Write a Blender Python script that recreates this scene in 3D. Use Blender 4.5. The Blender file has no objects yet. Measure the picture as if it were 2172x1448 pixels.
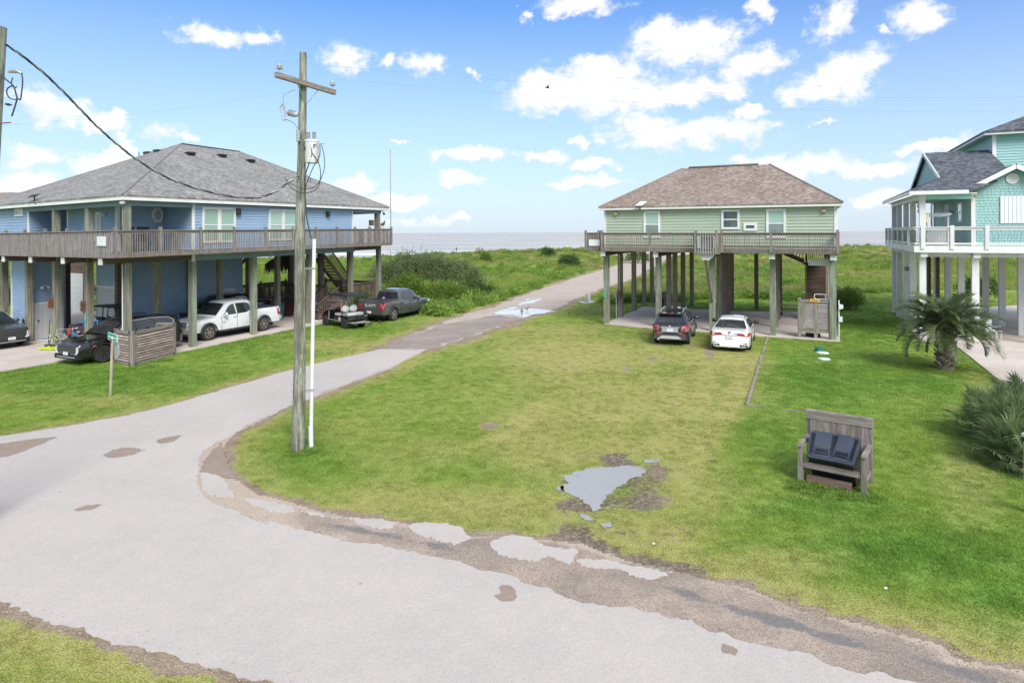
import bpy, bmesh, math, random
import numpy as np
from mathutils import Vector, Matrix, Euler
from mathutils.geometry import tessellate_polygon
R_ = random.Random(7)
SC = bpy.context.scene
COL = SC.collection
PI = math.pi

# ------------------------------------------------------------------ camera
F_PX, CAM_H, CX, CY, ROLL = 1350.0, 5.65, 1086.0, 493.1, -0.0044
cam_data = bpy.data.cameras.new('camera')
cam_data.sensor_width = 36.0
cam_data.lens = F_PX / 2172.0 * 36.0
cam_data.shift_y = -(724.0 - CY) / 2172.0
cam_data.clip_start = 0.2
cam_data.clip_end = 60000.0
cam = bpy.data.objects.new('camera', cam_data)
COL.objects.link(cam)
cam.matrix_world = Matrix.Translation((0, 0, CAM_H)) @ Matrix.Rotation(PI / 2, 4, 'X') @ Matrix.Rotation(ROLL, 4, 'Z')
SC.camera = cam

# ------------------------------------------------------------------ exposure, sun, sky
SC.view_settings.view_transform = 'Standard'
SC.view_settings.look = 'None'
SC.view_settings.gamma = 1.0
SC.view_settings.use_curve_mapping = False
EXPO = 1.62
SC.view_settings.exposure = EXPO
SUN_AZ, SUN_EL = math.radians(160), math.radians(42)      # azimuth from +Y towards +X
sun_dir = Vector((math.sin(SUN_AZ) * math.cos(SUN_EL), math.cos(SUN_AZ) * math.cos(SUN_EL), math.sin(SUN_EL)))
sd = bpy.data.lights.new('sun', 'SUN')
sd.energy = 1.5
sd.angle = math.radians(30)
sd.color = (1.0, 0.95, 0.875)
sun = bpy.data.objects.new('sun', sd)
COL.objects.link(sun)
sun.rotation_euler = sun_dir.to_track_quat('Z', 'Y').to_euler()

world = bpy.data.worlds.new('World')
SC.world = world
world.use_nodes = True


class NT:
 """small node-tree helper"""
 def __init__(s, tree):
  s.t = tree
  s.n = tree.nodes
 def node(s, typ, **kw):
  nd = s.n.new(typ)
  for k, v in kw.items():
   setattr(nd, k, v)
  return nd
 def link(s, a, b):
  s.t.links.new(a, b)
 def setin(s, sock, v):
  if hasattr(v, 'is_output') or isinstance(v, bpy.types.NodeSocket):
   s.link(v, sock)
  else:
   if sock.type == 'RGBA' and hasattr(v, '__len__') and len(v) == 3:
    v = (*v, 1.0)
   sock.default_value = v
 def math(s, op, a, b=0.0, c=0.0, clamp=False):
  nd = s.node('ShaderNodeMath', operation=op, use_clamp=clamp)
  for i, v in enumerate((a, b, c)):
   s.setin(nd.inputs[i], v)
  return nd.outputs[0]
 def vmath(s, op, a, b=(0, 0, 0), c=None, scale=None, out=0):
  nd = s.node('ShaderNodeVectorMath', operation=op)
  s.setin(nd.inputs[0], a)
  s.setin(nd.inputs[1], b)
  if c is not None:
   s.setin(nd.inputs[2], c)
  if scale is not None:
   s.setin(nd.inputs['Scale'], scale)
  return nd.outputs[out]
 def mix(s, fac, a, b, blend='MIX'):
  nd = s.node('ShaderNodeMix', data_type='RGBA', blend_type=blend)
  s.setin(nd.inputs[0], fac)
  s.setin(nd.inputs[6], a)
  s.setin(nd.inputs[7], b)
  return nd.outputs[2]
 def ramp(s, v, lo, hi, a=0.0, b=1.0, smooth=True):
  nd = s.node('ShaderNodeMapRange', interpolation_type='SMOOTHSTEP' if smooth else 'LINEAR')
  s.setin(nd.inputs[0], v)
  for i, x in zip((1, 2, 3, 4), (lo, hi, a, b)):
   s.setin(nd.inputs[i], x)
  return nd.outputs[0]
 def noise(s, vec, scale, detail=4.0, rough=0.55, dist=0.0, out=0):
  nd = s.node('ShaderNodeTexNoise')
  if vec is not None:
   s.link(vec, nd.inputs['Vector'])
  nd.inputs['Scale'].default_value = scale
  nd.inputs['Detail'].default_value = detail
  nd.inputs['Roughness'].default_value = rough
  nd.inputs['Distortion'].default_value = dist
  return nd.outputs[out]


def uv_of(px, py):
 c, s = math.cos(ROLL), math.sin(ROLL)
 dx, dy = px - CX, py - CY
 return c * dx + s * dy, -s * dx + c * dy
def G(px, py, z=0.0):
 """point of the horizontal plane at height z seen at photo pixel px, py"""
 u, v = uv_of(px, py)
 d = F_PX * (CAM_H - z) / v
 return Vector((u / F_PX * d, d, z))
def P(px, py, d):
 u, v = uv_of(px, py)
 return Vector((u / F_PX * d, d, CAM_H - v / F_PX * d))


def build_sky():
 n = NT(world.node_tree)
 for nd in list(n.n):
  n.n.remove(nd)
 out = n.node('ShaderNodeOutputWorld')
 bg = n.node('ShaderNodeBackground')
 bg.inputs['Strength'].default_value = 0.1
 n.link(bg.outputs[0], out.inputs[0])
 sky = n.node('ShaderNodeTexSky', sky_type='NISHITA')
 sky.sun_disc = False
 sky.sun_elevation = SUN_EL
 sky.sun_rotation = SUN_AZ
 sky.air_density = 1.0
 sky.dust_density = 0.6
 sky.ozone_density = 1.6
 tc = n.node('ShaderNodeTexCoord')
 d = tc.outputs['Generated']
 sep = n.node('ShaderNodeSeparateXYZ')
 n.link(d, sep.inputs[0])
 x, y, z = sep.outputs
 az = n.math('ARCTAN2', x, y)
 el = n.math('ARCSINE', z)
 ae = n.node('ShaderNodeCombineXYZ')
 n.link(az, ae.inputs[0]); n.link(el, ae.inputs[1])
 blobs = [(455, 72, 100, 26), (550, 84, 42, 24), (735, 120, 56, 36), (905, 130, 46, 34), (830, 132, 26, 22), (1000, 157, 18, 10),
    (1225, 12, 110, 20), (1115, 28, 20, 18), (1450, 95, 150, 56), (1590, 130, 84, 42), (1400, 70, 70, 32), (1510, 75, 60, 30),
    (1300, 195, 235, 55), (1170, 190, 115, 50), (1440, 195, 110, 40), (1550, 190, 44, 28), (1290, 150, 110, 34),
    (1460, 282, 200, 38), (1240, 300, 34, 12), (1370, 262, 90, 26), (1000, 324, 105, 20), (1160, 330, 70, 18), (1260, 348, 66, 18),
    (975, 378, 62, 20), (1615, 20, 36, 26), (1775, 38, 58, 46), (1960, 28, 72, 48), (1880, 66, 22, 16),
    (1800, 150, 84, 60), (1720, 190, 84, 36), (1745, 265, 20, 7), (1660, 352, 150, 30), (1960, 314, 130, 20), (1860, 356, 110, 20),
    (110, 232, 105, 45), (215, 260, 55, 26), (45, 205, 60, 34), (345, 275, 62, 28), (405, 292, 44, 14), (65, 325, 85, 34),
    (272, 315, 36, 30), (230, 348, 96, 24), (60, 392, 130, 34), (755, 392, 70, 20), (835, 425, 95, 18), (850, 302, 26, 6),
    (1250, 388, 120, 14), (1590, 235, 40, 14), (2080, 330, 110, 14), (480, 330, 40, 8), (1900, 420, 120, 22), (900, 470, 150, 12)]
 wv = n.node('ShaderNodeTexNoise'); n.link(d, wv.inputs['Vector']); wv.inputs['Scale'].default_value = 26.0; wv.inputs['Detail'].default_value = 7.0; wv.inputs['Roughness'].default_value = 0.6
 aew = n.vmath('ADD', ae.outputs[0], n.vmath('MULTIPLY', n.vmath('SUBTRACT', wv.outputs['Color'], (0.5, 0.5, 0.5)), (0.085, 0.055, 0)))
 best = None
 for (px, py, rx, ry) in blobs:
  a0 = math.atan((px - CX) / F_PX)
  e0 = math.atan((CY + ROLL * (px - CX) - py) / F_PX * math.cos(a0))
  ra = rx / F_PX * math.cos(a0) ** 2
  re = ry / F_PX * math.cos(a0)
  q = n.vmath('MULTIPLY_ADD', aew, (1 / ra, 1 / re, 0), c=(-a0 / ra, -e0 / re, 0))
  l = n.vmath('LENGTH', q, out=1)
  best = l if best is None else n.math('SMOOTH_MIN', best, l, 0.25)
 inside = n.math('SUBTRACT', 1.0, best)
 nz = n.noise(n.vmath('MULTIPLY', d, (1, 1, 1.7)), 16.0, 10.0, 0.66, 0.3)
 nz2 = n.noise(n.vmath('MULTIPLY', d, (1, 1, 1.5)), 55.0, 8.0, 0.62, 0.3)
 rag = n.math('ADD', n.math('MULTIPLY', n.math('SUBTRACT', nz, 0.5), 1.9), n.math('MULTIPLY', n.math('SUBTRACT', nz2, 0.5), 1.1))
 dens_a = n.ramp(n.math('ADD', n.math('MULTIPLY', inside, 1.3), rag), -0.12, 0.85)
 # out of view: heavier cloud cover, added to soften and whiten the light
 gen = n.noise(n.vmath('MULTIPLY', d, (1, 1, 2.2)), 4.2, 9.0, 0.6, 0.2)
 out_az = n.ramp(n.math('ABSOLUTE', az), 0.66, 0.9)
 out_el = n.ramp(el, 0.36, 0.5)
 outside = n.math('MAXIMUM', out_az, out_el)
 dens_b = n.math('MULTIPLY', n.ramp(gen, 0.40, 0.56), outside)
 dens = n.math('MAXIMUM', dens_a, dens_b)
 dens = n.math('MULTIPLY', dens, n.ramp(el, 0.0, 0.03))
 # Nishita at the horizon is hazed by sea air
 hz = n.ramp(el, -0.02, 0.34, 0.9, 0.0, smooth=False)
 base = n.mix(1.0, sky.outputs[0], SKY_TINT, 'MULTIPLY')
 base = n.mix(hz, base, SKY_HAZE)
 # self-shading of the clouds: thin and lower parts are bluer
 up = n.noise(n.vmath('ADD', n.vmath('MULTIPLY', d, (1, 1, 1.7)), (0, 0, 0.035)), 13.0, 5.0, 0.6, 0.25)
 lit = n.ramp(n.math('ADD', n.math('MULTIPLY', n.math('SUBTRACT', nz, up), 2.2), n.math('MULTIPLY', inside, 0.5)), -0.35, 0.35)
 ccol = n.mix(lit, CLOUD_LO, CLOUD_HI)
 col = n.mix(n.math('MULTIPLY', dens, 0.97), base, ccol)
 # below the horizon: pale sea
 col = n.mix(n.ramp(el, -0.03, -0.005), (1.7, 1.75, 1.75), col)
 n.link(col, bg.inputs['Color'])


SKY_TINT = (0.36, 0.50, 0.68)
SKY_HAZE = (2.42, 2.74, 3.12)
CLOUD_HI = (3.68, 3.6, 3.52)
CLOUD_LO = (2.85, 3.1, 3.45)
build_sky()

# ------------------------------------------------------------------ object helpers
def tag(o, label=None, cat=None, group=None, kind=None):
 if label: o['label'] = label
 if cat: o['category'] = cat
 if group: o['group'] = group
 if kind: o['kind'] = kind
 return o

def root(name, loc, rz=0.0, label=None, cat=None, group=None):
 o = bpy.data.objects.new(name, None)
 o.empty_display_size = 0.2
 COL.objects.link(o)
 o.location = loc
 o.rotation_euler = (0, 0, rz)
 return tag(o, label, cat, group)

def link_mesh(name, me, parent=None, kind=None):
 o = bpy.data.objects.new(name, me)
 COL.objects.link(o)
 if parent is not None:
  o.parent = parent
 if kind:
  o['kind'] = kind
 return o

def copy_tree(o, parent=None):
 c = o.copy()
 COL.objects.link(c)
 c.parent = parent
 for ch in list(o.children):
  copy_tree(ch, c)
 return c

class MB:
 """collects shapes and links them as ONE mesh object"""
 def __init__(s, xf=None):
  s.v, s.f, s.m, s.xf = [], [], [], xf
 def add(s, vs, fs, mi=0):
  b = len(s.v)
  if s.xf:
   s.v.extend(s.xf(*p) for p in vs)
  else:
   s.v.extend(tuple(p) for p in vs)
  for f in fs:
   s.f.append(tuple(b + i for i in f))
   s.m.append(mi)
  return s
 def box(s, x0, x1, y0, y1, z0, z1, mi=0):
  if x0 > x1: x0, x1 = x1, x0
  if y0 > y1: y0, y1 = y1, y0
  if z0 > z1: z0, z1 = z1, z0
  vs = [(x0, y0, z0), (x1, y0, z0), (x1, y1, z0), (x0, y1, z0), (x0, y0, z1), (x1, y0, z1), (x1, y1, z1), (x0, y1, z1)]
  return s.add(vs, [(3, 2, 1, 0), (4, 5, 6, 7), (0, 1, 5, 4), (1, 2, 6, 5), (2, 3, 7, 6), (3, 0, 4, 7)], mi)
 def cbox(s, c, size, mi=0):
  return s.box(c[0] - size[0] / 2, c[0] + size[0] / 2, c[1] - size[1] / 2, c[1] + size[1] / 2, c[2] - size[2] / 2, c[2] + size[2] / 2, mi)
 def beam(s, a, b, w, h, mi=0, up=(0, 0, 1)):
  """bar of section w (sideways) x h (up) between two points"""
  a, b = Vector(a), Vector(b)
  d = (b - a).normalized()
  side = d.cross(Vector(up))
  if side.length < 1e-4:
   side = d.cross(Vector((1, 0, 0)))
  side.normalize()
  u = side.cross(d).normalized()
  vs = []
  for p in (a, b):
   for (i, j) in ((-1, -1), (1, -1), (1, 1), (-1, 1)):
    vs.append(tuple(p + side * (i * w / 2) + u * (j * h / 2)))
  return s.add(vs, [(3, 2, 1, 0), (4, 5, 6, 7), (0, 1, 5, 4), (1, 2, 6, 5), (2, 3, 7, 6), (3, 0, 4, 7)], mi)
 def prism(s, poly, z0, z1, mi=0, axis='z'):
  n = len(poly)
  area = sum(poly[i][0] * poly[(i + 1) % n][1] - poly[(i + 1) % n][0] * poly[i][1] for i in range(n))
  if area < 0:
   poly = poly[::-1]
  def pt(p, z):
   return (p[0], p[1], z) if axis == 'z' else ((p[0], z, p[1]) if axis == 'y' else (z, p[0], p[1]))
  vs = [pt(p, z0) for p in poly] + [pt(p, z1) for p in poly]
  fs = [tuple(range(n - 1, -1, -1)), tuple(range(n, 2 * n))]
  fs += [(i, (i + 1) % n, n + (i + 1) % n, n + i) for i in range(n)]
  if axis == 'y':
   fs = [f[::-1] for f in fs]
  return s.add(vs, fs, mi)
 def tube(s, pts, r, n=6, mi=0, cap=True):
  pts = [Vector(p) for p in pts]
  rs = r if hasattr(r, '__len__') else [r] * len(pts)
  vs, prev = [], None
  for i, p in enumerate(pts):
   d = (pts[min(i + 1, len(pts) - 1)] - pts[max(i - 1, 0)])
   if d.length < 1e-9: d = Vector((0, 0, 1))
   d.normalize()
   if prev is None:
    a = d.cross(Vector((0, 0, 1)))
    if a.length < 1e-3: a = d.cross(Vector((1, 0, 0)))
   else:
    a = prev - d * prev.dot(d)
    if a.length < 1e-6: a = d.cross(Vector((1, 0, 0)))
   a.normalize(); prev = a
   b = d.cross(a)
   for k in range(n):
    t = 2 * PI * k / n
    vs.append(tuple(p + (a * math.cos(t) + b * math.sin(t)) * rs[i]))
  fs = []
  for i in range(len(pts) - 1):
   for k in range(n):
    k2 = (k + 1) % n
    fs.append((i * n + k, i * n + k2, (i + 1) * n + k2, (i + 1) * n + k))
  if cap:
   fs.append(tuple(range(n - 1, -1, -1)))
   e = (len(pts) - 1) * n
   fs.append(tuple(e + k for k in range(n)))
  return s.add(vs, fs, mi)
 def lathe(s, prof, n=16, c=(0, 0, 0), axis='z', mi=0):
  vs, fs = [], []
  for (r, z) in prof:
   for k in range(n):
    t = 2 * PI * k / n
    x, y = r * math.cos(t), r * math.sin(t)
    q = (x, y, z) if axis == 'z' else ((x, z, y) if axis == 'y' else (z, x, y))
    vs.append((c[0] + q[0], c[1] + q[1], c[2] + q[2]))
  m = len(prof)
  for i in range(m - 1):
   for k in range(n):
    k2 = (k + 1) % n
    q = (i * n + k, i * n + k2, (i + 1) * n + k2, (i + 1) * n + k)
    fs.append(q if axis != 'y' else q[::-1])
  a, b = tuple(range(n - 1, -1, -1)), tuple((m - 1) * n + k for k in range(n))
  fs += [a, b] if axis != 'y' else [a[::-1], b[::-1]]
  return s.add(vs, fs, mi)
 def quad(s, a, b, c, d, mi=0):
  return s.add([a, b, c, d], [(0, 1, 2, 3)], mi)
 def poly(s, pts, mi=0):
  return s.add(pts, [tuple(range(len(pts)))], mi)
 def blob(s, c, rx, ry, rz, nu=10, nv=7, mi=0):
  vs, fs = [(c[0], c[1], c[2] - rz)], []
  for j in range(1, nv):
   ph = -PI / 2 + PI * j / nv
   for i in range(nu):
    t = 2 * PI * i / nu
    vs.append((c[0] + rx * math.cos(ph) * math.cos(t), c[1] + ry * math.cos(ph) * math.sin(t), c[2] + rz * math.sin(ph)))
  vs.append((c[0], c[1], c[2] + rz))
  for i in range(nu):
   fs.append((0, 1 + (i + 1) % nu, 1 + i))
  for j in range(nv - 2):
   for i in range(nu):
    a, b = 1 + j * nu + i, 1 + j * nu + (i + 1) % nu
    fs.append((a, b, b + nu, a + nu))
  e = len(vs) - 1
  for i in range(nu):
   a, b = 1 + (nv - 2) * nu + i, 1 + (nv - 2) * nu + (i + 1) % nu
   fs.append((a, b, e))
  return s.add(vs, fs, mi)
 def mesh(s, name, mats, smooth=False, sharp=None):
  me = bpy.data.meshes.new(name)
  me.from_pydata(s.v, [], s.f)
  mats = mats if isinstance(mats, (list, tuple)) else [mats]
  for m in mats:
   me.materials.append(m)
  if len(mats) > 1:
   me.polygons.foreach_set('material_index', s.m)
  if smooth:
   me.polygons.foreach_set('use_smooth', [True] * len(s.f))
   me.update()
   me.set_sharp_from_angle(angle=math.radians(sharp if sharp else 40))
  me.update()
  return me
 def build(s, name, mats, parent=None, smooth=False, sharp=None, kind=None):
  return link_mesh(name, s.mesh(name, mats, smooth, sharp), parent, kind)

def text_obj(name, body, size, mat, parent, loc, rot, extrude=0.003, align='CENTER', sx=1.0):
 cu = bpy.data.curves.new(name, 'FONT')
 cu.body = body
 cu.size = size
 cu.extrude = extrude
 cu.align_x = align
 cu.align_y = 'CENTER'
 cu.materials.append(mat)
 tmp = bpy.data.objects.new(name, cu)
 me = bpy.data.meshes.new_from_object(tmp)
 bpy.data.objects.remove(tmp)
 o = bpy.data.objects.new(name, me)
 COL.objects.link(o)
 o.parent = parent
 o.location = loc
 o.rotation_euler = rot
 o.scale = (sx, 1, 1)
 return o

# ------------------------------------------------------------------ materials
MATS = {}
def M(name, col, rough=0.65, col2=None, scale=4.0, stretch=(1, 1, 1), amt=0.5, rnd=0.12, bump=0.0, metal=0.0, coat=0.0,
  spec=0.5, fine=0.0, fscale=60.0, contrast=(0.35, 0.65), dark=None, dscale=1.2, damt=0.5):
 """procedural material: two colours mixed by stretched noise, optional fine grain, dark weather stains and bump"""
 if name in MATS:
  return MATS[name]
 m = bpy.data.materials.new(name)
 m.use_nodes = True
 n = NT(m.node_tree)
 bs = n.n['Principled BSDF']
 tc = n.node('ShaderNodeTexCoord')
 oi = n.node('ShaderNodeObjectInfo')
 off = n.vmath('SCALE', (13.1, 7.7, 3.3), scale=oi.outputs['Random'])
 co = n.vmath('ADD', tc.outputs['Object'], off)
 cs = n.vmath('MULTIPLY', co, stretch)
 nz = n.noise(cs, scale, 6.0, 0.6)
 c2 = col2 if col2 is not None else tuple(c * 0.78 for c in col)
 c = n.mix(n.math('MULTIPLY', n.ramp(nz, contrast[0], contrast[1]), amt * 2 if amt <= 0.5 else 1.0), col, c2)
 if dark is not None:
  dz = n.noise(n.vmath('MULTIPLY', co, (stretch[0] * 0.5 + 0.5, stretch[1] * 0.5 + 0.5, stretch[2] * 0.5 + 0.5)), dscale, 5.0, 0.65)
  c = n.mix(n.math('MULTIPLY', n.ramp(dz, 0.5, 0.72), damt), c, dark)
 if fine > 0:
  fz = n.noise(cs, fscale, 2.0, 0.5)
  c = n.mix(1.0, c, n.ramp(fz, 0.3, 0.7, 1 - fine, 1 + fine * 0.6), 'MULTIPLY')
 if rnd > 0:
  c = n.mix(1.0, c, n.ramp(oi.outputs['Random'], 0, 1, 1 - rnd, 1 + rnd, smooth=False), 'MULTIPLY')
 n.link(c, bs.inputs['Base Color'])
 bs.inputs['Roughness'].default_value = rough
 bs.inputs['Metallic'].default_value = metal
 bs.inputs['Specular IOR Level'].default_value = spec
 bs.inputs['Coat Weight'].default_value = coat
 bs.inputs['Coat Roughness'].default_value = 0.04
 if bump > 0:
  b = n.node('ShaderNodeBump')
  b.inputs['Strength'].default_value = min(1.0, bump)
  b.inputs['Distance'].default_value = 0.02
  n.link(nz, b.inputs['Height'])
  n.link(b.outputs[0], bs.inputs['Normal'])
 MATS[name] = m
 return m

WV = (6, 6, 0.45)      # vertical grain
WH = (0.5, 0.5, 8)     # horizontal grain
m_post = M('treated_post', (0.29, 0.28, 0.215), 0.85, (0.17, 0.155, 0.115), 2.2, (5, 5, 0.35), 0.5, 0.12, 0.5, fine=0.18, fscale=9, dark=(0.10, 0.085, 0.06), dscale=0.8, damt=0.35)
m_post_g = M('treated_post_green', (0.29, 0.325, 0.25), 0.85, (0.18, 0.18, 0.135), 2.0, (5, 5, 0.35), 0.5, 0.08, 0.5, fine=0.2, fscale=9, dark=(0.12, 0.10, 0.075), dscale=0.9, damt=0.4)
m_deck = M('weathered_deck_wood', (0.30, 0.265, 0.24), 0.9, (0.19, 0.16, 0.145), 3.0, WV, 0.5, 0.15, 0.4, fine=0.25, fscale=14, dark=(0.09, 0.075, 0.065), dscale=1.5, damt=0.5)
m_deck_h = M('weathered_rail_wood', (0.29, 0.255, 0.225), 0.9, (0.18, 0.15, 0.13), 3.0, WH, 0.5, 0.12, 0.4, fine=0.2, fscale=14, dark=(0.10, 0.085, 0.07), dscale=1.2, damt=0.4)
m_underdeck = M('deck_underside_wood', (0.36, 0.30, 0.245), 0.9, (0.27, 0.22, 0.18), 2.0, WH, 0.5, 0.1, 0.2, fine=0.2, fscale=10)
m_brownwood = M('brown_stair_wood', (0.185, 0.125, 0.098), 0.85, (0.11, 0.076, 0.06), 3.0, WH, 0.5, 0.15, 0.3, fine=0.2)
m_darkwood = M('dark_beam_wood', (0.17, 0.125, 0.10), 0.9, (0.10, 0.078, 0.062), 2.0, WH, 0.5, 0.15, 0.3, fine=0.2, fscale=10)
m_slat = M('louvre_slat_wood', (0.40, 0.335, 0.29), 0.85, (0.25, 0.19, 0.155), 2.5, (0.8, 0.8, 8), 0.5, 0.22, 0.3, fine=0.2, fscale=10, dark=(0.28, 0.16, 0.09), dscale=1.5, damt=0.35)
m_white = M('white_trim_paint', (0.78, 0.78, 0.77), 0.5, (0.68, 0.68, 0.67), 1.5, (1, 1, 1), 0.4, 0.03, fine=0.03)
m_whitepost = M('white_post_paint', (0.74, 0.74, 0.735), 0.55, (0.62, 0.62, 0.61), 1.5, (2, 2, 0.4), 0.4, 0.04, fine=0.04)
m_blue = M('blue_lap_siding', (0.315, 0.445, 0.60), 0.6, (0.27, 0.395, 0.55), 0.8, (1, 1, 3), 0.4, 0.0, fine=0.06, fscale=10, dark=(0.40, 0.51, 0.62), dscale=0.7, damt=0.4)
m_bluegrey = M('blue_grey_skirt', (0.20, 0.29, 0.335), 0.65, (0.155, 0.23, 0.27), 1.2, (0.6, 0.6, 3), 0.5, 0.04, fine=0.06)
m_green = M('sage_lap_siding', (0.40, 0.485, 0.365), 0.6, (0.36, 0.44, 0.33), 0.8, (1, 1, 3), 0.4, 0.0, fine=0.05, fscale=10)
m_teal = M('aqua_siding', (0.33, 0.55, 0.535), 0.6, (0.29, 0.50, 0.485), 1.2, (1, 1, 2), 0.45, 0.05, fine=0.07, fscale=14)
m_teal_trim = M('aqua_soffit', (0.36, 0.62, 0.60), 0.6, (0.30, 0.55, 0.53), 1.2, (1, 1, 2), 0.45, 0.0)
m_concrete = M('concrete_slab', (0.60, 0.525, 0.47), 0.9, (0.52, 0.45, 0.40), 0.45, (1, 1, 1), 0.5, 0.0, 0.1, fine=0.12, fscale=25, dark=(0.40, 0.345, 0.305), dscale=0.35, damt=0.5)
m_pane_blind = M('window_pane_mint_blind', (0.36, 0.52, 0.43), 0.08, (0.31, 0.46, 0.39), 1.0, (0.2, 0.2, 30), 0.4, 0.06, coat=0.6)
m_pane_dark = M('window_pane_dark', (0.055, 0.075, 0.075), 0.06, (0.10, 0.13, 0.125), 1.6, (1, 1, 1), 0.5, 0.1, coat=0.3)
m_pane_grey = M('window_pane_frosted', (0.42, 0.45, 0.52), 0.15, (0.36, 0.4, 0.46), 2.0, (1, 1, 1), 0.4, 0.05)
m_door = M('painted_white_door', (0.55, 0.56, 0.565), 0.45, (0.50, 0.51, 0.52), 1.0, (1, 1, 1), 0.3, 0.03)
m_black = M('black_plastic', (0.016, 0.017, 0.019), 0.5, (0.025, 0.026, 0.028), 3.0, (1, 1, 1), 0.5, 0.1)
m_binlid = M('bin_lid_plastic', (0.04, 0.048, 0.07), 0.42, (0.055, 0.062, 0.082), 2.0, (1, 1, 1), 0.5, 0.05, fine=0.1)
m_darkmetal = M('dark_metal', (0.03, 0.032, 0.036), 0.4, (0.05, 0.05, 0.05), 3.0, (1, 1, 1), 0.5, 0.1, metal=0.4)
m_grey = M('grey_metal', (0.42, 0.43, 0.44), 0.42, (0.33, 0.34, 0.35), 2.0, (1, 1, 1), 0.5, 0.05, metal=0.3)
m_galv = M('galvanised_steel', (0.50, 0.49, 0.47), 0.5, (0.36, 0.35, 0.33), 4.0, (1, 1, 1), 0.5, 0.05, metal=0.5)
m_pvc = M('white_pvc_pipe', (0.72, 0.73, 0.75), 0.4, (0.62, 0.63, 0.66), 1.0, (1, 1, 1), 0.4, 0.02)
m_chrome = M('chrome', (0.66, 0.66, 0.67), 0.22, (0.58, 0.58, 0.59), 2.0, (1, 1, 1), 0.4, 0.0, metal=0.5)
m_tyre = M('tyre_rubber', (0.022, 0.022, 0.023), 0.85, (0.035, 0.034, 0.032), 4.0, (1, 1, 1), 0.5, 0.05)
m_glass = M('tinted_car_glass', (0.018, 0.021, 0.024), 0.03, (0.03, 0.034, 0.037), 2.0, (1, 1, 1), 0.4, 0.0, spec=0.7, coat=0.5)
m_under = M('dark_underbody', (0.012, 0.012, 0.013), 0.8, None, 3.0, (1, 1, 1), 0.3, 0.0)
m_red = M('red_lens', (0.45, 0.02, 0.02), 0.4, (0.32, 0.012, 0.014), 5.0, (1, 1, 1), 0.5, 0.0, spec=0.3)
m_pinklens = M('clear_red_lens', (0.46, 0.13, 0.15), 0.35, (0.30, 0.06, 0.07), 6.0, (1, 1, 1), 0.5, 0.0, spec=0.3)
m_lens = M('clear_lens', (0.62, 0.64, 0.66), 0.1, (0.42, 0.44, 0.46), 7.0, (1, 1, 1), 0.5, 0.0, coat=1.0)
m_amber = M('amber_lens', (0.75, 0.26, 0.03), 0.2, None, 5.0, (1, 1, 1), 0.3, 0.0, coat=0.6)
m_plate = M('licence_plate', (0.70, 0.71, 0.73), 0.4, (0.52, 0.54, 0.6), 14.0, (1, 1, 0.6), 0.5, 0.0)
m_signgreen = M('green_sign_sheet', (0.0, 0.30, 0.215), 0.35, (0.0, 0.26, 0.19), 2.0, (1, 1, 1), 0.4, 0.0)
m_signwhite = M('white_sign_sheet', (0.74, 0.76, 0.78), 0.4, (0.68, 0.70, 0.72), 2.0, (1, 1, 1), 0.4, 0.0)
m_signtext = M('pale_sign_lettering', (0.62, 0.85, 0.80), 0.4, None, 2.0, (1, 1, 1), 0.1, 0.0)
m_greyprint = M('grey_print', (0.36, 0.39, 0.40), 0.6, None, 2.0, (1, 1, 1), 0.1, 0.0)
m_orange = M('orange_vest', (0.85, 0.13, 0.02), 0.7, (0.7, 0.1, 0.015), 5.0, (1, 1, 1), 0.5, 0.0)
m_tiki = M('carved_brown_wood', (0.20, 0.085, 0.04), 0.7, (0.11, 0.045, 0.025), 6.0, (1, 1, 2), 0.5, 0.05, 0.5)
m_rust = M('rusty_brown_metal', (0.27, 0.12, 0.065), 0.7, (0.16, 0.07, 0.045), 6.0, (1, 1, 1), 0.5, 0.05)
m_tan = M('tan_lamp', (0.60, 0.42, 0.16), 0.5, None, 4.0, (1, 1, 1), 0.3, 0.0)
m_yellow = M('yellow_sign', (0.75, 0.46, 0.09), 0.5, None, 4.0, (1, 1, 1), 0.3, 0.0)
m_cyan = M('blue_cooler_plastic', (0.01, 0.27, 0.62), 0.4, (0.01, 0.22, 0.55), 2.0, (1, 1, 1), 0.4, 0.0)
m_tealbin = M('teal_bin_plastic', (0.03, 0.19, 0.19), 0.5, (0.025, 0.15, 0.155), 2.0, (1, 1, 1), 0.4, 0.0)
m_maroon = M('maroon_plastic', (0.075, 0.015, 0.018), 0.5, None, 2.0, (1, 1, 1), 0.3, 0.0)
m_lime = M('lime_hose', (0.50, 0.68, 0.03), 0.5, (0.42, 0.58, 0.03), 4.0, (1, 1, 1), 0.4, 0.0)
m_seat = M('grey_vinyl_seat', (0.50, 0.50, 0.49), 0.5, (0.42, 0.42, 0.41), 4.0, (1, 1, 1), 0.4, 0.0)
m_thatch = M('dry_palm_thatch', (0.11, 0.085, 0.06), 0.95, (0.05, 0.04, 0.03), 8.0, (4, 4, 0.8), 0.5, 0.1, 0.6)
m_lidgreen = M('green_plastic_lid', (0.02, 0.19, 0.125), 0.5, (0.02, 0.15, 0.10), 3.0, (1, 1, 1), 0.4, 0.0)
m_timber = M('grey_edging_timber', (0.33, 0.29, 0.25), 0.9, (0.19, 0.165, 0.14), 3.0, (2, 2, 2), 0.5, 0.1, 0.4, dark=(0.13, 0.15, 0.07), dscale=2.0, damt=0.5)
m_steelwire = M('steel_mesh_wire', (0.16, 0.19, 0.17), 0.6, None, 3.0, (1, 1, 1), 0.3, 0.0, metal=0.4)
m_wire = M('black_cable', (0.02, 0.02, 0.022), 0.6, (0.05, 0.05, 0.05), 20.0, (1, 1, 1), 0.4, 0.0)
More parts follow.
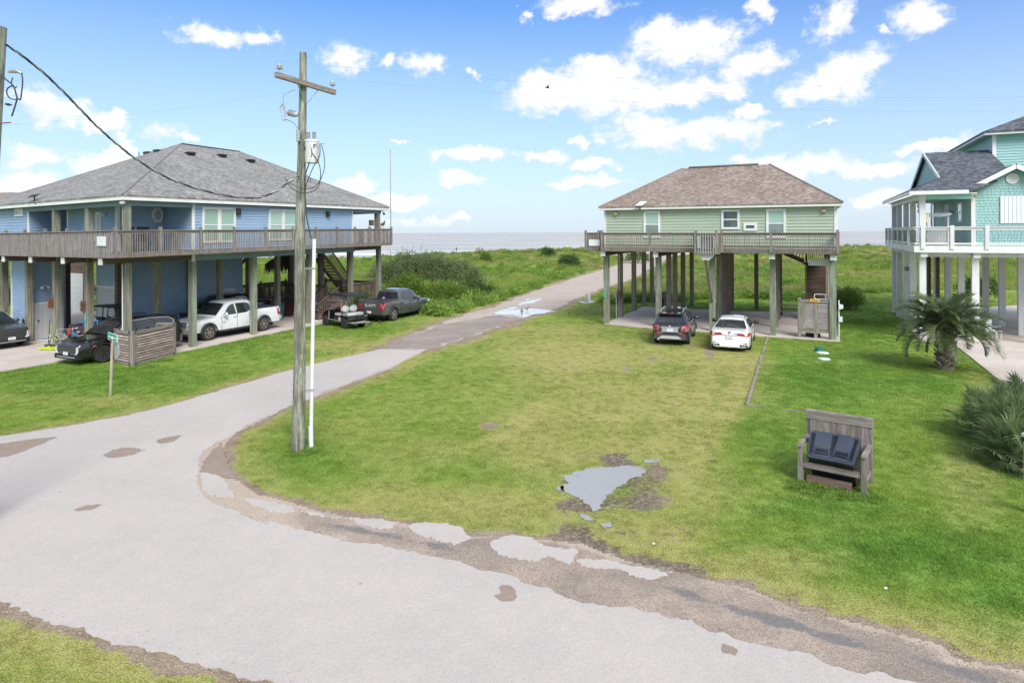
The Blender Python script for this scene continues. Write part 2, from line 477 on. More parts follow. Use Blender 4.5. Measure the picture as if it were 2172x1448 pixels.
m_wire_pale = M('bare_aluminium_wire', (0.34, 0.35, 0.37), 0.5, None, 20.0, (1, 1, 1), 0.3, 0.0, metal=0.5)
m_porcelain = M('grey_porcelain', (0.42, 0.42, 0.44), 0.25, (0.34, 0.34, 0.36), 3.0, (1, 1, 1), 0.4, 0.0)
m_transf = M('transformer_paint', (0.60, 0.62, 0.63), 0.4, (0.53, 0.55, 0.56), 1.5, (1, 1, 1), 0.4, 0.0)
m_pole = M('weathered_utility_pole', (0.31, 0.32, 0.255), 0.9, (0.14, 0.14, 0.105), 1.6, (7, 7, 0.75), 0.5, 0.05, 1.0, fine=0.35, fscale=5, contrast=(0.42, 0.6), dark=(0.10, 0.095, 0.07), dscale=1.8, damt=0.75)

def roof_mat(name, cols):
 """asphalt shingles: courses with tabs of several tones (too fine to pick apart at this distance)"""
 m = bpy.data.materials.new(name)
 m.use_nodes = True
 n = NT(m.node_tree)
 bs = n.n['Principled BSDF']
 uvn = n.node('ShaderNodeAttribute', attribute_name='shingle')
 sep = n.node('ShaderNodeSeparateXYZ')
 n.link(uvn.outputs['Vector'], sep.inputs[0])
 u, v = sep.outputs[0], sep.outputs[1]
 row = n.math('FLOOR', n.math('DIVIDE', v, 0.143))
 wn = n.node('ShaderNodeTexWhiteNoise', noise_dimensions='1D')
 n.link(row, wn.inputs['W'])
 uu = n.math('ADD', n.math('DIVIDE', u, 0.17), n.math('MULTIPLY', wn.outputs[0], 7.0))
 tab = n.math('FLOOR', uu)
 cx = n.node('ShaderNodeCombineXYZ')
 n.link(tab, cx.inputs[0]); n.link(row, cx.inputs[1])
 w2 = n.node('ShaderNodeTexWhiteNoise', noise_dimensions='2D')
 n.link(cx.outputs[0], w2.inputs['Vector'])
 r = w2.outputs[0]
 c = n.mix(n.ramp(r, 0.0, 0.5), cols[0], cols[1])
 c = n.mix(n.ramp(r, 0.5, 1.0), c, cols[2])
 fr = n.math('FRACT', n.math('DIVIDE', v, 0.143))
 c = n.mix(1.0, c, n.ramp(fr, 0.0, 0.22, 0.72, 1.0), 'MULTIPLY')
 big = n.noise(uvn.outputs['Vector'], 0.5, 4.0, 0.6)
 c = n.mix(1.0, c, n.ramp(big, 0.3, 0.7, 0.88, 1.1), 'MULTIPLY')
 n.link(c, bs.inputs['Base Color'])
 bs.inputs['Roughness'].default_value = 0.92
 bs.inputs['Specular IOR Level'].default_value = 0.25
 b = n.node('ShaderNodeBump')
 b.inputs['Strength'].default_value = 0.6
 b.inputs['Distance'].default_value = 0.01
 n.link(n.math('ADD', n.math('SUBTRACT', 1.0, fr), n.math('MULTIPLY', r, 0.5)), b.inputs['Height'])
 n.link(b.outputs[0], bs.inputs['Normal'])
 MATS[name] = m
 return m
m_roof_grey = roof_mat('grey_shingles', ((0.175, 0.168, 0.158), (0.24, 0.232, 0.22), (0.305, 0.297, 0.283)))
m_roof_brown = roof_mat('brown_shingles', ((0.20, 0.155, 0.128), (0.255, 0.20, 0.168), (0.315, 0.262, 0.228)))
m_roof_dark = roof_mat('charcoal_shingles', ((0.060, 0.068, 0.080), (0.095, 0.105, 0.12), (0.16, 0.17, 0.185)))

def roof_planes(name, polys, mat, parent, xf, thick=0.09):
 """roof of flat planes (3-D polygons in local coordinates) with real thickness and a shingle coordinate per corner"""
 vs, fs, sh = [], [], []
 for poly in polys:
  W = [Vector(xf(*p)) for p in poly]
  nrm = Vector((0, 0, 0))
  for i in range(len(W)):
   nrm += W[i].cross(W[(i + 1) % len(W)])
  nrm.normalize()
  if nrm.z < 0:
   W.reverse(); nrm = -nrm
  hor = Vector((0, 0, 1)).cross(nrm)
  if hor.length < 1e-4: hor = Vector((1, 0, 0))
  hor.normalize()
  upv = nrm.cross(hor)
  b = len(vs)
  k = len(W)
  for w in W:
   vs.append(tuple(w)); sh.append((w.dot(hor), w.dot(upv), 0.0))
  for w in W:
   q = w - Vector((0, 0, thick))
   vs.append(tuple(q)); sh.append((w.dot(hor), w.dot(upv), 0.0))
  fs.append(tuple(range(b, b + k)))
  fs.append(tuple(range(b + 2 * k - 1, b + k - 1, -1)))
  for i in range(k):
   j = (i + 1) % k
   fs.append((b + i, b + k + i, b + k + j, b + j))
 me = bpy.data.meshes.new(name)
 me.from_pydata(vs, [], fs)
 a = me.attributes.new('shingle', 'FLOAT_VECTOR', 'POINT')
 a.data.foreach_set('vector', np.array(sh, dtype=np.float32).ravel())
 me.materials.append(mat)
 me.update()
 return link_mesh(name, me, parent)

# ------------------------------------------------------------------ terrain
_rs = np.random.RandomState(11)
_lat = _rs.rand(256, 256)
def vnoise(x, y, s):
 x = np.asarray(x, float) / s + 1000.3; y = np.asarray(y, float) / s + 1000.7
 xi, yi = np.floor(x).astype(int), np.floor(y).astype(int)
 fx, fy = x - xi, y - yi
 fx, fy = fx * fx * (3 - 2 * fx), fy * fy * (3 - 2 * fy)
 g = lambda a, b: _lat[a % 256, b % 256]
 return (g(xi, yi) * (1 - fx) + g(xi + 1, yi) * fx) * (1 - fy) + (g(xi, yi + 1) * (1 - fx) + g(xi + 1, yi + 1) * fx) * fy
def fbm(x, y, s, o=4):
 a, t, w = 0, 0, 1.0
 for i in range(o):
  a = a + vnoise(x, y, s) * w; t += w; w *= 0.5; s *= 0.5
 return a / t
def sstep(a, b, x):
 t = np.clip((np.asarray(x, float) - a) / (b - a), 0, 1)
 return t * t * (3 - 2 * t)
TRACK = [G(846, 726), G(950, 705), G(1045, 668), G(1145, 638), G(1235, 606), G(1300, 584), G(1345, 566), G(1375, 551), G(1386, 541), G(1388, 535)]
def seg_dist(x, y, pts, closed=False):
 best = np.full(np.shape(x), 1e9)
 n = len(pts)
 for i in range(n if closed else n - 1):
  ax, ay = pts[i][0], pts[i][1]; bx, by = pts[(i + 1) % n][0], pts[(i + 1) % n][1]
  dx, dy = bx - ax, by - ay
  t = np.clip(((x - ax) * dx + (y - ay) * dy) / (dx * dx + dy * dy + 1e-9), 0, 1)
  best = np.minimum(best, np.hypot(x - ax - t * dx, y - ay - t * dy))
 return best
def inside(x, y, pts):
 r = np.zeros(np.shape(x), bool)
 n = len(pts)
 for i in range(n):
  ax, ay = pts[i][0], pts[i][1]; bx, by = pts[(i + 1) % n][0], pts[(i + 1) % n][1]
  c = ((ay > y) != (by > y)) & (x < (bx - ax) * (y - ay) / (by - ay + 1e-12) + ax)
  r ^= c
 return r
def wild_start(x):
 return np.interp(x, [-60, -12, 0, 4, 7, 19, 21, 24, 200], [52, 50, 48.5, 49.5, 53.5, 53.5, 56, 59.6, 60])
def terrain(x, y):
 x = np.asarray(x, float); y = np.asarray(y, float)
 w = sstep(0, 6, y - wild_start(x))
 crest = np.interp(x, [-90, -45, -32, -24, -13, -3, 14, 100], [0.0, -0.2, -0.2, 0.2, 0.55, 1.0, 1.3, 1.35])
 ridge = crest * np.exp(-((y - 138) / 17.0) ** 2) + 0.45 * crest * sstep(70, 130, y)* (1 - sstep(138, 158, y))
 z = w * (ridge + (fbm(x, y, 14, 4) - 0.5) * 1.1 * (1 - 0.5 * sstep(60, 30, y)) * (1 - sstep(146, 160, y)))
 td = seg_dist(x, y, TRACK)
 tw = np.interp(y, [40, 120, 170], [3.2, 5.5, 9.0])
 z = z * sstep(tw, tw + 6, td)
 s0 = np.interp(x, [-40, 0, 30], [146, 155, 170])
 z = z - sstep(s0, s0 + 40, y) * 1.5
 z = z + (fbm(x, y, 5, 3) - 0.5) * 0.05 * (1 - w) * 0
 return z
def zt(x, y):
 return float(terrain(np.array([x]), np.array([y]))[0])

ROAD_TOP = [(-420, 962), (0, 927), (157, 902), (275, 880), (356, 860), (420, 841), (500, 818), (560, 801), (619, 784), (700, 765), (806, 741)]
ROAD_LOW = [(905, 742), (830, 779), (740, 812), (663, 841), (645, 849), (619, 860), (560, 887), (520, 905), (478, 930), (448, 945), (428, 957), (417, 1005), (425, 1040), (448, 1069),
   (535, 1100), (593, 1115), (664, 1127), (728, 1144), (789, 1155), (863, 1173), (941, 1182), (992, 1198), (1080, 1221), (1113, 1238), (1190, 1260),
   (1201, 1271), (1292, 1291), (1334, 1288), (1419, 1310), (1466, 1318), (1505, 1338), (1560, 1356), (1647, 1377), (1733, 1393), (1801, 1418), (1894, 1433),
   (1962, 1448), (2400, 1530), (2900, 1610)]
ROAD_BOT = [(2300, 2100), (1100, 1570), (760, 1483), (640, 1455), (560, 1441), (471, 1425), (353, 1390), (275, 1370), (176, 1331), (71, 1307), (0, 1280), (-420, 1170)]
GRASS_EDGE = [(905, 742), (830, 782), (740, 815), (663, 845), (612, 862), (560, 889), (502, 917), (478, 940), (473, 966), (480, 990), (502, 1015), (541, 1047), (618, 1066), (670, 1082), (740, 1097),
    (831, 1105), (900, 1118), (992, 1137), (1080, 1137), (1173, 1147), (1242, 1155), (1325, 1189), (1422, 1208), (1505, 1233), (1580, 1247), (1637, 1269),
    (1699, 1297), (1792, 1316), (1900, 1343), (1993, 1368), (2024, 1396), (2086, 1408), (2172, 1424), (2400, 1470), (2900, 1545)]
road_poly = [G(*p) for p in ROAD_TOP + ROAD_LOW + ROAD_BOT]
base_poly = [G(*p) for p in ROAD_TOP + GRASS_EDGE + [(2900, 1610), (2300, 2100)] + ROAD_BOT[1:]]
TR_L = [(806, 741), (856, 720), (918, 691), (985, 668), (1045, 652), (1125, 620), (1217, 590), (1281, 571), (1313, 562), (1330, 556), (1322, 545), (1318, 538)]
TR_R = [(1440, 538), (1432, 541), (1410, 552), (1382, 568), (1356, 583), (1327, 597), (1280, 610), (1252, 622), (1215, 638), (1180, 654), (1107, 675), (1068, 689), (994, 716), (905, 742)]
track_poly = [G(*p) for p in TR_L + TR_R]

PUDDLE = [(1192, 1012), (1212, 1003), (1243, 993), (1270, 991), (1300, 990), (1330, 985), (1352, 986), (1366, 1001), (1360, 1010), (1332, 1018), (1318, 1034), (1300, 1046),
   (1284, 1058), (1276, 1068), (1270, 1082), (1258, 1086), (1250, 1076), (1240, 1070), (1222, 1058), (1200, 1046), (1190, 1034), (1204, 1024)]

SLABS = {'blue': [(-300, 870), (0, 790), (55, 780), (143, 765), (371, 749), (621, 699), (680, 688), (752, 668), (700, 640), (520, 640), (300, 655), (0, 672), (-300, 690)],
   'green': [(1283, 688), (1400, 699), (1512, 706), (1636, 715), (1700, 720), (1782, 725), (1762, 690), (1716, 664), (1548, 661), (1366, 651), (1318, 672)],
   'teal': [(1930, 700), (1952, 724), (2034, 739), (2110, 800), (2172, 838), (2420, 985), (2700, 900), (2500, 660), (2172, 648), (2040, 655), (1985, 668)]}
def ellipse_mask(px, py, c, r, soft=0.5):
 d = np.hypot((px - c[0]) / r[0], (py - c[1]) / r[1])
 return 1 - sstep(1 - soft, 1 + soft, d)

def fields(x, y):
 """dry, lush (with some painted shade), soil, wild amounts of the ground at world x, y"""
 x = np.asarray(x, float); y = np.asarray(y, float)
 yy = np.maximum(y, 2.0)
 u = x / yy * F_PX; v = CAM_H / yy * F_PX
 px = CX + u; py = CY + v + ROLL * u
 n1 = fbm(x, y, 2.2, 4); n2 = fbm(x + 70, y, 6.5, 4); n3 = fbm(x - 30, y + 50, 0.7, 3)
 wild = sstep(-1.0, 1.5, y - wild_start(x) + (n1 - 0.5) * 5)
 dry = np.zeros_like(x); lush = np.zeros_like(x); soil = np.zeros_like(x)
 for c, r, a in [((1270, 790), (210, 110), 0.8), ((1330, 850), (260, 70), 0.75), ((1180, 850), (220, 140), 0.45), ((1380, 930), (150, 70), 0.7),
     ((1300, 770), (130, 30), 0.8), ((1500, 760), (110, 55), 0.75), ((1600, 720), (40, 40), 0.5), ((1080, 1080), (260, 55), 0.85),
     ((800, 1060), (180, 40), 0.7), ((1330, 1130), (180, 60), 0.9), ((1600, 1200), (170, 40), 0.7), ((1900, 1320), (200, 30), 0.6), ((1450, 1050), (110, 90), 0.6),
     ((860, 920), (160, 90), 0.35), ((1150, 960), (140, 60), 0.55), ((1400, 1000), (90, 50), 0.6), ((300, 850), (300, 16), 0.6), ((720, 735), (120, 14), 0.6), ((960, 690), (120, 16), 0.6), ((1230, 640), (60, 14), 0.5),
     ((150, 1400), (220, 70), 0.45), ((2080, 800), (40, 50), 0.35), ((2050, 1000), (60, 120), 0.3), ((1120, 700), (80, 18), 0.45)]:
  dry = np.maximum(dry, a * ellipse_mask(px, py, c, r, 0.6))
 for c, r, a in [((1760, 800), (150, 75), 0.8), ((1850, 700), (80, 60), 0.6), ((1950, 1170), (210, 55), 1.0), ((2130, 1280), (90, 90), 0.7), ((250, 815), (260, 45), 0.75), ((600, 740), (200, 28), 0.6),
     ((1640, 900), (110, 70), 0.5), ((1780, 1075), (160, 26), 0.9), ((2040, 880), (70, 60), 0.4), ((620, 985), (110, 30), 0.6), ((650, 950), (55, 14), 0.8), ((790, 690), (130, 16), 0.5), ((1480, 715), (26, 14), 0.9), ((1350, 712), (120, 10), 0.8),  # shadows by the bin stand and small SUV are painted in as lush grass
     ((1980, 810), (90, 28), 0.7), ((1700, 1180), (140, 40), 0.35), ((1450, 800), (60, 30), 0.4), ((2090, 950), (90, 90), 0.4), ((1600, 650), (200, 12), 0.7)]:  # the first patch paints in the shadow below the feather palm
  lush = np.maximum(lush, a * ellipse_mask(px, py, c, r, 0.7))
 for c, r, a in [((1035, 903), (26, 10), 0.95), ((1395, 730), (20, 12), 0.55), ((1380, 765), (16, 26), 0.45), ((1468, 725), (12, 14), 0.5), ((1505, 752), (15, 22), 0.75), ((1240, 778), (60, 7), 0.4),
     ((1330, 780), (14, 16), 0.45), ((1385, 1005), (36, 26), 0.72), ((1300, 1040), (125, 66), 0.55), ((1260, 1120), (110, 50), 0.6), ((1330, 975), (70, 22), 0.55),
     ((1420, 1205), (140, 16), 0.55), ((230, 1340), (190, 26), 0.5), ((430, 1415), (120, 24), 0.7), ((60, 1310), (90, 18), 0.6), ((1770, 1032), (75, 16), 0.35), ((2020, 868), (16, 8), 0.3), ((1650, 1245), (120, 12), 0.4)]:
  soil = np.maximum(soil, a * ellipse_mask(px, py, c, r, 0.5))
 for ln, wd in (([(1392, 735), (1372, 790), (1335, 850), (1312, 910), (1325, 965)], 0.22), ([(1462, 735), (1448, 790), (1424, 860), (1396, 930), (1390, 980)], 0.22), ([(1512, 745), (1500, 800), (1478, 870), (1432, 960), (1404, 1050)], 0.25),
     ([(1594, 748), (1566, 830), (1520, 900), (1452, 1000), (1430, 1060)], 0.25), ([(1190, 778), (1260, 776), (1340, 786), (1400, 800)], 0.3), ([(1392, 735), (1350, 775), (1270, 800), (1160, 850), (1060, 930)], 0.3)):
  dd = seg_dist(x, y, [G(*p) for p in ln])
  fade = 0.45 + 0.9 * (n2 - 0.2)
  dry = np.maximum(dry, fade * (1 - sstep(wd, wd + 0.5, dd)))
  soil = np.maximum(soil, 0.5 * fade * (1 - sstep(0.05, wd + 0.15, dd)) * sstep(0.42, 0.62, n1))
 for c_, r_, a_ in (((1300, 1060), (150, 90), 0.55), ((1300, 1120), (120, 50), 0.6)):
  soil = np.maximum(soil, a_ * ellipse_mask(px, py, c_, r_, 0.6) * sstep(0.3, 0.62, n3))
 rd = np.where(inside(x, y, base_poly), 0, seg_dist(x, y, base_poly, True))
 soil = np.maximum(soil, 0.95 * (1 - sstep(0.05, 0.34 + 0.3 * (n1 - 0.3), rd)) * (y < 27))
 dry = np.maximum(dry, 0.75 * (1 - sstep(0.25, 1.5, rd)))
 td = np.where(inside(x, y, track_poly), 0, seg_dist(x, y, track_poly, True))
 soil = np.maximum(soil, 0.8 * (1 - sstep(0.1, 0.8 + 1.1 * n1, td)))
 dry = np.maximum(dry, 0.7 * (1 - sstep(0.3, 2.0, td)))
 for sl in SLABS.values():
  sp = [G(*p) for p in sl]
  sd_ = np.where(inside(x, y, sp), 0, seg_dist(x, y, sp, True))
  lush = np.maximum(lush, 0.55 * (1 - sstep(0.2, 1.2, sd_)))
 sand = sstep(143, 150, y + (n1 - 0.5) * 8 + np.interp(x, [-60, -20, 10, 60], [2, -1, -6, -6]))
 dry = np.clip(dry + (n2 - 0.5) * 0.9 * (dry > 0.02) + (n1 - 0.5) * 0.6 + (n3 - 0.5) * 0.35, 0, 1)
 lush = np.clip(lush + (n2 - 0.5) * 0.8 + (n1 - 0.5) * 0.5, 0, 1) * (1 - 0.7 * dry)
 soil = np.clip(soil + (n3 - 0.5) * 0.8 * (soil > 0.03), 0, 1)
 soil = np.maximum(soil, sand)
 return dry, lush, soil, wild * (1 - sand), sand

def wetness(x, y):
 px = CX + x / np.maximum(y, 2) * F_PX; py = CY + CAM_H / np.maximum(y, 2) * F_PX + ROLL * (px - CX)
 w = 0
 for c, r in (((1275, 1050), (130, 80)), ((1290, 1120), (110, 60)), ((1330, 975), (90, 26)), ((1420, 1200), (120, 20))):
  w = np.maximum(w, ellipse_mask(px, py, c, r, 0.5))
 return w

def ground_color(n, dry, lush, soil, pos, wild=None, sand=None):
 f1 = n.noise(pos, 1.6, 5.0, 0.6)
 f2 = n.noise(pos, 9.0, 5.0, 0.65)
 f3 = n.noise(pos, 34.0, 3.0, 0.6)
 g = n.mix(n.ramp(f1, 0.3, 0.7), (0.175, 0.265, 0.042), (0.235, 0.33, 0.055))
 g = n.mix(n.math('MULTIPLY', n.ramp(f2, 0.42, 0.72), 0.5), g, (0.30, 0.335, 0.08))
 g = n.mix(lush, g, n.mix(n.ramp(f2, 0.35, 0.65), (0.155, 0.295, 0.05), (0.215, 0.365, 0.07)))
 d = n.mix(n.ramp(f2, 0.35, 0.7), (0.37, 0.365, 0.10), (0.45, 0.36, 0.18))
 g = n.mix(n.math('MULTIPLY', dry, 0.85), g, d)
 return g, f1, f2, f3

def build_ground():
 xs = np.concatenate([np.arange(-700, -140, 40), np.arange(-140, -38, 3.0), np.arange(-38, 32, 0.25), np.arange(32, 110, 2.0), np.arange(110, 701, 40)])
 ys = np.concatenate([np.arange(-60, 4, 8.0), np.arange(4, 46, 0.25), np.arange(46, 215, 1.0)])
 X, Y = np.meshgrid(xs, ys)
 Z = terrain(X, Y)
 dry, lush, soil, wild, sand = fields(X, Y)
 nx, ny = len(xs), len(ys)
 co = np.stack([X, Y, Z], -1).reshape(-1, 3).astype(np.float32)
 i = np.arange(nx * ny).reshape(ny, nx)
 q = np.stack([i[:-1, :-1], i[:-1, 1:], i[1:, 1:], i[1:, :-1]], -1).reshape(-1, 4).astype(np.int32)
 me = bpy.data.meshes.new('ground')
 me.vertices.add(len(co)); me.vertices.foreach_set('co', co.ravel())
 me.loops.add(q.size); me.loops.foreach_set('vertex_index', q.ravel())
 me.polygons.add(len(q)); me.polygons.foreach_set('loop_start', np.arange(0, q.size, 4, dtype=np.int32))
 me.polygons.foreach_set('use_smooth', np.ones(len(q), bool))
 me.update()
 for nm, a in (('dry', dry), ('lush', lush), ('soil', soil), ('wild', wild), ('sand', sand), ('wet', wetness(X, Y))):
  at = me.attributes.new(nm, 'FLOAT', 'POINT')
  at.data.foreach_set('value', a.reshape(-1).astype(np.float32))
 m = bpy.data.materials.new('lawn_and_soil')
 m.use_nodes = True
 n = NT(m.node_tree); bs = n.n['Principled BSDF']
 at = lambda nm: n.node('ShaderNodeAttribute', attribute_name=nm).outputs['Fac']
 geo = n.node('ShaderNodeNewGeometry')
 pos = geo.outputs['Position']
 g, f1, f2, f3 = ground_color(n, at('dry'), at('lush'), at('soil'), pos)
 wc = n.mix(n.ramp(n.noise(pos, 0.12, 4.0, 0.6), 0.35, 0.65), (0.20, 0.26, 0.055), (0.30, 0.33, 0.085))
 wc = n.mix(n.ramp(n.noise(pos, 0.45, 4.0, 0.6), 0.5, 0.75), wc, (0.28, 0.24, 0.12))
 g = n.mix(at('wild'), g, wc)
 s = n.mix(n.ramp(f1, 0.35, 0.65), (0.36, 0.285, 0.205), (0.27, 0.205, 0.145))
 s = n.mix(n.math('MULTIPLY', n.ramp(f2, 0.5, 0.7), 0.6), s, (0.18, 0.135, 0.095))
 s = n.mix(n.math('MULTIPLY', at('wet'), n.ramp(f2, 0.3, 0.6)), s, (0.135, 0.115, 0.085))
 s = n.mix(at('sand'), s, (0.52, 0.42, 0.34))
 edge = n.math('ADD', at('soil'), n.math('MULTIPLY', n.math('SUBTRACT', n.math('ADD', n.math('MULTIPLY', f2, 0.6), n.math('MULTIPLY', f3, 0.4)), 0.5), 1.2))
 g = n.mix(n.ramp(edge, 0.45, 0.62), g, s)
 g = n.mix(1.0, g, n.ramp(f3, 0.3, 0.7, 0.62, 1.3), 'MULTIPLY')
 n.link(g, bs.inputs['Base Color'])
 bs.inputs['Roughness'].default_value = 0.95
 bs.inputs['Specular IOR Level'].default_value = 0.15
 b = n.node('ShaderNodeBump'); b.inputs['Strength'].default_value = 0.8; b.inputs['Distance'].default_value = 0.03
 n.link(n.math('ADD', f3, n.math('MULTIPLY', f2, 1.5)), b.inputs['Height']); n.link(b.outputs[0], bs.inputs['Normal'])
 me.materials.append(m)
 return tag(link_mesh('ground', me), 'mown lawn running from the road to the dunes', kind='structure')
build_ground()

def sheet(name, pts, z, mat, jitter=0.05, step=0.25, kind='structure', label=None, follow=False, thick=0.0, seed=1, parent=None):
 """flush sheet with an irregular outline; pts are ground points"""
 rr = random.Random(seed)
 out = []
 n = len(pts)
 for i in range(n):
  a, b = Vector(pts[i][:2]), Vector(pts[(i + 1) % n][:2])
  L = (b - a).length
  k = max(1, min(90, int(L / step)))
  nr = Vector((-(b - a).y, (b - a).x)).normalized() if L > 0 else Vector((0, 0))
  for j in range(k):
   p = a.lerp(b, j / k)
   w = (float(vnoise(np.array([p.x]), np.array([p.y]), 0.55)[0]) - 0.5) * 2 + rr.uniform(-0.5, 0.5)
   w += (float(vnoise(np.array([p.x + 5]), np.array([p.y]), 0.13)[0]) - 0.5) * 0.9
   out.append(p + nr * (w * jitter))
 tri = tessellate_polygon([[Vector((p.x, p.y, 0)) for p in out]])
 mb = MB()
 vs = [(p.x, p.y, (zt(p.x, p.y) if follow else 0.0) + z) for p in out]
 fs = []
 for t in tri:
  a, b, c = (vs[i] for i in t)
  cr = (b[0] - a[0]) * (c[1] - a[1]) - (b[1] - a[1]) * (c[0] - a[0])
  fs.append(tuple(t) if cr > 0 else tuple(reversed(t)))
 mb.add(vs, fs)
 if thick > 0:
  m = len(out)
  area = sum(out[i].x * out[(i + 1) % m].y - out[(i + 1) % m].x * out[i].y for i in range(m))
  lo = [(p[0], p[1], p[2] - thick) for p in vs]
  sides = []
  for i in range(m):
   j = (i + 1) % m
   sides.append((i, m + i, m + j, j) if area < 0 else (j, m + j, m + i, i))
  mb.add(vs + lo, sides)
 o = mb.build(name, mat, parent)
 if kind: o['kind'] = kind
 if label: o['label'] = label
 return o

def pave_mat(name, c1, c2, c3, speck, sp_amt, stains=None):
 m = bpy.data.materials.new(name); m.use_nodes = True
 n = NT(m.node_tree); bs = n.n['Principled BSDF']
 pos = n.node('ShaderNodeNewGeometry').outputs['Position']
 f1 = n.noise(pos, 0.45, 5.0, 0.6); f2 = n.noise(pos, 3.5, 5.0, 0.6); f3 = n.noise(pos, 45.0, 2.0, 0.7); f4 = n.noise(pos, 16.0, 3.0, 0.7)
 c = n.mix(n.ramp(f1, 0.35, 0.65), c1, c2)
 c = n.mix(n.math('MULTIPLY', n.ramp(f2, 0.45, 0.7), 0.45), c, c3)
 c = n.mix(1.0, c, n.ramp(f3, 0.28, 0.72, 1 - sp_amt, 1 + sp_amt * 0.6), 'MULTIPLY')
 c = n.mix(1.0, c, n.ramp(f4, 0.3, 0.7, 1 - sp_amt * 0.35, 1 + sp_amt * 0.25), 'MULTIPLY')
 vo = n.node('ShaderNodeTexVoronoi'); vo.inputs['Scale'].default_value = speck
 n.link(pos, vo.inputs['Vector'])
 wn = n.ramp(vo.outputs['Distance'], 0.0, 0.13, 1.0, 0.0)
 gate = n.ramp(n.noise(pos, 1.1, 3.0, 0.6), 0.52, 0.62)
 c = n.mix(n.math('MULTIPLY', n.math('MULTIPLY', wn, gate), 0.55), c, (0.16, 0.15, 0.14))
 n.link(c, bs.inputs['Base Color'])
 bs.inputs['Roughness'].default_value = 0.9
 bs.inputs['Specular IOR Level'].default_value = 0.2
 b = n.node('ShaderNodeBump'); b.inputs['Strength'].default_value = 0.5; b.inputs['Distance'].default_value = 0.012
 n.link(n.math('ADD', f3, f4), b.inputs['Height']); n.link(b.outputs[0], bs.inputs['Normal'])
 return m
m_road = pave_mat('pale_shell_asphalt', (0.485, 0.44, 0.40), (0.45, 0.412, 0.378), (0.52, 0.465, 0.415), 2.2, 0.10)
m_roadbase = pave_mat('worn_asphalt_shoulder', (0.285, 0.235, 0.195), (0.42, 0.335, 0.265), (0.225, 0.195, 0.17), 4.0, 0.36)
m_roaddark = pave_mat('old_dark_asphalt', (0.215, 0.20, 0.188), (0.265, 0.235, 0.21), (0.19, 0.18, 0.172), 4.0, 0.3)
m_track = pave_mat('dirt_track', (0.47, 0.40, 0.34), (0.42, 0.35, 0.295), (0.52, 0.45, 0.385), 1.2, 0.22)
m_trackdark = pave_mat('broken_gravel', (0.30, 0.255, 0.22), (0.37, 0.315, 0.275), (0.22, 0.185, 0.16), 2.0, 0.4)
m_mud = pave_mat('sandy_mud_stain', (0.31, 0.245, 0.195), (0.28, 0.22, 0.175), (0.34, 0.275, 0.22), 2.0, 0.15)

def water_mat(name, col, rough, scale, strength):
 m = bpy.data.materials.new(name); m.use_nodes = True
 n = NT(m.node_tree); bs = n.n['Principled BSDF']
 pos = n.node('ShaderNodeNewGeometry').outputs['Position']
 bs.inputs['Base Color'].default_value = (*col, 1)
 bs.inputs['Roughness'].default_value = rough
 bs.inputs['IOR'].default_value = 1.33
 b = n.node('ShaderNodeBump'); b.inputs['Strength'].default_value = strength; b.inputs['Distance'].default_value = 0.02
 n.link(n.noise(pos, scale, 3.0, 0.6), b.inputs['Height']); n.link(b.outputs[0], bs.inputs['Normal'])
 return m
m_puddle = water_mat('puddle_water', (0.34, 0.335, 0.32), 0.2, 3.0, 0.05)
m_puddle2 = water_mat('sky_pale_track_water', (0.62, 0.60, 0.57), 0.12, 3.0, 0.03)  # white sky reflection is put into the base colour

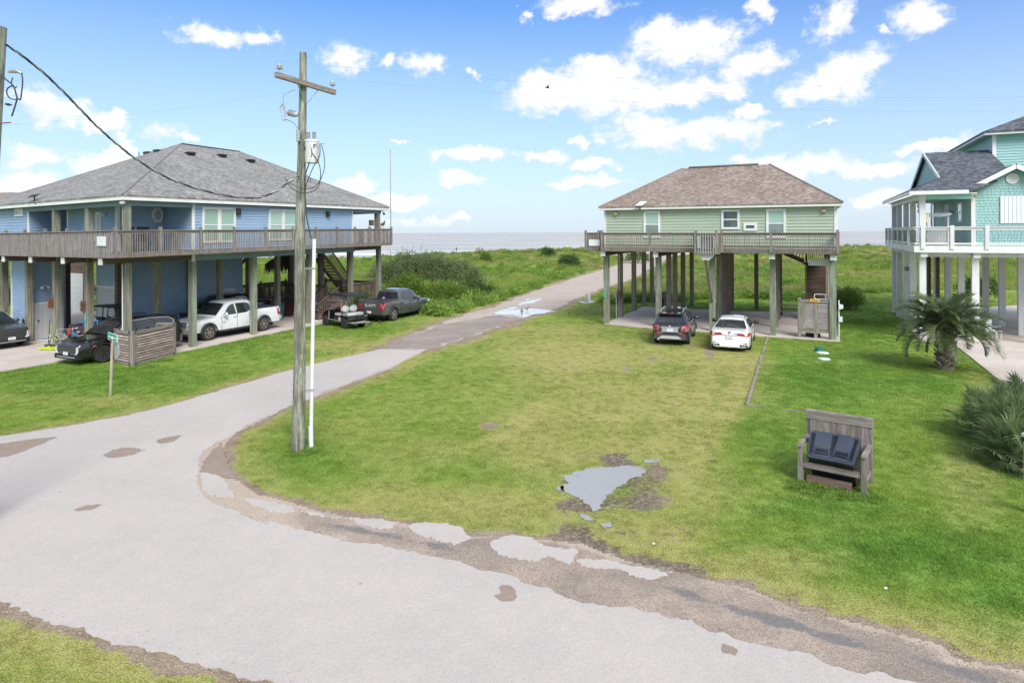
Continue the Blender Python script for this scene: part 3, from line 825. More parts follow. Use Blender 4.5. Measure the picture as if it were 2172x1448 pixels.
def road_shoulder():
 st = 0.07
 xs = np.arange(-9.5, 11.5, st); ys = np.arange(6.8, 27.5, st)
 X, Y = np.meshgrid((xs[:-1] + xs[1:]) / 2, (ys[:-1] + ys[1:]) / 2)
 d_ = seg_dist(X, Y, [G(*p) for p in GRASS_EDGE])
 keep = inside(X, Y, base_poly) & ((d_ < 1.9) | (~inside(X, Y, road_poly)))
 nx = len(xs); i = np.arange(nx * len(ys)).reshape(len(ys), nx)
 q = np.stack([i[:-1, :-1], i[:-1, 1:], i[1:, 1:], i[1:, :-1]], -1)[keep]
 used, inv = np.unique(q.ravel(), return_inverse=True)
 VX, VY = np.meshgrid(xs, ys); vx, vy = VX.ravel()[used], VY.ravel()[used]
 me = bpy.data.meshes.new('road_shoulder')
 me.from_pydata(np.stack([vx, vy, np.full(len(vx), 0.005)], -1).tolist(), [], inv.reshape(-1, 4).tolist())
 dk = np.zeros(len(vx))
 for ds in DARKSTRIP:
  p = [G(*c) for c in ds]; ins = inside(vx, vy, p); sd_ = seg_dist(vx, vy, p, True) * np.where(ins, 1, -1)
  dk = np.maximum(dk, sstep(-0.14, 0.2, sd_ + (fbm(vx, vy, 0.35, 3) - 0.5) * 0.35))
 px = CX + vx / vy * F_PX
 sa = np.clip(sstep(760, 480, px) * 0.9 + sstep(0.2, 0.0, seg_dist(vx, vy, [G(*p) for p in GRASS_EDGE])) * 0.6 + (fbm(vx, vy, 0.9, 4) - 0.45) * 1.6, 0, 1)
 for nm, arr in (('dark', dk), ('sandy', sa)):
  me.attributes.new(nm, 'FLOAT', 'POINT').data.foreach_set('value', arr.astype(np.float32))
 nt = NT(m_roadbase.node_tree); bs = nt.n['Principled BSDF']
 src = bs.inputs['Base Color'].links[0].from_socket
 at = lambda nm: nt.node('ShaderNodeAttribute', attribute_name=nm).outputs['Fac']
 pos = nt.node('ShaderNodeNewGeometry').outputs['Position']
 fz = nt.ramp(nt.noise(pos, 38.0, 3.0, 0.7), 0.3, 0.7, 0.74, 1.22)
 g1 = nt.noise(pos, 14.0, 4.0, 0.7)
 c = nt.mix(nt.ramp(nt.math('ADD', at('sandy'), nt.math('MULTIPLY', nt.math('SUBTRACT', g1, 0.5), 0.9)), 0.3, 0.75), src, nt.mix(1.0, (0.43, 0.35, 0.275), fz, 'MULTIPLY'))
 c = nt.mix(nt.ramp(nt.math('ADD', at('dark'), nt.math('MULTIPLY', nt.math('SUBTRACT', g1, 0.5), 1.1)), 0.4, 0.85), c, nt.mix(1.0, (0.19, 0.175, 0.165), fz, 'MULTIPLY'))
 nt.link(c, bs.inputs['Base Color'])
 me.materials.append(m_roadbase)
 o = link_mesh('road_shoulder', me); tag(o, 'worn brown asphalt shoulder along the lawn', kind='structure')
sheet('road', road_poly, 0.016, m_road, 0.07, 0.08, label='pale bleached asphalt road with a junction', thick=0.014, seed=3)
sheet('dirt_track', track_poly, 0.010, m_track, 0.25, 0.6, label='rutted dirt track running to the beach', seed=4)
sheet('track_mud', [G(*p) for p in [(806, 741), (850, 722), (925, 693), (1010, 675), (1060, 668), (1110, 676), (1068, 689), (1000, 712), (950, 726), (905, 742), (850, 740)]], 0.014, m_trackdark, 0.25, 0.4,
  label='dark broken gravel where the pavement ends', seed=5)
DARKSTRIP = [[(1345, 1232), (1400, 1248), (1450, 1268), (1520, 1290), (1600, 1318), (1700, 1348), (1800, 1378), (1900, 1400), (2000, 1425), (2080, 1448), (2300, 1500), (2300, 1480), (2100, 1430), (1990, 1398), (1880, 1368), (1760, 1340), (1640, 1300), (1560, 1280), (1470, 1256), (1400, 1232)],
    [(640, 1112), (720, 1124), (800, 1142), (900, 1158), (960, 1172), (1030, 1186), (1020, 1178), (930, 1150), (850, 1134), (760, 1116), (690, 1106)]]
road_shoulder()
CHUNKS = [[(428, 1003), (450, 1004), (468, 1012), (500, 1043), (497, 1055), (462, 1054), (440, 1050), (426, 1030)],
   [(520, 1058), (560, 1061), (590, 1066), (620, 1076), (628, 1086), (600, 1089), (560, 1082), (535, 1072)],
   [(640, 1083), (670, 1086), (690, 1094), (722, 1098), (700, 1100), (655, 1095)],
   [(733, 1098), (770, 1099), (812, 1102), (838, 1110), (822, 1122), (785, 1119), (750, 1110)],
   [(866, 1118), (900, 1111), (950, 1110), (975, 1120), (998, 1140), (965, 1157), (915, 1144), (885, 1134)],
   [(1042, 1155), (1070, 1142), (1095, 1139), (1130, 1143), (1165, 1160), (1218, 1166), (1219, 1185), (1208, 1200), (1185, 1188), (1162, 1180), (1138, 1193), (1090, 1186), (1052, 1178)],
   [(1220, 1190), (1245, 1186), (1290, 1185), (1330, 1200), (1380, 1206), (1425, 1214), (1420, 1225), (1370, 1227), (1310, 1210), (1260, 1208), (1235, 1203)]]
for k, ck in enumerate(CHUNKS):
 sheet('pavement_chunk', [G(*p) for p in ck], 0.02, m_road, 0.065, 0.05, label='broken pale pavement piece at the road edge', thick=0.016, seed=30 + k)
STAINS = [[(-60, 960), (0, 942), (60, 934), (118, 928), (85, 944), (40, 962), (0, 972), (-60, 985)], [(222, 966), (240, 955), (262, 951), (312, 954), (280, 966), (240, 972)],
   [(333, 933), (352, 930), (392, 922), (372, 935), (346, 940)], [(156, 1083), (180, 1074), (212, 1071), (206, 1080), (180, 1085), (160, 1088)],
   [(1058, 1268), (1070, 1256), (1062, 1250), (1080, 1244), (1090, 1256), (1086, 1270), (1066, 1276)], [(1528, 1372), (1545, 1368), (1566, 1380), (1560, 1390), (1536, 1386)],
   [(430, 1000), (440, 970), (470, 940), (478, 975), (505, 1020), (470, 1010)]]
for k, st in enumerate(STAINS):
 sheet('mud_patch', [G(*p) for p in st], 0.0205, m_mud, 0.07, 0.06, label='thin sandy mud stain on the pale road', seed=50 + k)
sheet('puddle', [G(*p) for p in PUDDLE], 0.012, m_puddle, 0.09, 0.06, label='shallow rain puddle standing in the lawn', seed=61)
for k, pl in enumerate([[(1230, 1092), (1250, 1096), (1262, 1106), (1240, 1104)], [(1268, 1110), (1292, 1108), (1300, 1118), (1276, 1120)], [(1360, 976), (1390, 972), (1404, 978), (1380, 984), (1362, 984)], [(1180, 1032), (1192, 1030), (1196, 1040), (1184, 1042)]]):
 sheet('puddle', [G(*p) for p in pl], 0.012, m_puddle, 0.05, 0.08, label='small rain pool beside the big lawn puddle', seed=64 + k)
for k, pl in enumerate([[(1044, 664), (1072, 656), (1092, 658), (1120, 654), (1150, 656), (1178, 660), (1160, 664), (1130, 668), (1108, 674), (1090, 668), (1064, 668)],
      [(1100, 649), (1122, 644), (1152, 636), (1140, 634), (1112, 641), (1096, 646)], [(1075, 656), (1088, 651), (1096, 653), (1084, 658)], [(1112, 636), (1120, 633), (1126, 635), (1116, 638)]]):
 sheet('puddle', [G(*p) for p in pl], 0.022, m_puddle2, 0.12, 0.25, label='bright rain water lying on the dirt track', seed=70 + k)

for k, (nm, sl) in enumerate(SLABS.items()):
 lab = {'blue': 'concrete slab and drive under the blue house', 'green': 'concrete slab under the green house', 'teal': 'concrete drive under the aqua house'}[nm]
 sheet('concrete_slab', [G(*p) for p in sl], 0.05, m_concrete, 0.012, 1.0, label=lab, thick=0.06, seed=80 + k)

# sea
def build_sea():
 xs = np.concatenate([np.linspace(-14000, -500, 12), np.arange(-480, 500, 10.0), np.linspace(500, 14000, 12)])
 ys = np.concatenate([np.arange(160, 420, 4.0), np.linspace(430, 1500, 30), np.geomspace(1600, 30000, 14)])
 X, Y = np.meshgrid(xs, ys)
 amp = np.clip((Y - 160) / 60, 0, 1) * np.exp(-((Y - 260) / 260.0) ** 2)
 Z = -0.75 + 0.22 * amp * np.sin(Y / 3.9 + 3 * fbm(X, Y, 90, 2) * 2) * fbm(X, Y, 40, 2)
 nx, ny = len(xs), len(ys)
 co = np.stack([X, Y, Z], -1).reshape(-1, 3)
 i = np.arange(nx * ny).reshape(ny, nx)
 q = np.stack([i[:-1, :-1], i[:-1, 1:], i[1:, 1:], i[1:, :-1]], -1).reshape(-1, 4)
 me = bpy.data.meshes.new('sea')
 me.from_pydata(co.tolist(), [], q.tolist())
 me.polygons.foreach_set('use_smooth', [True] * len(q))
 m = bpy.data.materials.new('silty_sea'); m.use_nodes = True
 n = NT(m.node_tree); bs = n.n['Principled BSDF']
 pos = n.node('ShaderNodeNewGeometry').outputs['Position']
 st = n.vmath('MULTIPLY', pos, (0.10, 1.0, 1.0))
 sep = n.node('ShaderNodeSeparateXYZ'); n.link(pos, sep.inputs[0])
 y = sep.outputs[1]
 w1 = n.noise(st, 0.20, 4.0, 0.65); w2 = n.noise(n.vmath('MULTIPLY', pos, (0.3, 1, 1)), 0.055, 4.0, 0.6)
 c = n.mix(n.ramp(w1, 0.38, 0.66), (0.46, 0.45, 0.425), (0.30, 0.30, 0.285))
 c = n.mix(n.ramp(w2, 0.45, 0.7), c, (0.50, 0.49, 0.465))
 foam_n = n.noise(st, 0.11, 5.0, 0.7)
 near = n.ramp(y, 165, 300, 0.75, 0.0, smooth=False)
 c = n.mix(n.ramp(n.math('ADD', foam_n, n.math('MULTIPLY', near, 0.42)), 0.68, 0.80), c, (0.78, 0.78, 0.775))
 n.link(c, bs.inputs['Base Color'])
 bs.inputs['Roughness'].default_value = 0.55
 bs.inputs['IOR'].default_value = 1.33
 b = n.node('ShaderNodeBump'); b.inputs['Strength'].default_value = 0.5; b.inputs['Distance'].default_value = 0.5
 n.link(w1, b.inputs['Height']); n.link(b.outputs[0], bs.inputs['Normal'])
 me.materials.append(m)
 tag(link_mesh('sea', me), 'pale silty sea out to the horizon', kind='structure')
build_sea()

# ------------------------------------------------------------------ houses on stilts
class House:
 """local coordinates: s along the facade, t into the house, z up; axes are the real (not quite square) plan directions"""
 def __init__(self, name, O, A, B, ks=0.0, kt=0.0, label=None, cat='house'):
  self.O = Vector((O[0], O[1], 0)); self.A = Vector((A[0], A[1])).normalized(); self.B = Vector((B[0], B[1])).normalized()
  self.ks, self.kt = ks, kt
  self.root = root(name, self.O, 0, label, cat)
  self.out_s = -1
 def loc(self, s, t, z):
  return (self.A.x * s + self.B.x * t, self.A.y * s + self.B.y * t, z * (1 + self.ks * s + self.kt * t))
 def w(self, s, t, z=0.0):
  return self.O + Vector(self.loc(s, t, z))
 def s_at(self, px, t):
  k = (px - CX) / F_PX
  return (k * (self.O.y + self.B.y * t) - (self.O.x + self.B.x * t)) / (self.A.x - k * self.A.y)
 def t_at(self, px, s):
  k = (px - CX) / F_PX
  return (k * (self.O.y + self.A.y * s) - (self.O.x + self.A.x * s)) / (self.B.x - k * self.B.y)
 def z_at(self, py, s, t):
  p = self.w(s, t)
  u = p.x / p.y * F_PX
  v = py - CY - ROLL * u
  return (CAM_H - v / F_PX * p.y) / (1 + self.ks * s + self.kt * t)
 def mb(self):
  return MB(self.loc)
 def heading_s(self):
  return math.atan2(self.A.y, self.A.x)
 def heading_t(self):
  return math.atan2(self.B.y, self.B.x)

 def post(self, s, t, z0, z1, mat, size=0.3, name='post', parent=None):
  m = self.mb(); h = size / 2
  j = R_.uniform(-0.01, 0.01)
  m.box(s - h + j, s + h + j, t - h, t + h, z0, z1)
  return m.build(name, mat, parent or self.root)
 def lap(self, name, axis, fix, a0, a1, z0, z1, out, mat, course=0.155, proud=0.034, parent=None, thick=0.10, tri=None):
  """lap-sided wall; axis 's': runs along s at t=fix, axis 't': runs along t at s=fix; out = -1/+1 outward sign along the other axis.
  tri: optional function a -> top height for gables"""
  m = self.mb()
  def pt(a, d, z):
   return (a, fix + out * d, z) if axis == 's' else (fix + out * d, a, z)
  if axis == 's':
   m.box(a0, a1, fix, fix - out * thick, z0, z1 if tri is None else z0 + 0.05)
  else:
   m.box(fix, fix - out * thick, a0, a1, z0, z1 if tri is None else z0 + 0.05)
  z = z0
  while z < z1 - 1e-4:
   zz = min(z + course, z1)
   segs = [(a0, a1)]
   if tri is not None:
    lo, hi = tri(z + 0.5 * (zz - z))
    segs = [(lo, hi)] if hi > lo else []
   for (b0, b1) in segs:
    v = [pt(b0, proud, z), pt(b1, proud, z), pt(b1, 0.004, zz), pt(b0, 0.004, zz), pt(b0, 0.0, z), pt(b1, 0.0, z)]
    fl = [(0, 1, 2, 3), (4, 5, 1, 0)]
    if (axis == 's') != (out < 0):
     fl = [f[::-1] for f in fl]
    m.add(v, fl)
   z = zz
  return m.build(name, mat, parent or self.root)
 def plate(self, m, axis, fix, a0, a1, z0, z1, out, d0, d1, mi=0):
  """box standing on a wall plane from depth d0 to d1 outward"""
  if axis == 's':
   m.box(a0, a1, fix + out * d0, fix + out * d1, z0, z1, mi)
  else:
   m.box(fix + out * d0, fix + out * d1, a0, a1, z0, z1, mi)
 def window(self, axis, fix, a0, a1, z0, z1, out, fw=0.11, panes=1, sash=True, mats=(None, None), mull=0.1):
  if a0 > a1: a0, a1 = a1, a0
  if z0 > z1: z0, z1 = z1, z0
  m = self.mb()
  for (b0, b1, c0, c1) in ((a0, a1, z1 - fw, z1), (a0, a1, z0, z0 + fw), (a0, a0 + fw, z0 + fw, z1 - fw), (a1 - fw, a1, z0 + fw, z1 - fw)):
   self.plate(m, axis, fix, b0, b1, c0, c1, out, 0.0, 0.075)
  w = m.build('window', m_white, self.root)
  i0, i1 = a0 + fw, a1 - fw
  pw = (i1 - i0 - mull * (panes - 1)) / panes
  for k in range(panes):
   x0 = i0 + k * (pw + mull)
   if k:
    b = self.mb(); self.plate(b, axis, fix, x0 - mull, x0, z0 + fw, z1 - fw, out, 0.0, 0.07); b.build('mullion', m_white, w)
   zm = (z0 + z1) / 2 if sash else z0 + fw
   if sash:
    b = self.mb(); self.plate(b, axis, fix, x0, x0 + pw, zm - 0.03, zm + 0.03, out, 0.0, 0.062); b.build('sash_bar', m_white, w)
    b = self.mb(); self.plate(b, axis, fix, x0, x0 + pw, z0 + fw, zm - 0.03, out, 0.0, 0.042); b.build('pane', mats[1] or mats[0], w)
    b = self.mb(); self.plate(b, axis, fix, x0, x0 + pw, zm + 0.03, z1 - fw, out, 0.0, 0.05); b.build('pane', mats[0], w)
   else:
    b = self.mb(); self.plate(b, axis, fix, x0, x0 + pw, z0 + fw, z1 - fw, out, 0.0, 0.044); b.build('pane', mats[0], w)
  return w
 def door(self, axis, fix, a0, a1, z0, z1, out, name='door', casing=0.1, rows=2, handle=True):
  if a0 > a1: a0, a1 = a1, a0
  m = self.mb(); self.plate(m, axis, fix, a0 + casing, a1 - casing, z0, z1 - casing, out, 0.0, 0.042)
  d = m.build(name, m_door, self.root)
  m = self.mb()
  for (b0, b1, c0, c1) in ((a0, a1, z1 - casing, z1), (a0, a0 + casing, z0, z1 - casing), (a1 - casing, a1, z0, z1 - casing)):
   self.plate(m, axis, fix, b0, b1, c0, c1, out, 0.0, 0.06)
  m.build('door_casing', m_white, d)
  w = (a1 - a0 - 2 * casing); h = z1 - casing - z0
  cols = max(2, int(w / 0.42))
  for i in range(cols):
   for (r0, r1) in ((0.08, 0.38), (0.44, 0.74), (0.80, 0.94)) if rows == 3 else ((0.07, 0.62), (0.70, 0.93)):
    x0 = a0 + casing + w * (i + 0.16) / cols; x1 = a0 + casing + w * (i + 0.84) / cols
    m = self.mb(); self.plate(m, axis, fix, x0, x1, z0 + h * r0, z0 + h * r1, out, 0.042, 0.056)
    m.build('door_panel', m_door, d)
  if handle:
   m = self.mb(); self.plate(m, axis, fix, a0 + casing + 0.06, a0 + casing + 0.13, z0 + 0.95, z0 + 1.02, out, 0.042, 0.1)
   m.build('handle', m_darkmetal, d)
  return d
 def roll_door(self, axis, fix, a0, a1, z0, z1, out):
  m = self.mb(); z = z0
  while z < z1 - 0.01:
   zz = min(z + 0.45, z1)
   self.plate(m, axis, fix, a0, a1, z, zz - 0.025, out, 0.0, 0.055)
   self.plate(m, axis, fix, a0, a1, zz - 0.025, zz, out, 0.0, 0.037)
   z = zz
  return m.build('garage_door', m_door, self.root)
 def trim(self, axis, fix, a0, a1, z0, z1, out, name='corner_trim', mat=None, d=0.05):
  m = self.mb(); self.plate(m, axis, fix, a0, a1, z0, z1, out, 0.0, d)
  return m.build(name, mat or m_white, self.root)
 def rail(self, p0, p1, zd, posts, mat_post, mat_rail, mat_bal, out, h=1.07, pitch=0.115, bw=0.036, drop=0.16, bal=True, posth=0.14, psize=0.12, poff=0.0, first=True, last=True, cap=True, wire=None, boards=False, pname='rail_post'):
  """deck railing from p0 to p1 (s,t); zd = deck floor height; posts = list of fractions"""
  p0, p1 = Vector(p0), Vector(p1)
  d = p1 - p0; L = d.length; u = d / L
  nrm = Vector(out)
  def at(a, o=0.0):
   q = p0 + u * a + nrm * o
   return q.x, q.y
  for fr in posts:
   x, y = at(fr * L, poff)
   m = self.mb(); hs = psize / 2
   m.box(x - hs, x + hs, y - hs, y + hs, zd - drop + 0.01, zd + h + posth)
   m.build(pname, mat_post, self.root)
  def bar(a0, a1, z0, z1, o0, o1, name, mat, kind=None):
   m = self.mb()
   q = [at(a0, o0), at(a1, o0), at(a1, o1), at(a0, o1)]
   m.prism(q, z0, z1)
   return m.build(name, mat, self.root, kind=kind)
  if cap:
   bar(0, L, zd + h - 0.04, zd + h, -0.085, 0.075, 'rail_cap', mat_rail)
  bar(0, L, zd + h - 0.16, zd + h - 0.042, -0.035, 0.005, 'top_rail', mat_rail)
  if bal:
   m = self.mb()
   k = int(L / pitch)
   for i in range(k):
    a = (i + 0.5) * L / k
    if boards:
     q = [at(a - bw / 2, 0.006), at(a + bw / 2, 0.006), at(a + bw / 2, 0.044), at(a - bw / 2, 0.044)]
    else:
     q = [at(a - bw / 2, 0.006), at(a + bw / 2, 0.006), at(a + bw / 2, 0.044), at(a - bw / 2, 0.044)]
    m.prism(q, zd - drop + R_.uniform(-0.012, 0.012), zd + h - 0.05 + R_.uniform(-0.006, 0.006))
   m.build('balusters', mat_bal, self.root, kind='stuff')
  if wire:
   bar(0, L, zd + 0.08, zd + 0.17, -0.03, 0.01, 'bottom_rail', mat_rail)
   m = self.mb()
   k = int(L / wire)
   for i in range(k + 1):
    a = i * L / k
    m.beam((*at(a), zd + 0.1), (*at(a), zd + h - 0.05), 0.007, 0.007)
   for j in range(int(0.9 / wire) + 1):
    z = zd + 0.14 + j * wire
    m.beam((*at(0), z), (*at(L), z), 0.007, 0.007)
   m.build('wire_panel', m_steelwire, self.root, kind='stuff')
  return bar
 def flat(self, name, s0, s1, t0, t1, z0, z1, mat, parent=None):
  m = self.mb(); m.box(s0, s1, t0, t1, z0, z1)
  return m.build(name, mat, parent or self.root)
 def boards(self, s0, s1, t0, t1, z, mat, along='s', w=0.14, th=0.035, gap=0.01, name='deck_board'):
  """deck floor of single boards: the outermost as parts, the rest joined"""
  a0, a1 = (t0, t1) if along == 's' else (s0, s1)
  m = self.mb(); a = a0
  while a < a1 - 0.03:
   b = min(a + w - gap, a1)
   if along == 's': m.box(s0, s1, a, b, z - th, z)
   else: m.box(a, b, t0, t1, z - th, z)
   a += w
  return m.build('deck_boards', mat, self.root, kind='stuff')
 def stairs(self, p0, p1, z0, z1, width, n, mat, side, mat_str=None, rails=True, name='stair'):
  """flight from p0 (s,t) at z0 up to p1 at z1; side = unit (s,t) across"""
  p0, p1, sd = Vector(p0), Vector(p1), Vector(side)
  st = bpy.data.objects.new(name, None); COL.objects.link(st); st.parent = self.root
  for i in range(n):
   f = (i + 0.5) / n
   q = p0.lerp(p1, f); z = z0 + (z1 - z0) * (i + 1) / n
   d = (p1 - p0).normalized() * ((p1 - p0).length / n * 0.55)
   a, b = q - d, q + d
   m = self.mb()
   pts = [a, b, b + sd * width, a + sd * width]
   m.prism([(p.x, p.y) for p in pts], z - 0.05, z)
   m.build('tread', mat, st)
  for k in (0, 1):
   o = sd * (width * k)
   m = self.mb()
   a, b = p0 + o, p1 + o
   w = sd * 0.045 * (1 if k else -1)
   vs = []
   for q in (a, a + w):
    pass
   quad = [(a.x, a.y, z0 - 0.02), (b.x, b.y, z1 - 0.26), (b.x, b.y, z1 + 0.02), (a.x, a.y, z0 + 0.26)]
   quad2 = [(x + w.x, y + w.y, z) for (x, y, z) in quad]
   m.add(quad + quad2, [(0, 1, 2, 3), (7, 6, 5, 4), (0, 4, 5, 1), (1, 5, 6, 2), (2, 6, 7, 3), (3, 7, 4, 0)])
   m.build('stringer', mat_str or mat, st)
   if rails:
    m = self.mb()
    m.beam((a.x, a.y, z0 + 1.0), (b.x, b.y, z1 + 1.0), 0.09, 0.05)
    m.build('handrail', mat, st)
    m = self.mb(); nb = n * 2
    for i in range(nb):
     q = a.lerp(b, (i + 0.5) / nb); z = z0 + (z1 - z0) * (i + 0.5) / nb
     m.box(q.x - 0.018, q.x + 0.018, q.y - 0.018, q.y + 0.018, z + 0.02, z + 0.98)
    m.build('balusters', mat, st, kind='stuff')
  return st

# ================================================================== BLUE HOUSE
m_deckpale = M('silvered_picket_wood', (0.37, 0.345, 0.335), 0.9, (0.24, 0.215, 0.205), 3.0, WV, 0.5, 0.1, 0.3, fine=0.25, fscale=14, dark=(0.10, 0.085, 0.08), dscale=1.5, damt=0.5)
def blue_house():
 H = House('blue_house', (-17.19, 28.40), (0.369, 0.929), (-0.852, 0.524), 0.0012, -0.0012,
    'blue lap-sided beach house on timber stilts with a grey hip roof')
 B = H.root
 zf = 4.82                       # deck floor
 rim0, rim1 = 4.64, 4.80
 # posts
 for s in (0.0, 3.5, 7.55, 12.2, 16.5, 19.9):
  H.post(s, 0, 0, 4.36 if s else 4.36, m_post_g if s in (3.5, 7.55, 19.9) else m_post)
 for t in (3.34, 6.58, 9.6, 12.6):
  H.post(0, t, 0, 4.36, m_post)
 for s in (3.4, 7.5, 12.2, 16.5, 19.9):
  H.post(s, 3.0, 0, 4.36, m_post)
 for s in (7.45, 12.1):
  H.post(s, 5.85, 0, 4.36, m_post)
 for s in (16.5, 19.9):
  H.post(s, 6.0, 0, 4.36, m_post)
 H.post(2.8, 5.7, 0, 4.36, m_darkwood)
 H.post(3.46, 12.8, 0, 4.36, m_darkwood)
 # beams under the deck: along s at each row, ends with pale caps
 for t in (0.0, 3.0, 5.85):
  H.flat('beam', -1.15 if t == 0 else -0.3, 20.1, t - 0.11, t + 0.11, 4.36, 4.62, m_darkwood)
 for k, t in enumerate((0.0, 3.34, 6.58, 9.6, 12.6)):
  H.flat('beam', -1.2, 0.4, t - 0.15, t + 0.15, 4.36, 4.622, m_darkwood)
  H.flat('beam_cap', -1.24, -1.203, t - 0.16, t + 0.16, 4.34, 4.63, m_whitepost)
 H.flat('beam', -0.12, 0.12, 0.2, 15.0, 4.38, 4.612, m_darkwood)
 # joists underside
 for s in np.arange(0.6, 20.0, 0.61):
  H.flat('joist', s - 0.025, s + 0.025, -1.1, 5.6, 4.63, 4.765, m_underdeck)
 # painted skirt along the house body
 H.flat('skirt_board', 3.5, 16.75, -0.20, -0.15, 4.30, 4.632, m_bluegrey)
 H.flat('corner_trim', 3.33, 3.5, -0.215, -0.15, 4.28, 4.632, m_white)
 # deck floor and rims
 H.boards(-1.25, 20.0, -1.15, 0.0, zf, m_deck, 's')
 H.boards(-1.25, 3.0, 0.0, 14.5, zf - 0.001, m_deck, 't')
 H.boards(16.75, 20.0, 0.0, 6.0, zf - 0.001, m_deck, 's')
 H.flat('house_floor', 0.05, 16.75, 0.0, 14.5, 4.64, 4.775, m_underdeck)
 H.flat('rim_board', -1.3, 20.05, -1.2, -1.152, rim0, rim1 + 0.01, m_deck_h)
 H.flat('rim_board', -1.3, -1.252, -1.15, 14.5, rim0, rim1 + 0.01, m_deck_h)
 H.flat('rim_board', 20.005, 20.05, -1.15, 6.0, rim0, rim1 + 0.01, m_deck_h)
 # railings
 H.rail((-1.3, -1.2), (20.05, -1.2), zf, [0.004, 0.105, 0.208, 0.305, 0.408, 0.51, 0.605, 0.70, 0.79, 0.865, 0.93, 0.998], m_deck, m_deck_h, m_deck, (0, -1), h=1.0)
 H.rail((-1.3, 14.5), (-1.3, -1.2), zf, [0.06, 0.19, 0.33, 0.465, 0.60, 0.735, 0.87], m_deck, m_deck_h, m_deckpale, (-1, 0), h=1.0, pitch=0.135, bw=0.05, poff=-0.1)
 H.rail((20.05, -1.2), (20.05, 6.0), zf, [0.3, 0.6, 0.99], m_deck, m_deck_h, m_deck, (1, 0), h=1.0)
 # upper walls
 ze = 7.12                      # soffit height
 H.lap('wall', 's', 0.0, 3.5, 16.75, 4.84, ze, -1, m_blue)
 H.lap('wall', 't', 16.75, 0.0, 6.0, 4.84, ze, 1, m_blue)
 H.lap('wall', 't', 3.5, 0.0, 2.5, 4.84, ze, -1, m_blue)
 H.lap('wall', 's', 2.5, 0.95, 3.5, 4.84, ze, -1, m_blue)
 H.lap('wall', 't', 0.95, 2.5, 7.37, 4.84, ze, -1, m_blue)
 H.lap('wall', 's', 7.37, 0.95, 2.6, 4.84, ze, 1, m_blue)
 H.lap('wall', 't', 2.6, 7.37, 9.57, 4.84, ze, -1, m_blue)
 H.lap('wall', 's', 9.57, 0.0, 2.6, 4.84, ze, -1, m_blue)
 H.lap('wall', 't', 0.0, 9.57, 14.6, 4.84, ze, -1, m_blue)
 H.trim('s', 0.0, 3.46, 3.62, 4.84, ze, -1)
 H.trim('s', 0.0, 16.63, 16.79, 4.84, ze, -1)
 H.trim('s', 2.5, 0.92, 1.06, 4.84, ze, -1)
 H.trim('t', 0.95, 7.25, 7.40, 4.84, ze, -1)
 H.trim('t', 0.0, 9.54, 9.68, 4.84, ze, -1)
 H.trim('t', 0.95, 2.46, 2.60, 4.84, ze, -1)
 # windows of the long side (pixels measured on the wall plane)
 for (x0, x1, y0, y1) in ((429.5, 500, 438.5, 516), (570.5, 630, 443.5, 511)):
  a0, a1 = H.s_at(x0, -0.05), H.s_at(x1, -0.05)
  H.window('s', 0.0, a0, a1, H.z_at(y1, a0, 0), H.z_at(y0, a0, 0), -1, 0.12, 2, True, (m_pane_blind, m_pane_blind), 0.22)
 for px, py in ((505.5, 449), (696, 454)):
  s = H.s_at(px, -0.1); z = H.z_at(py, s, -0.1)
  m = H.mb(); m.box(s - 0.13, s + 0.13, -0.2, -0.02, z - 0.17, z + 0.17); m.build('wall_lamp', m_darkmetal, B)
 # octagon window
 s = H.s_at(333.5, 2.45); z = H.z_at(456, s, 2.5)
 m = H.mb()
 oc = [(s + 0.34 * math.cos(PI / 8 + k * PI / 4) * 1.0, z + 0.40 * math.sin(PI / 8 + k * PI / 4)) for k in range(8)]
 m.prism([(p[0], p[1]) for p in oc], 2.40, 2.495, axis='y')
 o = m.build('octagon_window', m_white, B)
 m = H.mb(); m.prism([(s + 0.2 * math.cos(k * PI / 8), z + 0.26 * math.sin(k * PI / 8)) for k in range(16)], 2.375, 2.398, axis='y')
 m.build('pane', m_pane_grey, o)
 # small high window of the left wing, doors of the porch
 a0, a1 = H.t_at(49.3, -0.05), H.t_at(31.7, -0.05)
 H.window('t', 0.0, a0, a1, H.z_at(458.5, 0, a0), H.z_at(442, 0, a0), -1, 0.12, 1, False, (m_pane_grey,))
 H.door('t', 2.6, H.t_at(114.5, 2.55), H.t_at(69, 2.55), 4.84, H.z_at(452, 2.6, 8.3), -1, rows=2)
 a0, a1 = H.t_at(214, 0.9), H.t_at(203, 0.9)
 H.door('t', 0.95, a0, a1, 4.84, H.z_at(449.5, 0.95, a0), -1, rows=2)
 m = H.mb(); tt = H.t_at(221.5, 0.9); zz = H.z_at(455, 0.95, tt)
 m.blob((0.83, tt - 0.1, zz), 0.07, 0.09, 0.07, 8, 5); m.blob((0.83, tt + 0.1, zz), 0.07, 0.09, 0.07, 8, 5); m.build('flood_lamp', m_white, B)
 # porch posts up to the roof
 for (s, t) in ((0, 0), (0, 3.34), (0, 6.58)):
  H.post(s, t, zf, ze - 0.18, m_post_g, 0.29, 'porch_post')
 H.post(19.75, 0.0, zf, ze - 0.2, m_post, 0.34, 'porch_post')
 H.post(19.75, 5.2, zf, ze - 0.2, m_post, 0.30, 'porch_post')
 m = H.mb(); m.box(19.0, 19.4, 0.05, 0.25, 6.05, 6.45); m.build('speaker_box', m_brownwood, B)
 # porch header beams
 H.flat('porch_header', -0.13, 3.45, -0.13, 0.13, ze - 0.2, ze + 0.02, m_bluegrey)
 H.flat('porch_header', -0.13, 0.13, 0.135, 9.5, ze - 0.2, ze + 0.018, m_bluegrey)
 H.flat('porch_header', 16.8, 20.1, -0.13, 0.13, ze - 0.2, ze + 0.02, m_bluegrey)
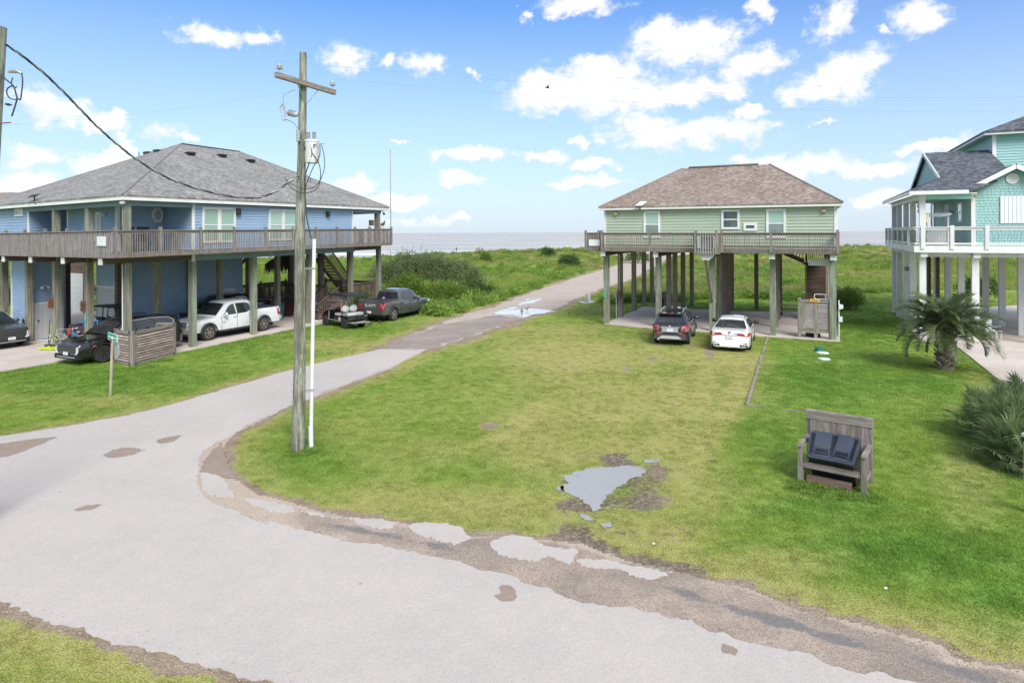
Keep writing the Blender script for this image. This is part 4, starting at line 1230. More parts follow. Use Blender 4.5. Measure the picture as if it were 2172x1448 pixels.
 H.flat('porch_header', 19.6, 19.9, 0.135, 5.5, ze - 0.2, ze + 0.018, m_bluegrey)
 # soffit, fascia, roof
 e0, s1, t1 = -0.4, 20.7, 14.8
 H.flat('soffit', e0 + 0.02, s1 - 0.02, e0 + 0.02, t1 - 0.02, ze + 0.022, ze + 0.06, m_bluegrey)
 H.flat('fascia', e0 - 0.03, s1 + 0.03, e0 - 0.03, e0, ze + 0.03, ze + 0.255, m_white)
 H.flat('fascia', e0 - 0.03, e0, e0 + 0.002, t1, ze + 0.03, ze + 0.253, m_white)
 H.flat('fascia', s1, s1 + 0.03, e0 + 0.002, t1, ze + 0.03, ze + 0.253, m_white)
 zr, zt_ = ze + 0.27, 11.5
 f = e0 - 0.06
 c0, c1, c2, c3 = (f, f, zr), (s1 + 0.06, f, zr), (s1 + 0.06, t1, zr), (f, t1, zr)
 r0, r1 = (f + 9.45, f + 9.45, zt_), (f + 14.4, f + 9.45, zt_)
 roof_planes('roof', [[c0, c1, r1, r0], [c3, c0, r0], [c1, c2, r1], [c2, c3, r0, r1]], m_roof_grey, B, H.loc, 0.07)
 for (a, b) in ((c0, r0), (c1, r1), (c3, r0)):
  m = H.mb(); m.tube([(a[0], a[1], a[2] + 0.005), (b[0], b[1], b[2] + 0.005)], 0.05, 6); m.build('hip_cap', MATS['grey_shingles_cap'], B)
 m = H.mb(); m.tube([(r0[0], r0[1], r0[2] + 0.02), (r1[0], r1[1], r1[2] + 0.01)], 0.06, 6); m.build('ridge_vent', m_darkmetal, B)
 # roof vents
 for (fs, ft) in ((8.6, 7.3), (11.4, 7.7), (13.6, 7.3)):
  z = zr + (zt_ - zr) * (ft) / 9.45
  m = H.mb(); y = f + ft
  m.box(f + fs - 0.24, f + fs + 0.24, y - 0.26, y + 0.2, z - 0.05, z + 0.14)
  m.box(f + fs - 0.28, f + fs + 0.28, y - 0.34, y - 0.1, z + 0.05, z + 0.11); m.build('roof_vent', m_darkmetal, B)
 for (fs, ft) in ((8.2, 10.2), (8.0, 11.0)):
  m = H.mb(); z = zr + (zt_ - zr) * fs / 9.45
  m.box(f + fs - 0.22, f + fs + 0.26, f + ft - 0.24, f + ft + 0.24, z - 0.05, z + 0.1); m.build('roof_vent', m_darkmetal, B)
 m = H.mb(); m.tube([(f + 7.6, f + 11.4, zr + 3.1), (f + 7.6, f + 11.4, zr + 3.55)], 0.05, 8); m.build('vent_pipe', m_grey, B)
 m = H.mb(); m.tube([(f + 11.9, f + 8.0, zr + 3.3), (f + 11.9, f + 8.0, zr + 3.85)], 0.04, 8); m.build('vent_pipe', m_grey, B)
 # lower storage rooms
 H.lap('wall', 's', 6.0, 3.0, 11.7, 0.05, 4.36, -1, m_blue, parent=B)
 H.lap('wall', 't', 3.0, 6.0, 8.4, 0.05, 4.36, -1, m_blue)
 H.lap('wall', 't', 11.7, 6.0, 9.0, 0.05, 4.36, 1, m_blue)
 H.flat('corner_trim', 2.95, 3.1, 5.95, 5.998, 0.06, 4.36, m_white)
 H.roll_door('t', 3.0, 6.2, 8.2, 0.06, 2.7, -1)
 H.trim('t', 3.0, 6.06, 6.2, 0.06, 2.82, -1, 'door_casing'); H.trim('t', 3.0, 6.2, 8.3, 2.7, 2.82, -1, 'door_casing')
 a0, a1 = H.s_at(471, 6), H.s_at(496.5, 6)
 H.door('s', 6.0, a0, a1, 0.06, H.z_at(610.5, a1, 6), -1, rows=3)
 H.lap('wall', 's', 9.9, 0.05, 1.9, 0.05, 4.36, -1, m_blue)
 H.door('s', 9.9, H.s_at(72, 9.87), H.s_at(115, 9.87), 0.06, H.z_at(640, 0.9, 9.9), -1, rows=3)
 H.lap('wall', 't', 0.05, 9.9, 11.8, 0.05, 4.36, -1, m_blue)
 H.lap('wall', 't', 1.9, 9.9, 12.0, 0.05, 4.36, 1, m_blue)
 H.trim('t', 0.05, 11.68, 11.82, 0.06, 4.36, -1)
 m = H.mb(); ss = H.s_at(96, 9.7); zz = H.z_at(607, ss, 9.8)
 m.blob((ss - 0.17, 9.68, zz - 0.06), 0.11, 0.09, 0.08, 8, 5); m.blob((ss + 0.17, 9.68, zz - 0.06), 0.11, 0.09, 0.08, 8, 5); m.tube([(ss, 9.86, zz + 0.05), (ss - 0.12, 9.74, zz + 0.03)], 0.03, 6)
 m.tube([(ss, 9.86, zz + 0.05), (ss + 0.12, 9.74, zz + 0.03)], 0.03, 6); m.build('flood_lamp', m_white, B)
 m = H.mb(); tt = H.t_at(246, 2.9); zz = H.z_at(603, 3, tt)
 m.blob((2.85, tt, zz), 0.09, 0.12, 0.12, 8, 5); m.build('flood_lamp', m_white, B)
 # far end of the breezeway: louvred panels above a roll door
 s0 = 7.5
 ta, tb = H.t_at(186, s0), H.t_at(146, s0)
 m = H.mb(); m.box(s0, s0 + 0.1, ta, tb, 2.9, 4.34); m.build('louvre_backing', m_brownwood, B)
 for i in range(8):
  z = 2.98 + i * 0.165
  for (b0, b1) in ((ta + 0.05, (ta + tb) / 2 - 0.04), ((ta + tb) / 2 + 0.04, tb - 0.05)):
   m = H.mb(); m.box(s0 - 0.05, s0 - 0.001, b0, b1, z, z + 0.1); m.build('louvre', m_brownwood, B)
 H.roll_door('t', s0, H.t_at(178, s0), tb + 0.2, 0.06, 2.9, -1)
 m = H.mb(); m.box(s0 - 0.2, s0 - 0.06, ta, tb, 4.2, 4.33); m.build('teal_board', m_lidgreen, B)
 H.post(s0, H.t_at(182, s0), 0, 4.34, m_brownwood, 0.3)
 # lower deck with railings and stairs at the beach end
 zp = 1.0
 H.boards(15.6, 19.8, 0.25, 5.6, zp, m_deck, 't')
 H.flat('platform_rim', 15.55, 19.85, 0.2, 0.248, zp - 0.3, zp + 0.005, m_deck_h)
 H.flat('platform_rim', 19.8, 19.85, 0.25, 5.6, zp - 0.3, zp + 0.005, m_deck_h)
 H.rail((16.7, 0.2), (19.75, 0.2), zp, [0.02, 0.98], m_brownwood, m_brownwood, m_brownwood, (0, -1), h=1.05, drop=0.1)
 H.rail((19.85, 0.2), (19.85, 5.6), zp, [0.5, 0.99], m_brownwood, m_brownwood, m_brownwood, (1, 0), h=1.05, drop=0.1)
 H.rail((15.55, 5.6), (15.55, 1.5), zp, [0.01, 0.5, 0.99], m_brownwood, m_brownwood, m_brownwood, (-1, 0), h=1.05, drop=0.1)
 H.rail((12.3, 5.7), (15.5, 5.7), zp, [0.01, 0.5], m_brownwood, m_brownwood, m_brownwood, (0, -1), h=1.05, drop=0.9)
 H.rail((12.0, 7.4), (19.8, 7.4), zp, [0.01, 0.33, 0.66, 0.99], m_brownwood, m_brownwood, m_brownwood, (0, -1), h=1.05, drop=0.9)
 H.boards(12.2, 19.8, 5.7, 7.6, zp, m_deck, 's')
 H.stairs((13.4, 0.35), (15.6, 0.35), 0.06, zp, 1.0, 6, m_brownwood, (0, 1))
 H.stairs((19.2, 2.0), (15.2, 2.0), zp, 4.7, 1.1, 16, m_brownwood, (0, 1))
 H.stairs((13.0, 9.6), (10.2, 9.6), 1.0, 4.3, 1.0, 12, m_brownwood, (0, 1), m_whitepost, rails=False)
 H.stairs((11.0, 7.0), (13.5, 7.0), 2.2, 4.6, 1.1, 9, m_darkwood, (0, 1), rails=False)
 # lattice skirt under the platform
 m = H.mb()
 for i in range(28):
  s = 16.2 + i * 0.125
  m.beam((s, 0.26, 0.1), (s + 0.5, 0.26, 0.68), 0.03, 0.02); m.beam((s + 0.5, 0.28, 0.1), (s, 0.28, 0.68), 0.03, 0.02)
 m.build('lattice', m_darkwood, B, kind='stuff')
 # conduit down the front posts
 m = H.mb(); m.tube([(-0.19, 0.05, 4.3), (-0.19, 0.05, 0.1)], 0.025, 6); m.build('conduit', m_pvc, B)
 m = H.mb(); m.tube([(12.2, -0.2, 1.2), (12.2, -0.2, 0.3), (12.25, -0.32, 0.2), (12.6, -0.45, 0.18)], 0.03, 6); m.build('drain_pipe', m_pvc, B)
 # floodlight at far eave corner
 m = H.mb(); m.tube([(20.2, -0.2, 7.12), (20.2, -0.25, 6.95)], 0.03, 6); m.blob((20.25, -0.3, 6.9), 0.1, 0.1, 0.09, 8, 5); m.build('flood_lamp', m_darkmetal, B)
 m = H.mb(); m.blob((-0.3, -0.25, 7.05), 0.09, 0.1, 0.09, 8, 5); m.blob((-0.3, -0.1, 7.05), 0.09, 0.1, 0.09, 8, 5); m.build('flood_lamp', m_white, B)
 return H
_cap = M('grey_shingles_cap', (0.19, 0.18, 0.17), 0.92, (0.25, 0.24, 0.225), 6.0, (1, 1, 1), 0.5, 0.0, 0.3, fine=0.2, fscale=30)
BH = blue_house()

# ================================================================== GREEN HOUSE
m_greypicket = M('pale_grey_pickets', (0.46, 0.44, 0.43), 0.8, (0.36, 0.34, 0.33), 3.0, WV, 0.5, 0.0)
def green_house():
 H = House('green_house', (5.81, 39.16), (0.8656, -0.501), (0.4175, 0.9087), -0.0006, 0.0,
    'sage green beach house on tall stilts with a brown hip roof')
 B = H.root
 zf = 4.72
 cols = [(0, (0, 3.2, 6.85, 10.0, 12.8)), (3.25, (0, 3.2, 5.3, 8.3, 12.2)), (6.35, (0, 3.2, 5.3, 8.1, 10.6)), (9.55, (0, 3.3, 6.7, 10.6)), (12.45, (0, 3.3, 6.7, 10.6))]
 for k, (s, ts) in enumerate(cols):
  for i, t in enumerate(ts):
   H.post(s, t, 0, 4.25 if t < 10.5 else 4.7, (m_post_g if i == 0 else (m_post if i < 2 else m_darkpost)), 0.31 if i == 0 else 0.29)
 H.post(7.9, 12.6, 0, 4.6, m_darkpost, 0.28)
 for k, (s, ts) in enumerate(cols):
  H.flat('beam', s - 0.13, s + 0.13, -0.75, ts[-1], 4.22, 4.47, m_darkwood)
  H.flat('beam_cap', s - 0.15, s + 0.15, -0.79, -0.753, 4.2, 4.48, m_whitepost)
 for t in np.arange(0.4, 12.5, 0.62):
  H.flat('joist', 0.0, 12.6, t - 0.025, t + 0.025, 4.472, 4.66, m_underdeck)
 H.boards(-0.05, 12.65, -0.9, 0.0, zf, m_deck, 's')
 H.boards(-1.15, -0.05, -0.55, 9.0, zf, m_deck, 't')
 H.flat('house_floor', 0.0, 12.5, 0.0, 12.6, 4.662, 4.71, m_underdeck)
 H.flat('rim_board', -0.1, 12.68, -0.95, -0.902, 4.5, 4.715, m_deck_h)
 H.flat('rim_board', -1.2, -0.1, -0.6, -0.552, 4.5, 4.715, m_deck_h)
 H.flat('rim_board', -1.2, -1.152, -0.55, 9.0, 4.5, 4.715, m_deck_h)
 H.flat('rim_board', 12.632, 12.68, -0.9, 0.0, 4.5, 4.715, m_deck_h)
 # front railing with wire mesh, bump-out for the air conditioner
 s0, s1 = 5.66, 6.86
 a1 = H.s_at(1379, -0.9)
 a2 = H.s_at(1634, -0.9)
 H.rail((-0.05, -0.95), (s0, -0.95), zf, [0.01, (a1) / s0, 0.99], m_deck, m_deck_h, m_deck, (0, -1), h=0.9, pitch=0.125, drop=0.19, wire=0.17)
 H.rail((s1, -0.95), (12.66, -0.95), zf, [0.02, (a2 - s1) / (12.66 - s1), 0.995], m_deck, m_deck_h, m_deck, (0, -1), h=0.9, pitch=0.125, drop=0.19, wire=0.17)
 H.rail((-1.2, -0.6), (-0.1, -0.6), zf, [0.02, 0.78], m_deck, m_deck_h, m_deck, (0, -1), h=0.9, pitch=0.15, bw=0.09, drop=0.19)
 H.rail((-1.2, 9.0), (-1.2, -0.6), zf, [0.01, 0.33, 0.66], m_deck, m_deck_h, m_deck, (-1, 0), h=0.9, pitch=0.15, drop=0.19)
 H.rail((12.68, -0.95), (12.68, 0.0), zf, [0.99], m_deck, m_deck_h, m_deck, (1, 0), h=0.9, pitch=0.13, drop=0.19)
 zb = zf - 0.06
 H.boards(s0, s1, -1.85, -0.95, zb, m_deck, 's')
 H.flat('rim_board', s0 - 0.04, s1 + 0.04, -1.9, -1.853, 4.44, zb - 0.005, m_deck_h)
 H.flat('rim_board', s0 - 0.04, s0 - 0.002, -1.85, -0.97, 4.44, zb - 0.005, m_deck_h)
 H.flat('rim_board', s1 + 0.002, s1 + 0.04, -1.85, -0.97, 4.44, zb - 0.005, m_deck_h)
 H.rail((s0, -1.9), (s1, -1.9), zb, [0.04, 0.96], m_deck, m_deck_h, m_greypicket, (0, -1), h=0.94, pitch=0.13, drop=0.2)
 H.rail((s0 - 0.04, -0.95), (s0 - 0.04, -1.9), zb, [], m_deck, m_deck_h, m_deck, (-1, 0), h=0.94, pitch=0.13, drop=0.2)
 H.rail((s1 + 0.04, -1.9), (s1 + 0.04, -0.95), zb, [], m_deck, m_deck_h, m_deck, (1, 0), h=0.94, pitch=0.13, drop=0.2)
 m = H.mb(); m.prism([(s0 + 0.1, 4.43), (s1 - 0.1, 4.43), (s1 - 0.45, 4.12), (s0 + 0.45, 4.12)], -1.7, -1.62, axis='y'); m.build('bump_bracket', m_whitepost, B)
 m = H.mb(); m.beam((6.2, -1.62, 4.2), (6.36, -0.17, 1.75), 0.15, 0.13); m.build('brace', m_post, B)
 # air conditioner on the bump-out
 zz = zb
 m = H.mb(); m.box(s0 + 0.25, s1 - 0.25, -1.68, -1.1, zz + 0.06, zz + 0.82); ac = m.build('air_conditioner', m_grey, B)
 for i in range(6):
  x = s0 + 0.3 + i * 0.12
  m = H.mb(); m.box(x, x + 0.05, -1.70, -1.682, zz + 0.12, zz + 0.72); m.build('grille_bar', m_darkmetal, ac)
 # walls
 ze = 6.98
 w0, w1 = -0.12, 12.62
 H.lap('wall', 's', 0.0, w0, w1, 4.73, ze, -1, m_green, 0.172)
 H.lap('wall', 't', w0, 0.0, 8.2, 4.73, ze, -1, m_green, 0.172)
 H.lap('wall', 't', w1, 0.0, 8.2, 4.73, ze, 1, m_green, 0.172)
 H.trim('s', 0.0, w0 - 0.02, w0 + 0.11, 4.73, ze, -1); H.trim('s', 0.0, w1 - 0.1, w1 + 0.02, 4.73, ze, -1)
 H.trim('t', w1, 0.0, 0.11, 4.73, ze, 1)
 for (x0, x1, y0, y1, mt) in ((1365.3, 1400.2, 448, 504.5, (m_pane_blind, m_pane_mid)), (1530, 1569, 445, 486.5, (m_pane_dark, m_pane_dark)), (1625.3, 1667, 443.2, 504.8, (m_pane_blind, m_pane_mid))):
  a0, a1 = H.s_at(x0, -0.05), H.s_at(x1, -0.05)
  H.window('s', 0.0, a0, a1, H.z_at(y1, a0, 0), H.z_at(y0, a0, 0), -1, 0.12, 1, True, mt)
 a0, a1 = H.s_at(1577, -0.05), H.s_at(1605.5, -0.05)
 H.window('s', 0.0, a0, a1, H.z_at(489.5, a0, 0), H.z_at(473, a0, 0), -1, 0.13, 1, False, (m_pane_dark,))
 for px, py in ((1307, 454), (1748, 447.5)):
  s = H.s_at(px, -0.1); z = H.z_at(py, s, -0.1)
  m = H.mb(); m.box(s - 0.11, s + 0.11, -0.16, -0.02, z - 0.06, z + 0.07); m.box(s - 0.09, s + 0.09, -0.2, -0.161, z - 0.05, z + 0.03); m.build('wall_lamp', m_tan, B)
 # roof
 e, g1, gt = -0.32, 12.85, 8.4
 H.flat('soffit', e + 0.02, g1 - 0.02, e + 0.02, gt, ze + 0.002, ze + 0.04, m_white)
 H.flat('fascia', e - 0.03, g1 + 0.03, e - 0.03, e, ze + 0.005, ze + 0.19, m_white)
 H.flat('fascia', e - 0.03, e, e + 0.002, gt, ze + 0.005, ze + 0.188, m_white)
 H.flat('fascia', g1, g1 + 0.03, e + 0.002, gt, ze + 0.005, ze + 0.188, m_white)
 zr, zt_ = ze + 0.2, 9.72
 f = e - 0.06; g = g1 + 0.06
 c0, c1, c2, c3 = (f, f, zr), (g, f, zr), (g, gt, zr), (f, gt, zr)
 r0, r1 = (4.0, 4.0, zt_), (9.22, 4.0, zt_)
 roof_planes('roof', [[c0, c1, r1, r0], [c3, c0, r0], [c1, c2, r1], [c2, c3, r0, r1]], m_roof_brown, B, H.loc, 0.06)
 m = H.mb(); m.tube([(4.4, 4.0, zt_ + 0.02), (8.6, 4.0, zt_ + 0.02)], 0.09, 6); m.build('ridge_vent', m_darkwood, B)
 for (a, b) in ((c0, r0), (c1, r1)):
  m = H.mb(); m.tube([a, b], 0.06, 6); m.build('hip_cap', M('brown_shingles_cap', (0.22, 0.165, 0.135), 0.92, (0.28, 0.22, 0.185), 6.0, (1, 1, 1), 0.5, 0.0, 0.3), B)
 # stair from the ground up to the back deck at the right
 sa, sb = H.s_at(1709, 9.5), H.s_at(1750, 9.5)
 H.stairs((sa, 6.4), (sa, 9.9), 0.06, 3.5, sb - sa, 14, m_brownwood, (1, 0), rails=False)
 m = H.mb(); m.box(sa, sb, 6.5, 9.85, -0.2, -0.1)
 # closed risers (seen from the front)
 for i in range(14):
  t = 6.4 + 3.5 * i / 14; z = 0.06 + 3.44 * i / 14
  m = H.mb(); m.box(sa + 0.02, sb - 0.02, t + 0.001, t + 0.025, z - 0.02, z + 0.19); m.build('riser', m_brownwood, B)
 H.flat('stair_landing', sa - 0.1, sb + 0.4, 9.9, 11.2, 3.42, 3.52, m_brownwood)
 H.rail((sa, 11.1), (sb + 0.4, 11.1), 3.5, [0.02, 0.98], m_deck, m_deck_h, m_deck, (0, 1), h=0.95, drop=0.05)
 H.stairs((sa - 0.1, 10.0), (sa - 2.4, 10.0), 3.5, 4.8, 1.0, 6, m_brownwood, (0, 1))
 H.flat('back_deck', 0.0, 12.5, 8.4, 12.6, 4.5, 4.66, m_underdeck)
 m = H.mb(); m.box(11.3, 12.25, 0.3, 0.36, 3.86, 4.2); m.build('header_board', m_whitepost, B)
 return H
m_darkpost = M('inner_post_wood', (0.31, 0.265, 0.205), 0.9, (0.21, 0.175, 0.135), 2.2, (5, 5, 0.35), 0.5, 0.15, 0.5, fine=0.18, fscale=9)  # grey-brown wood of the inner stilts
m_pane_mid = M('window_pane_grey_green', (0.17, 0.235, 0.215), 0.08, (0.22, 0.30, 0.27), 1.5, (0.3, 0.3, 3), 0.4, 0.05, coat=0.5)
GH = green_house()

# ================================================================== AQUA HOUSE
def teal_house():
 H = House('aqua_house', (21.4, 33.2), (0.905, -0.425), (0.42, 0.907), 0.0, 0.0,
    'aqua shingled beach house on white stilts with a charcoal roof')
 B = H.root
 zf = 4.86
 for s, ts in ((0.0, (0, 3.2, 6.0, 9.2, 11.8)), (2.25, (0, 3.2, 6.8, 10.5)), (4.9, (0.2, 3.1, 6.8, 10.5)), (7.6, (0.2, 3.1, 6.8, 10.5)), (10.4, (0.2, 3.1, 6.8, 10.5))):
  for t in ts:
   H.post(s, t, 0, 4.36, m_whitepost, 0.30)
 for t in (0.0, 3.2, 6.8, 10.5):
  H.flat('beam', 0.152, 13.0, t - 0.13, t + 0.13, 4.30, 4.53, m_whitepost)
 H.flat('side_beam', -0.15, 0.15, -0.55, 12.2, 4.30, 4.532, m_whitepost)
 H.flat('beam', 2.1, 2.4, -0.52, 12.0, 4.28, 4.534, m_whitepost)
 H.flat('deck_floor', -0.4, 13.0, -0.6, 12.4, zf - 0.14, zf, m_concrete_deck)
 H.flat('rim_board', -0.45, 13.0, -0.66, -0.602, 4.535, zf + 0.01, m_white)
 H.flat('rim_board', -0.45, -0.402, -0.6, 12.4, 4.535, zf + 0.01, m_white)
 ws = (0.1, 0.1)
 a = [H.s_at(x, -0.6) for x in (1957, 2019, 2093, 2190)]
 L = 13.4
 H.rail((-0.42, -0.63), (13.0, -0.63), zf, [(x + 0.42) / 13.42 for x in a[:3]] + [0.62, 0.8], m_whitepost, m_white, m_white, (0, -1), h=0.98, bal=False, wire=0.125, posth=0.07, psize=0.17)
 H.rail((-0.42, 12.4), (-0.42, -0.63), zf, [0.01, 0.16, 0.33, 0.5, 0.66, 0.83], m_whitepost, m_white, m_white, (-1, 0), h=0.98, bal=False, wire=0.125, posth=0.0, psize=0.12)
 ze = 7.5
 # porch columns
 for (s, t) in ((0.0, 0.0), (0.0, 3.2), (0.0, 6.0), (0.0, 9.0), (0.0, 11.6)):
  H.post(s, t, zf, ze - 0.2, m_whitepost, 0.27, 'porch_column')
 H.flat('porch_header', -0.14, 0.14, -0.2, 12.0, ze - 0.22, ze + 0.0, m_white)
 H.flat('porch_header', 0.142, 2.1, -0.14, 0.14, ze - 0.24, ze - 0.002, m_teal_trim)
 H.flat('porch_ceiling', -0.3, 2.3, -0.35, 12.2, ze + 0.004, ze + 0.05, m_white)
 # front wall: shingles laid one by one, joined into one part
 fs, ft = 2.3, 0.8
 s_r = 13.0
 m = H.mb(); m.box(fs, s_r, ft, ft + 0.1, zf, 7.55); m.build('wall', m_teal, B)
 gz = lambda s: 7.62 + (8.86 - 7.62) * (1 - abs(s - 4.05) / 2.15)
 m = H.mb(); z = zf; row = 0
 while z < 8.8:
  zz = z + 0.145
  s = fs - (0.1 if row % 2 else 0.0)
  while s < 7.6:
   w = 0.19 + R_.uniform(-0.04, 0.05)
   b0, b1 = max(s, fs), s + w - 0.012
   top = zz if (s + w / 2) > 6.2 and zz < 7.5 else min(zz, gz((b0 + b1) / 2))
   if b1 > b0 + 0.03 and top > z + 0.03 and (z < 7.5 or (1.9 < s < 6.2)):
    j = R_.uniform(0, 0.006)
    m.add([(b0, ft - 0.024 - j, z), (b1, ft - 0.024 - j, z), (b1, ft - 0.006, top), (b0, ft - 0.006, top), (b0, ft, z), (b1, ft, z)], [(0, 1, 2, 3), (4, 5, 1, 0)])
   s += w
  z = zz; row += 1
 m.build('wall_shingles', m_teal, B, kind='stuff')
 m = H.mb(); m.add([(1.95, ft, 7.55), (6.15, ft, 7.55), (4.05, ft, 8.86), (1.95, ft + 0.1, 7.55), (6.15, ft + 0.1, 7.55), (4.05, ft + 0.1, 8.86)], [(0, 1, 2), (5, 4, 3), (0, 2, 5, 3), (1, 4, 5, 2)]); m.build('gable_wall', m_teal, B)
 H.trim('s', ft, fs - 0.04, fs + 0.14, zf, 7.6, -1, d=0.05)
 H.lap('wall', 't', fs, ft, 12.2, zf, 7.55, -1, m_teal, 0.16)
 # big shuttered window, side windows and door
 a0 = H.s_at(2122, ft - 0.05); z0, z1 = H.z_at(474, a0, ft), H.z_at(416.5, a0, ft)
 m = H.mb(); m.box(a0, a0 + 2.2, ft - 0.06, ft - 0.03, z0, z1); sh = m.build('storm_shutter', m_signwhite, B)
 k = a0
 while k < a0 + 2.15:
  m = H.mb(); m.box(k, k + 0.035, ft - 0.075, ft - 0.061, z0, z1); m.build('shutter_rib', m_signwhite, sh); k += 0.17
 for (x0, x1, y0, y1, nm) in ((2030, 2041, 428, 472, 'w'), (2004, 2013, 433, 480, 'd'), (1975, 1982, 430, 484, 'w')):
  t0, t1 = H.t_at(x1, fs - 0.05), H.t_at(x0, fs - 0.05)
  zb, ztp = H.z_at(y1, fs, t0), H.z_at(y0, fs, t0)
  if nm == 'w': H.window('t', fs, t0, t1, zb, ztp, -1, 0.12, 1, True, (m_pane_blind, m_pane_blind))
  else: H.door('t', fs, t0, t1, zf, ztp, -1)
 # round gable vent
 s = H.s_at(2148, ft - 0.05); z = H.z_at(379, s, ft)
 m = H.mb(); m.lathe([(0.27, 0), (0.27, 0.05), (0.22, 0.06)], 20, (s, ft - 0.07, z), 'y'); v = m.build('gable_vent', m_white, B)
 for i in range(5):
  zz = z - 0.16 + i * 0.08; hw = math.sqrt(max(0.01, 0.21 ** 2 - (zz - z) ** 2))
  m = H.mb(); m.box(s - hw, s + hw, ft - 0.085, ft - 0.072, zz - 0.012, zz + 0.022); m.build('louvre', m_white, v)
 m = H.mb(); s = fs - 0.15
 m.blob((s, 0.55, 7.4), 0.07, 0.07, 0.09, 8, 5); m.blob((s + 0.25, 0.55, 7.42), 0.07, 0.07, 0.09, 8, 5); m.build('flood_lamp', m_tan, B)
 # second storey
 S2, T2 = 4.35, 6.1
 H.lap('wall', 't', S2, T2, 16.5, 7.0, 11.15, -1, m_teal, 0.16)
 H.lap('wall', 's', T2, S2, 13.0, 7.0, 11.15, -1, m_teal, 0.16)
 H.trim('s', T2, S2 - 0.04, S2 + 0.14, 7.0, 11.15, -1)
 H.flat('soffit', S2 - 0.45, 13.0, T2 - 0.45, 17.0, 11.152, 11.19, m_teal_trim)
 H.flat('fascia', S2 - 0.5, 13.0, T2 - 0.5, T2 - 0.452, 11.14, 11.34, m_white)
 H.flat('fascia', S2 - 0.5, S2 - 0.452, T2 - 0.45, 17.0, 11.14, 11.338, m_white)
 u0, v0 = S2 - 0.56, T2 - 0.56
 roof_planes('roof', [[(u0, v0, 11.35), (13.6, v0, 11.35), (13.6, v0 + 5.2, 13.6), (u0 + 5.2, v0 + 5.2, 13.6)], [(u0, 17.0, 11.35), (u0, v0, 11.35), (u0 + 5.2, v0 + 5.2, 13.6), (u0 + 5.2, 17.0, 13.6)]], m_roof_dark, B, H.loc, 0.08)
 # porch and dormer roofs
 zr = 7.72
 o = -0.62
 roof_planes('porch_roof', [[(o, 12.4, zr), (o, o + 0.02, zr), (1.25, 1.95, 8.6), (1.25, 12.4, 8.6)],
        [(o, o + 0.02, zr), (2.0, o + 0.02, zr), (4.3, 1.7, 8.5), (4.3, 7.0, 10.42), (1.05, 7.0, 10.42), (1.05, 1.7, 8.5)],
        [(1.05, 7.0, 10.42), (4.3, 7.0, 10.42), (4.3, 12.4, 8.5), (1.05, 12.4, 8.5)]], m_roof_dark, B, H.loc, 0.06)
 m = H.mb(); m.add([(1.28, 1.95, 8.5), (1.28, 12.1, 8.5), (1.28, 7.0, 10.3)], [(0, 1, 2), (2, 1, 0)]); m.build('dormer_backing', m_teal, B)
 H.lap('dormer_wall', 't', 1.28, 2.0, 12.0, 8.45, 10.3, -1, m_teal, 0.16, tri=lambda z: (7.0 - 5.0 * (10.3 - z) / 1.8, 7.0 + 5.0 * (10.3 - z) / 1.8) if z < 10.28 else (7, 7))
 for (ta, za, tb, zb) in ((1.75, 8.5, 7.0, 10.42), (7.0, 10.42, 12.3, 8.5)):
  m = H.mb(); m.beam((1.04, ta, za - 0.06), (1.04, tb, zb - 0.06), 0.05, 0.2); m.build('rake_board', m_white, B)
 H.flat('fascia', o - 0.02, o + 0.02, o + 0.03, 12.4, zr - 0.22, zr - 0.03, m_white)
 H.flat('fascia', o - 0.02, 1.9, o - 0.02, o + 0.028, zr - 0.222, zr - 0.03, m_white)
 # front gable roof with rake boards
 gy = ft - 0.45
 zl, zh = 7.66, 8.98
 sl, sr = 1.72, 6.4
 roof_planes('gable_roof', [[(sl, gy, zl), (4.05, gy, zh), (4.05, 4.2, zh), (sl, 4.2, zl)], [(4.05, gy, zh), (sr, gy, zl), (sr, 4.2, zl), (4.05, 4.2, zh)]], m_roof_dark, B, H.loc, 0.06)
 for (a0, z0, a1, z1) in ((sl, zl, 4.05, zh), (4.05, zh, sr, zl)):
  m = H.mb(); m.beam((a0, gy - 0.02, z0 - 0.12), (a1, gy - 0.02, z1 - 0.12), 0.05, 0.22); m.build('rake_board', m_white, B)
 m = H.mb(); m.add([(sl, gy - 0.04, zl - 0.25), (sl + 0.5, gy - 0.04, zl - 0.25), (sl + 0.5, gy - 0.04, zl + 0.1), (sl, gy - 0.04, zl - 0.02)], [(0, 1, 2, 3)]); m.box(sl, sl + 0.45, gy - 0.03, ft - 0.02, zl - 0.26, zl - 0.22); m.build('eave_return', m_white, B)
 # brick-red louvred screens between the back stilts
 for (s, t0, t1) in ((1.2, 6.2, 7.2), (1.2, 3.4, 4.1)):
  m = H.mb(); m.box(s + 0.06, s + 0.1, t0, t1, 0.1, 4.3); lp = m.build('louvre_screen', m_maroonwood, B)
  for i in range(24):
   m = H.mb(); m.box(s, s + 0.055, t0, t1, 0.2 + i * 0.17, 0.2 + i * 0.17 + 0.12); m.build('louvre', m_maroonwood, lp)
 # body to the right, beyond the frame
 H.flat('rear_wall', 2.45, 13.0, 12.0, 12.1, zf, 8.4, m_teal)
 # diagonal braces of the white stilts
 m = H.mb(); m.beam((0.17, 6.0, 3.4), (0.17, 7.4, 1.4), 0.03, 0.3); m.build('kayak_rack', m_signwhite, B)
 return H
m_concrete_deck = M('pale_deck_floor', (0.45, 0.45, 0.44), 0.8, (0.38, 0.38, 0.37), 1.0, (1, 1, 1), 0.4, 0.0)
m_maroonwood = M('dark_red_louvre_wood', (0.13, 0.055, 0.05), 0.8, (0.09, 0.04, 0.037), 3.0, (1, 1, 6), 0.5, 0.1)
TH = teal_house()

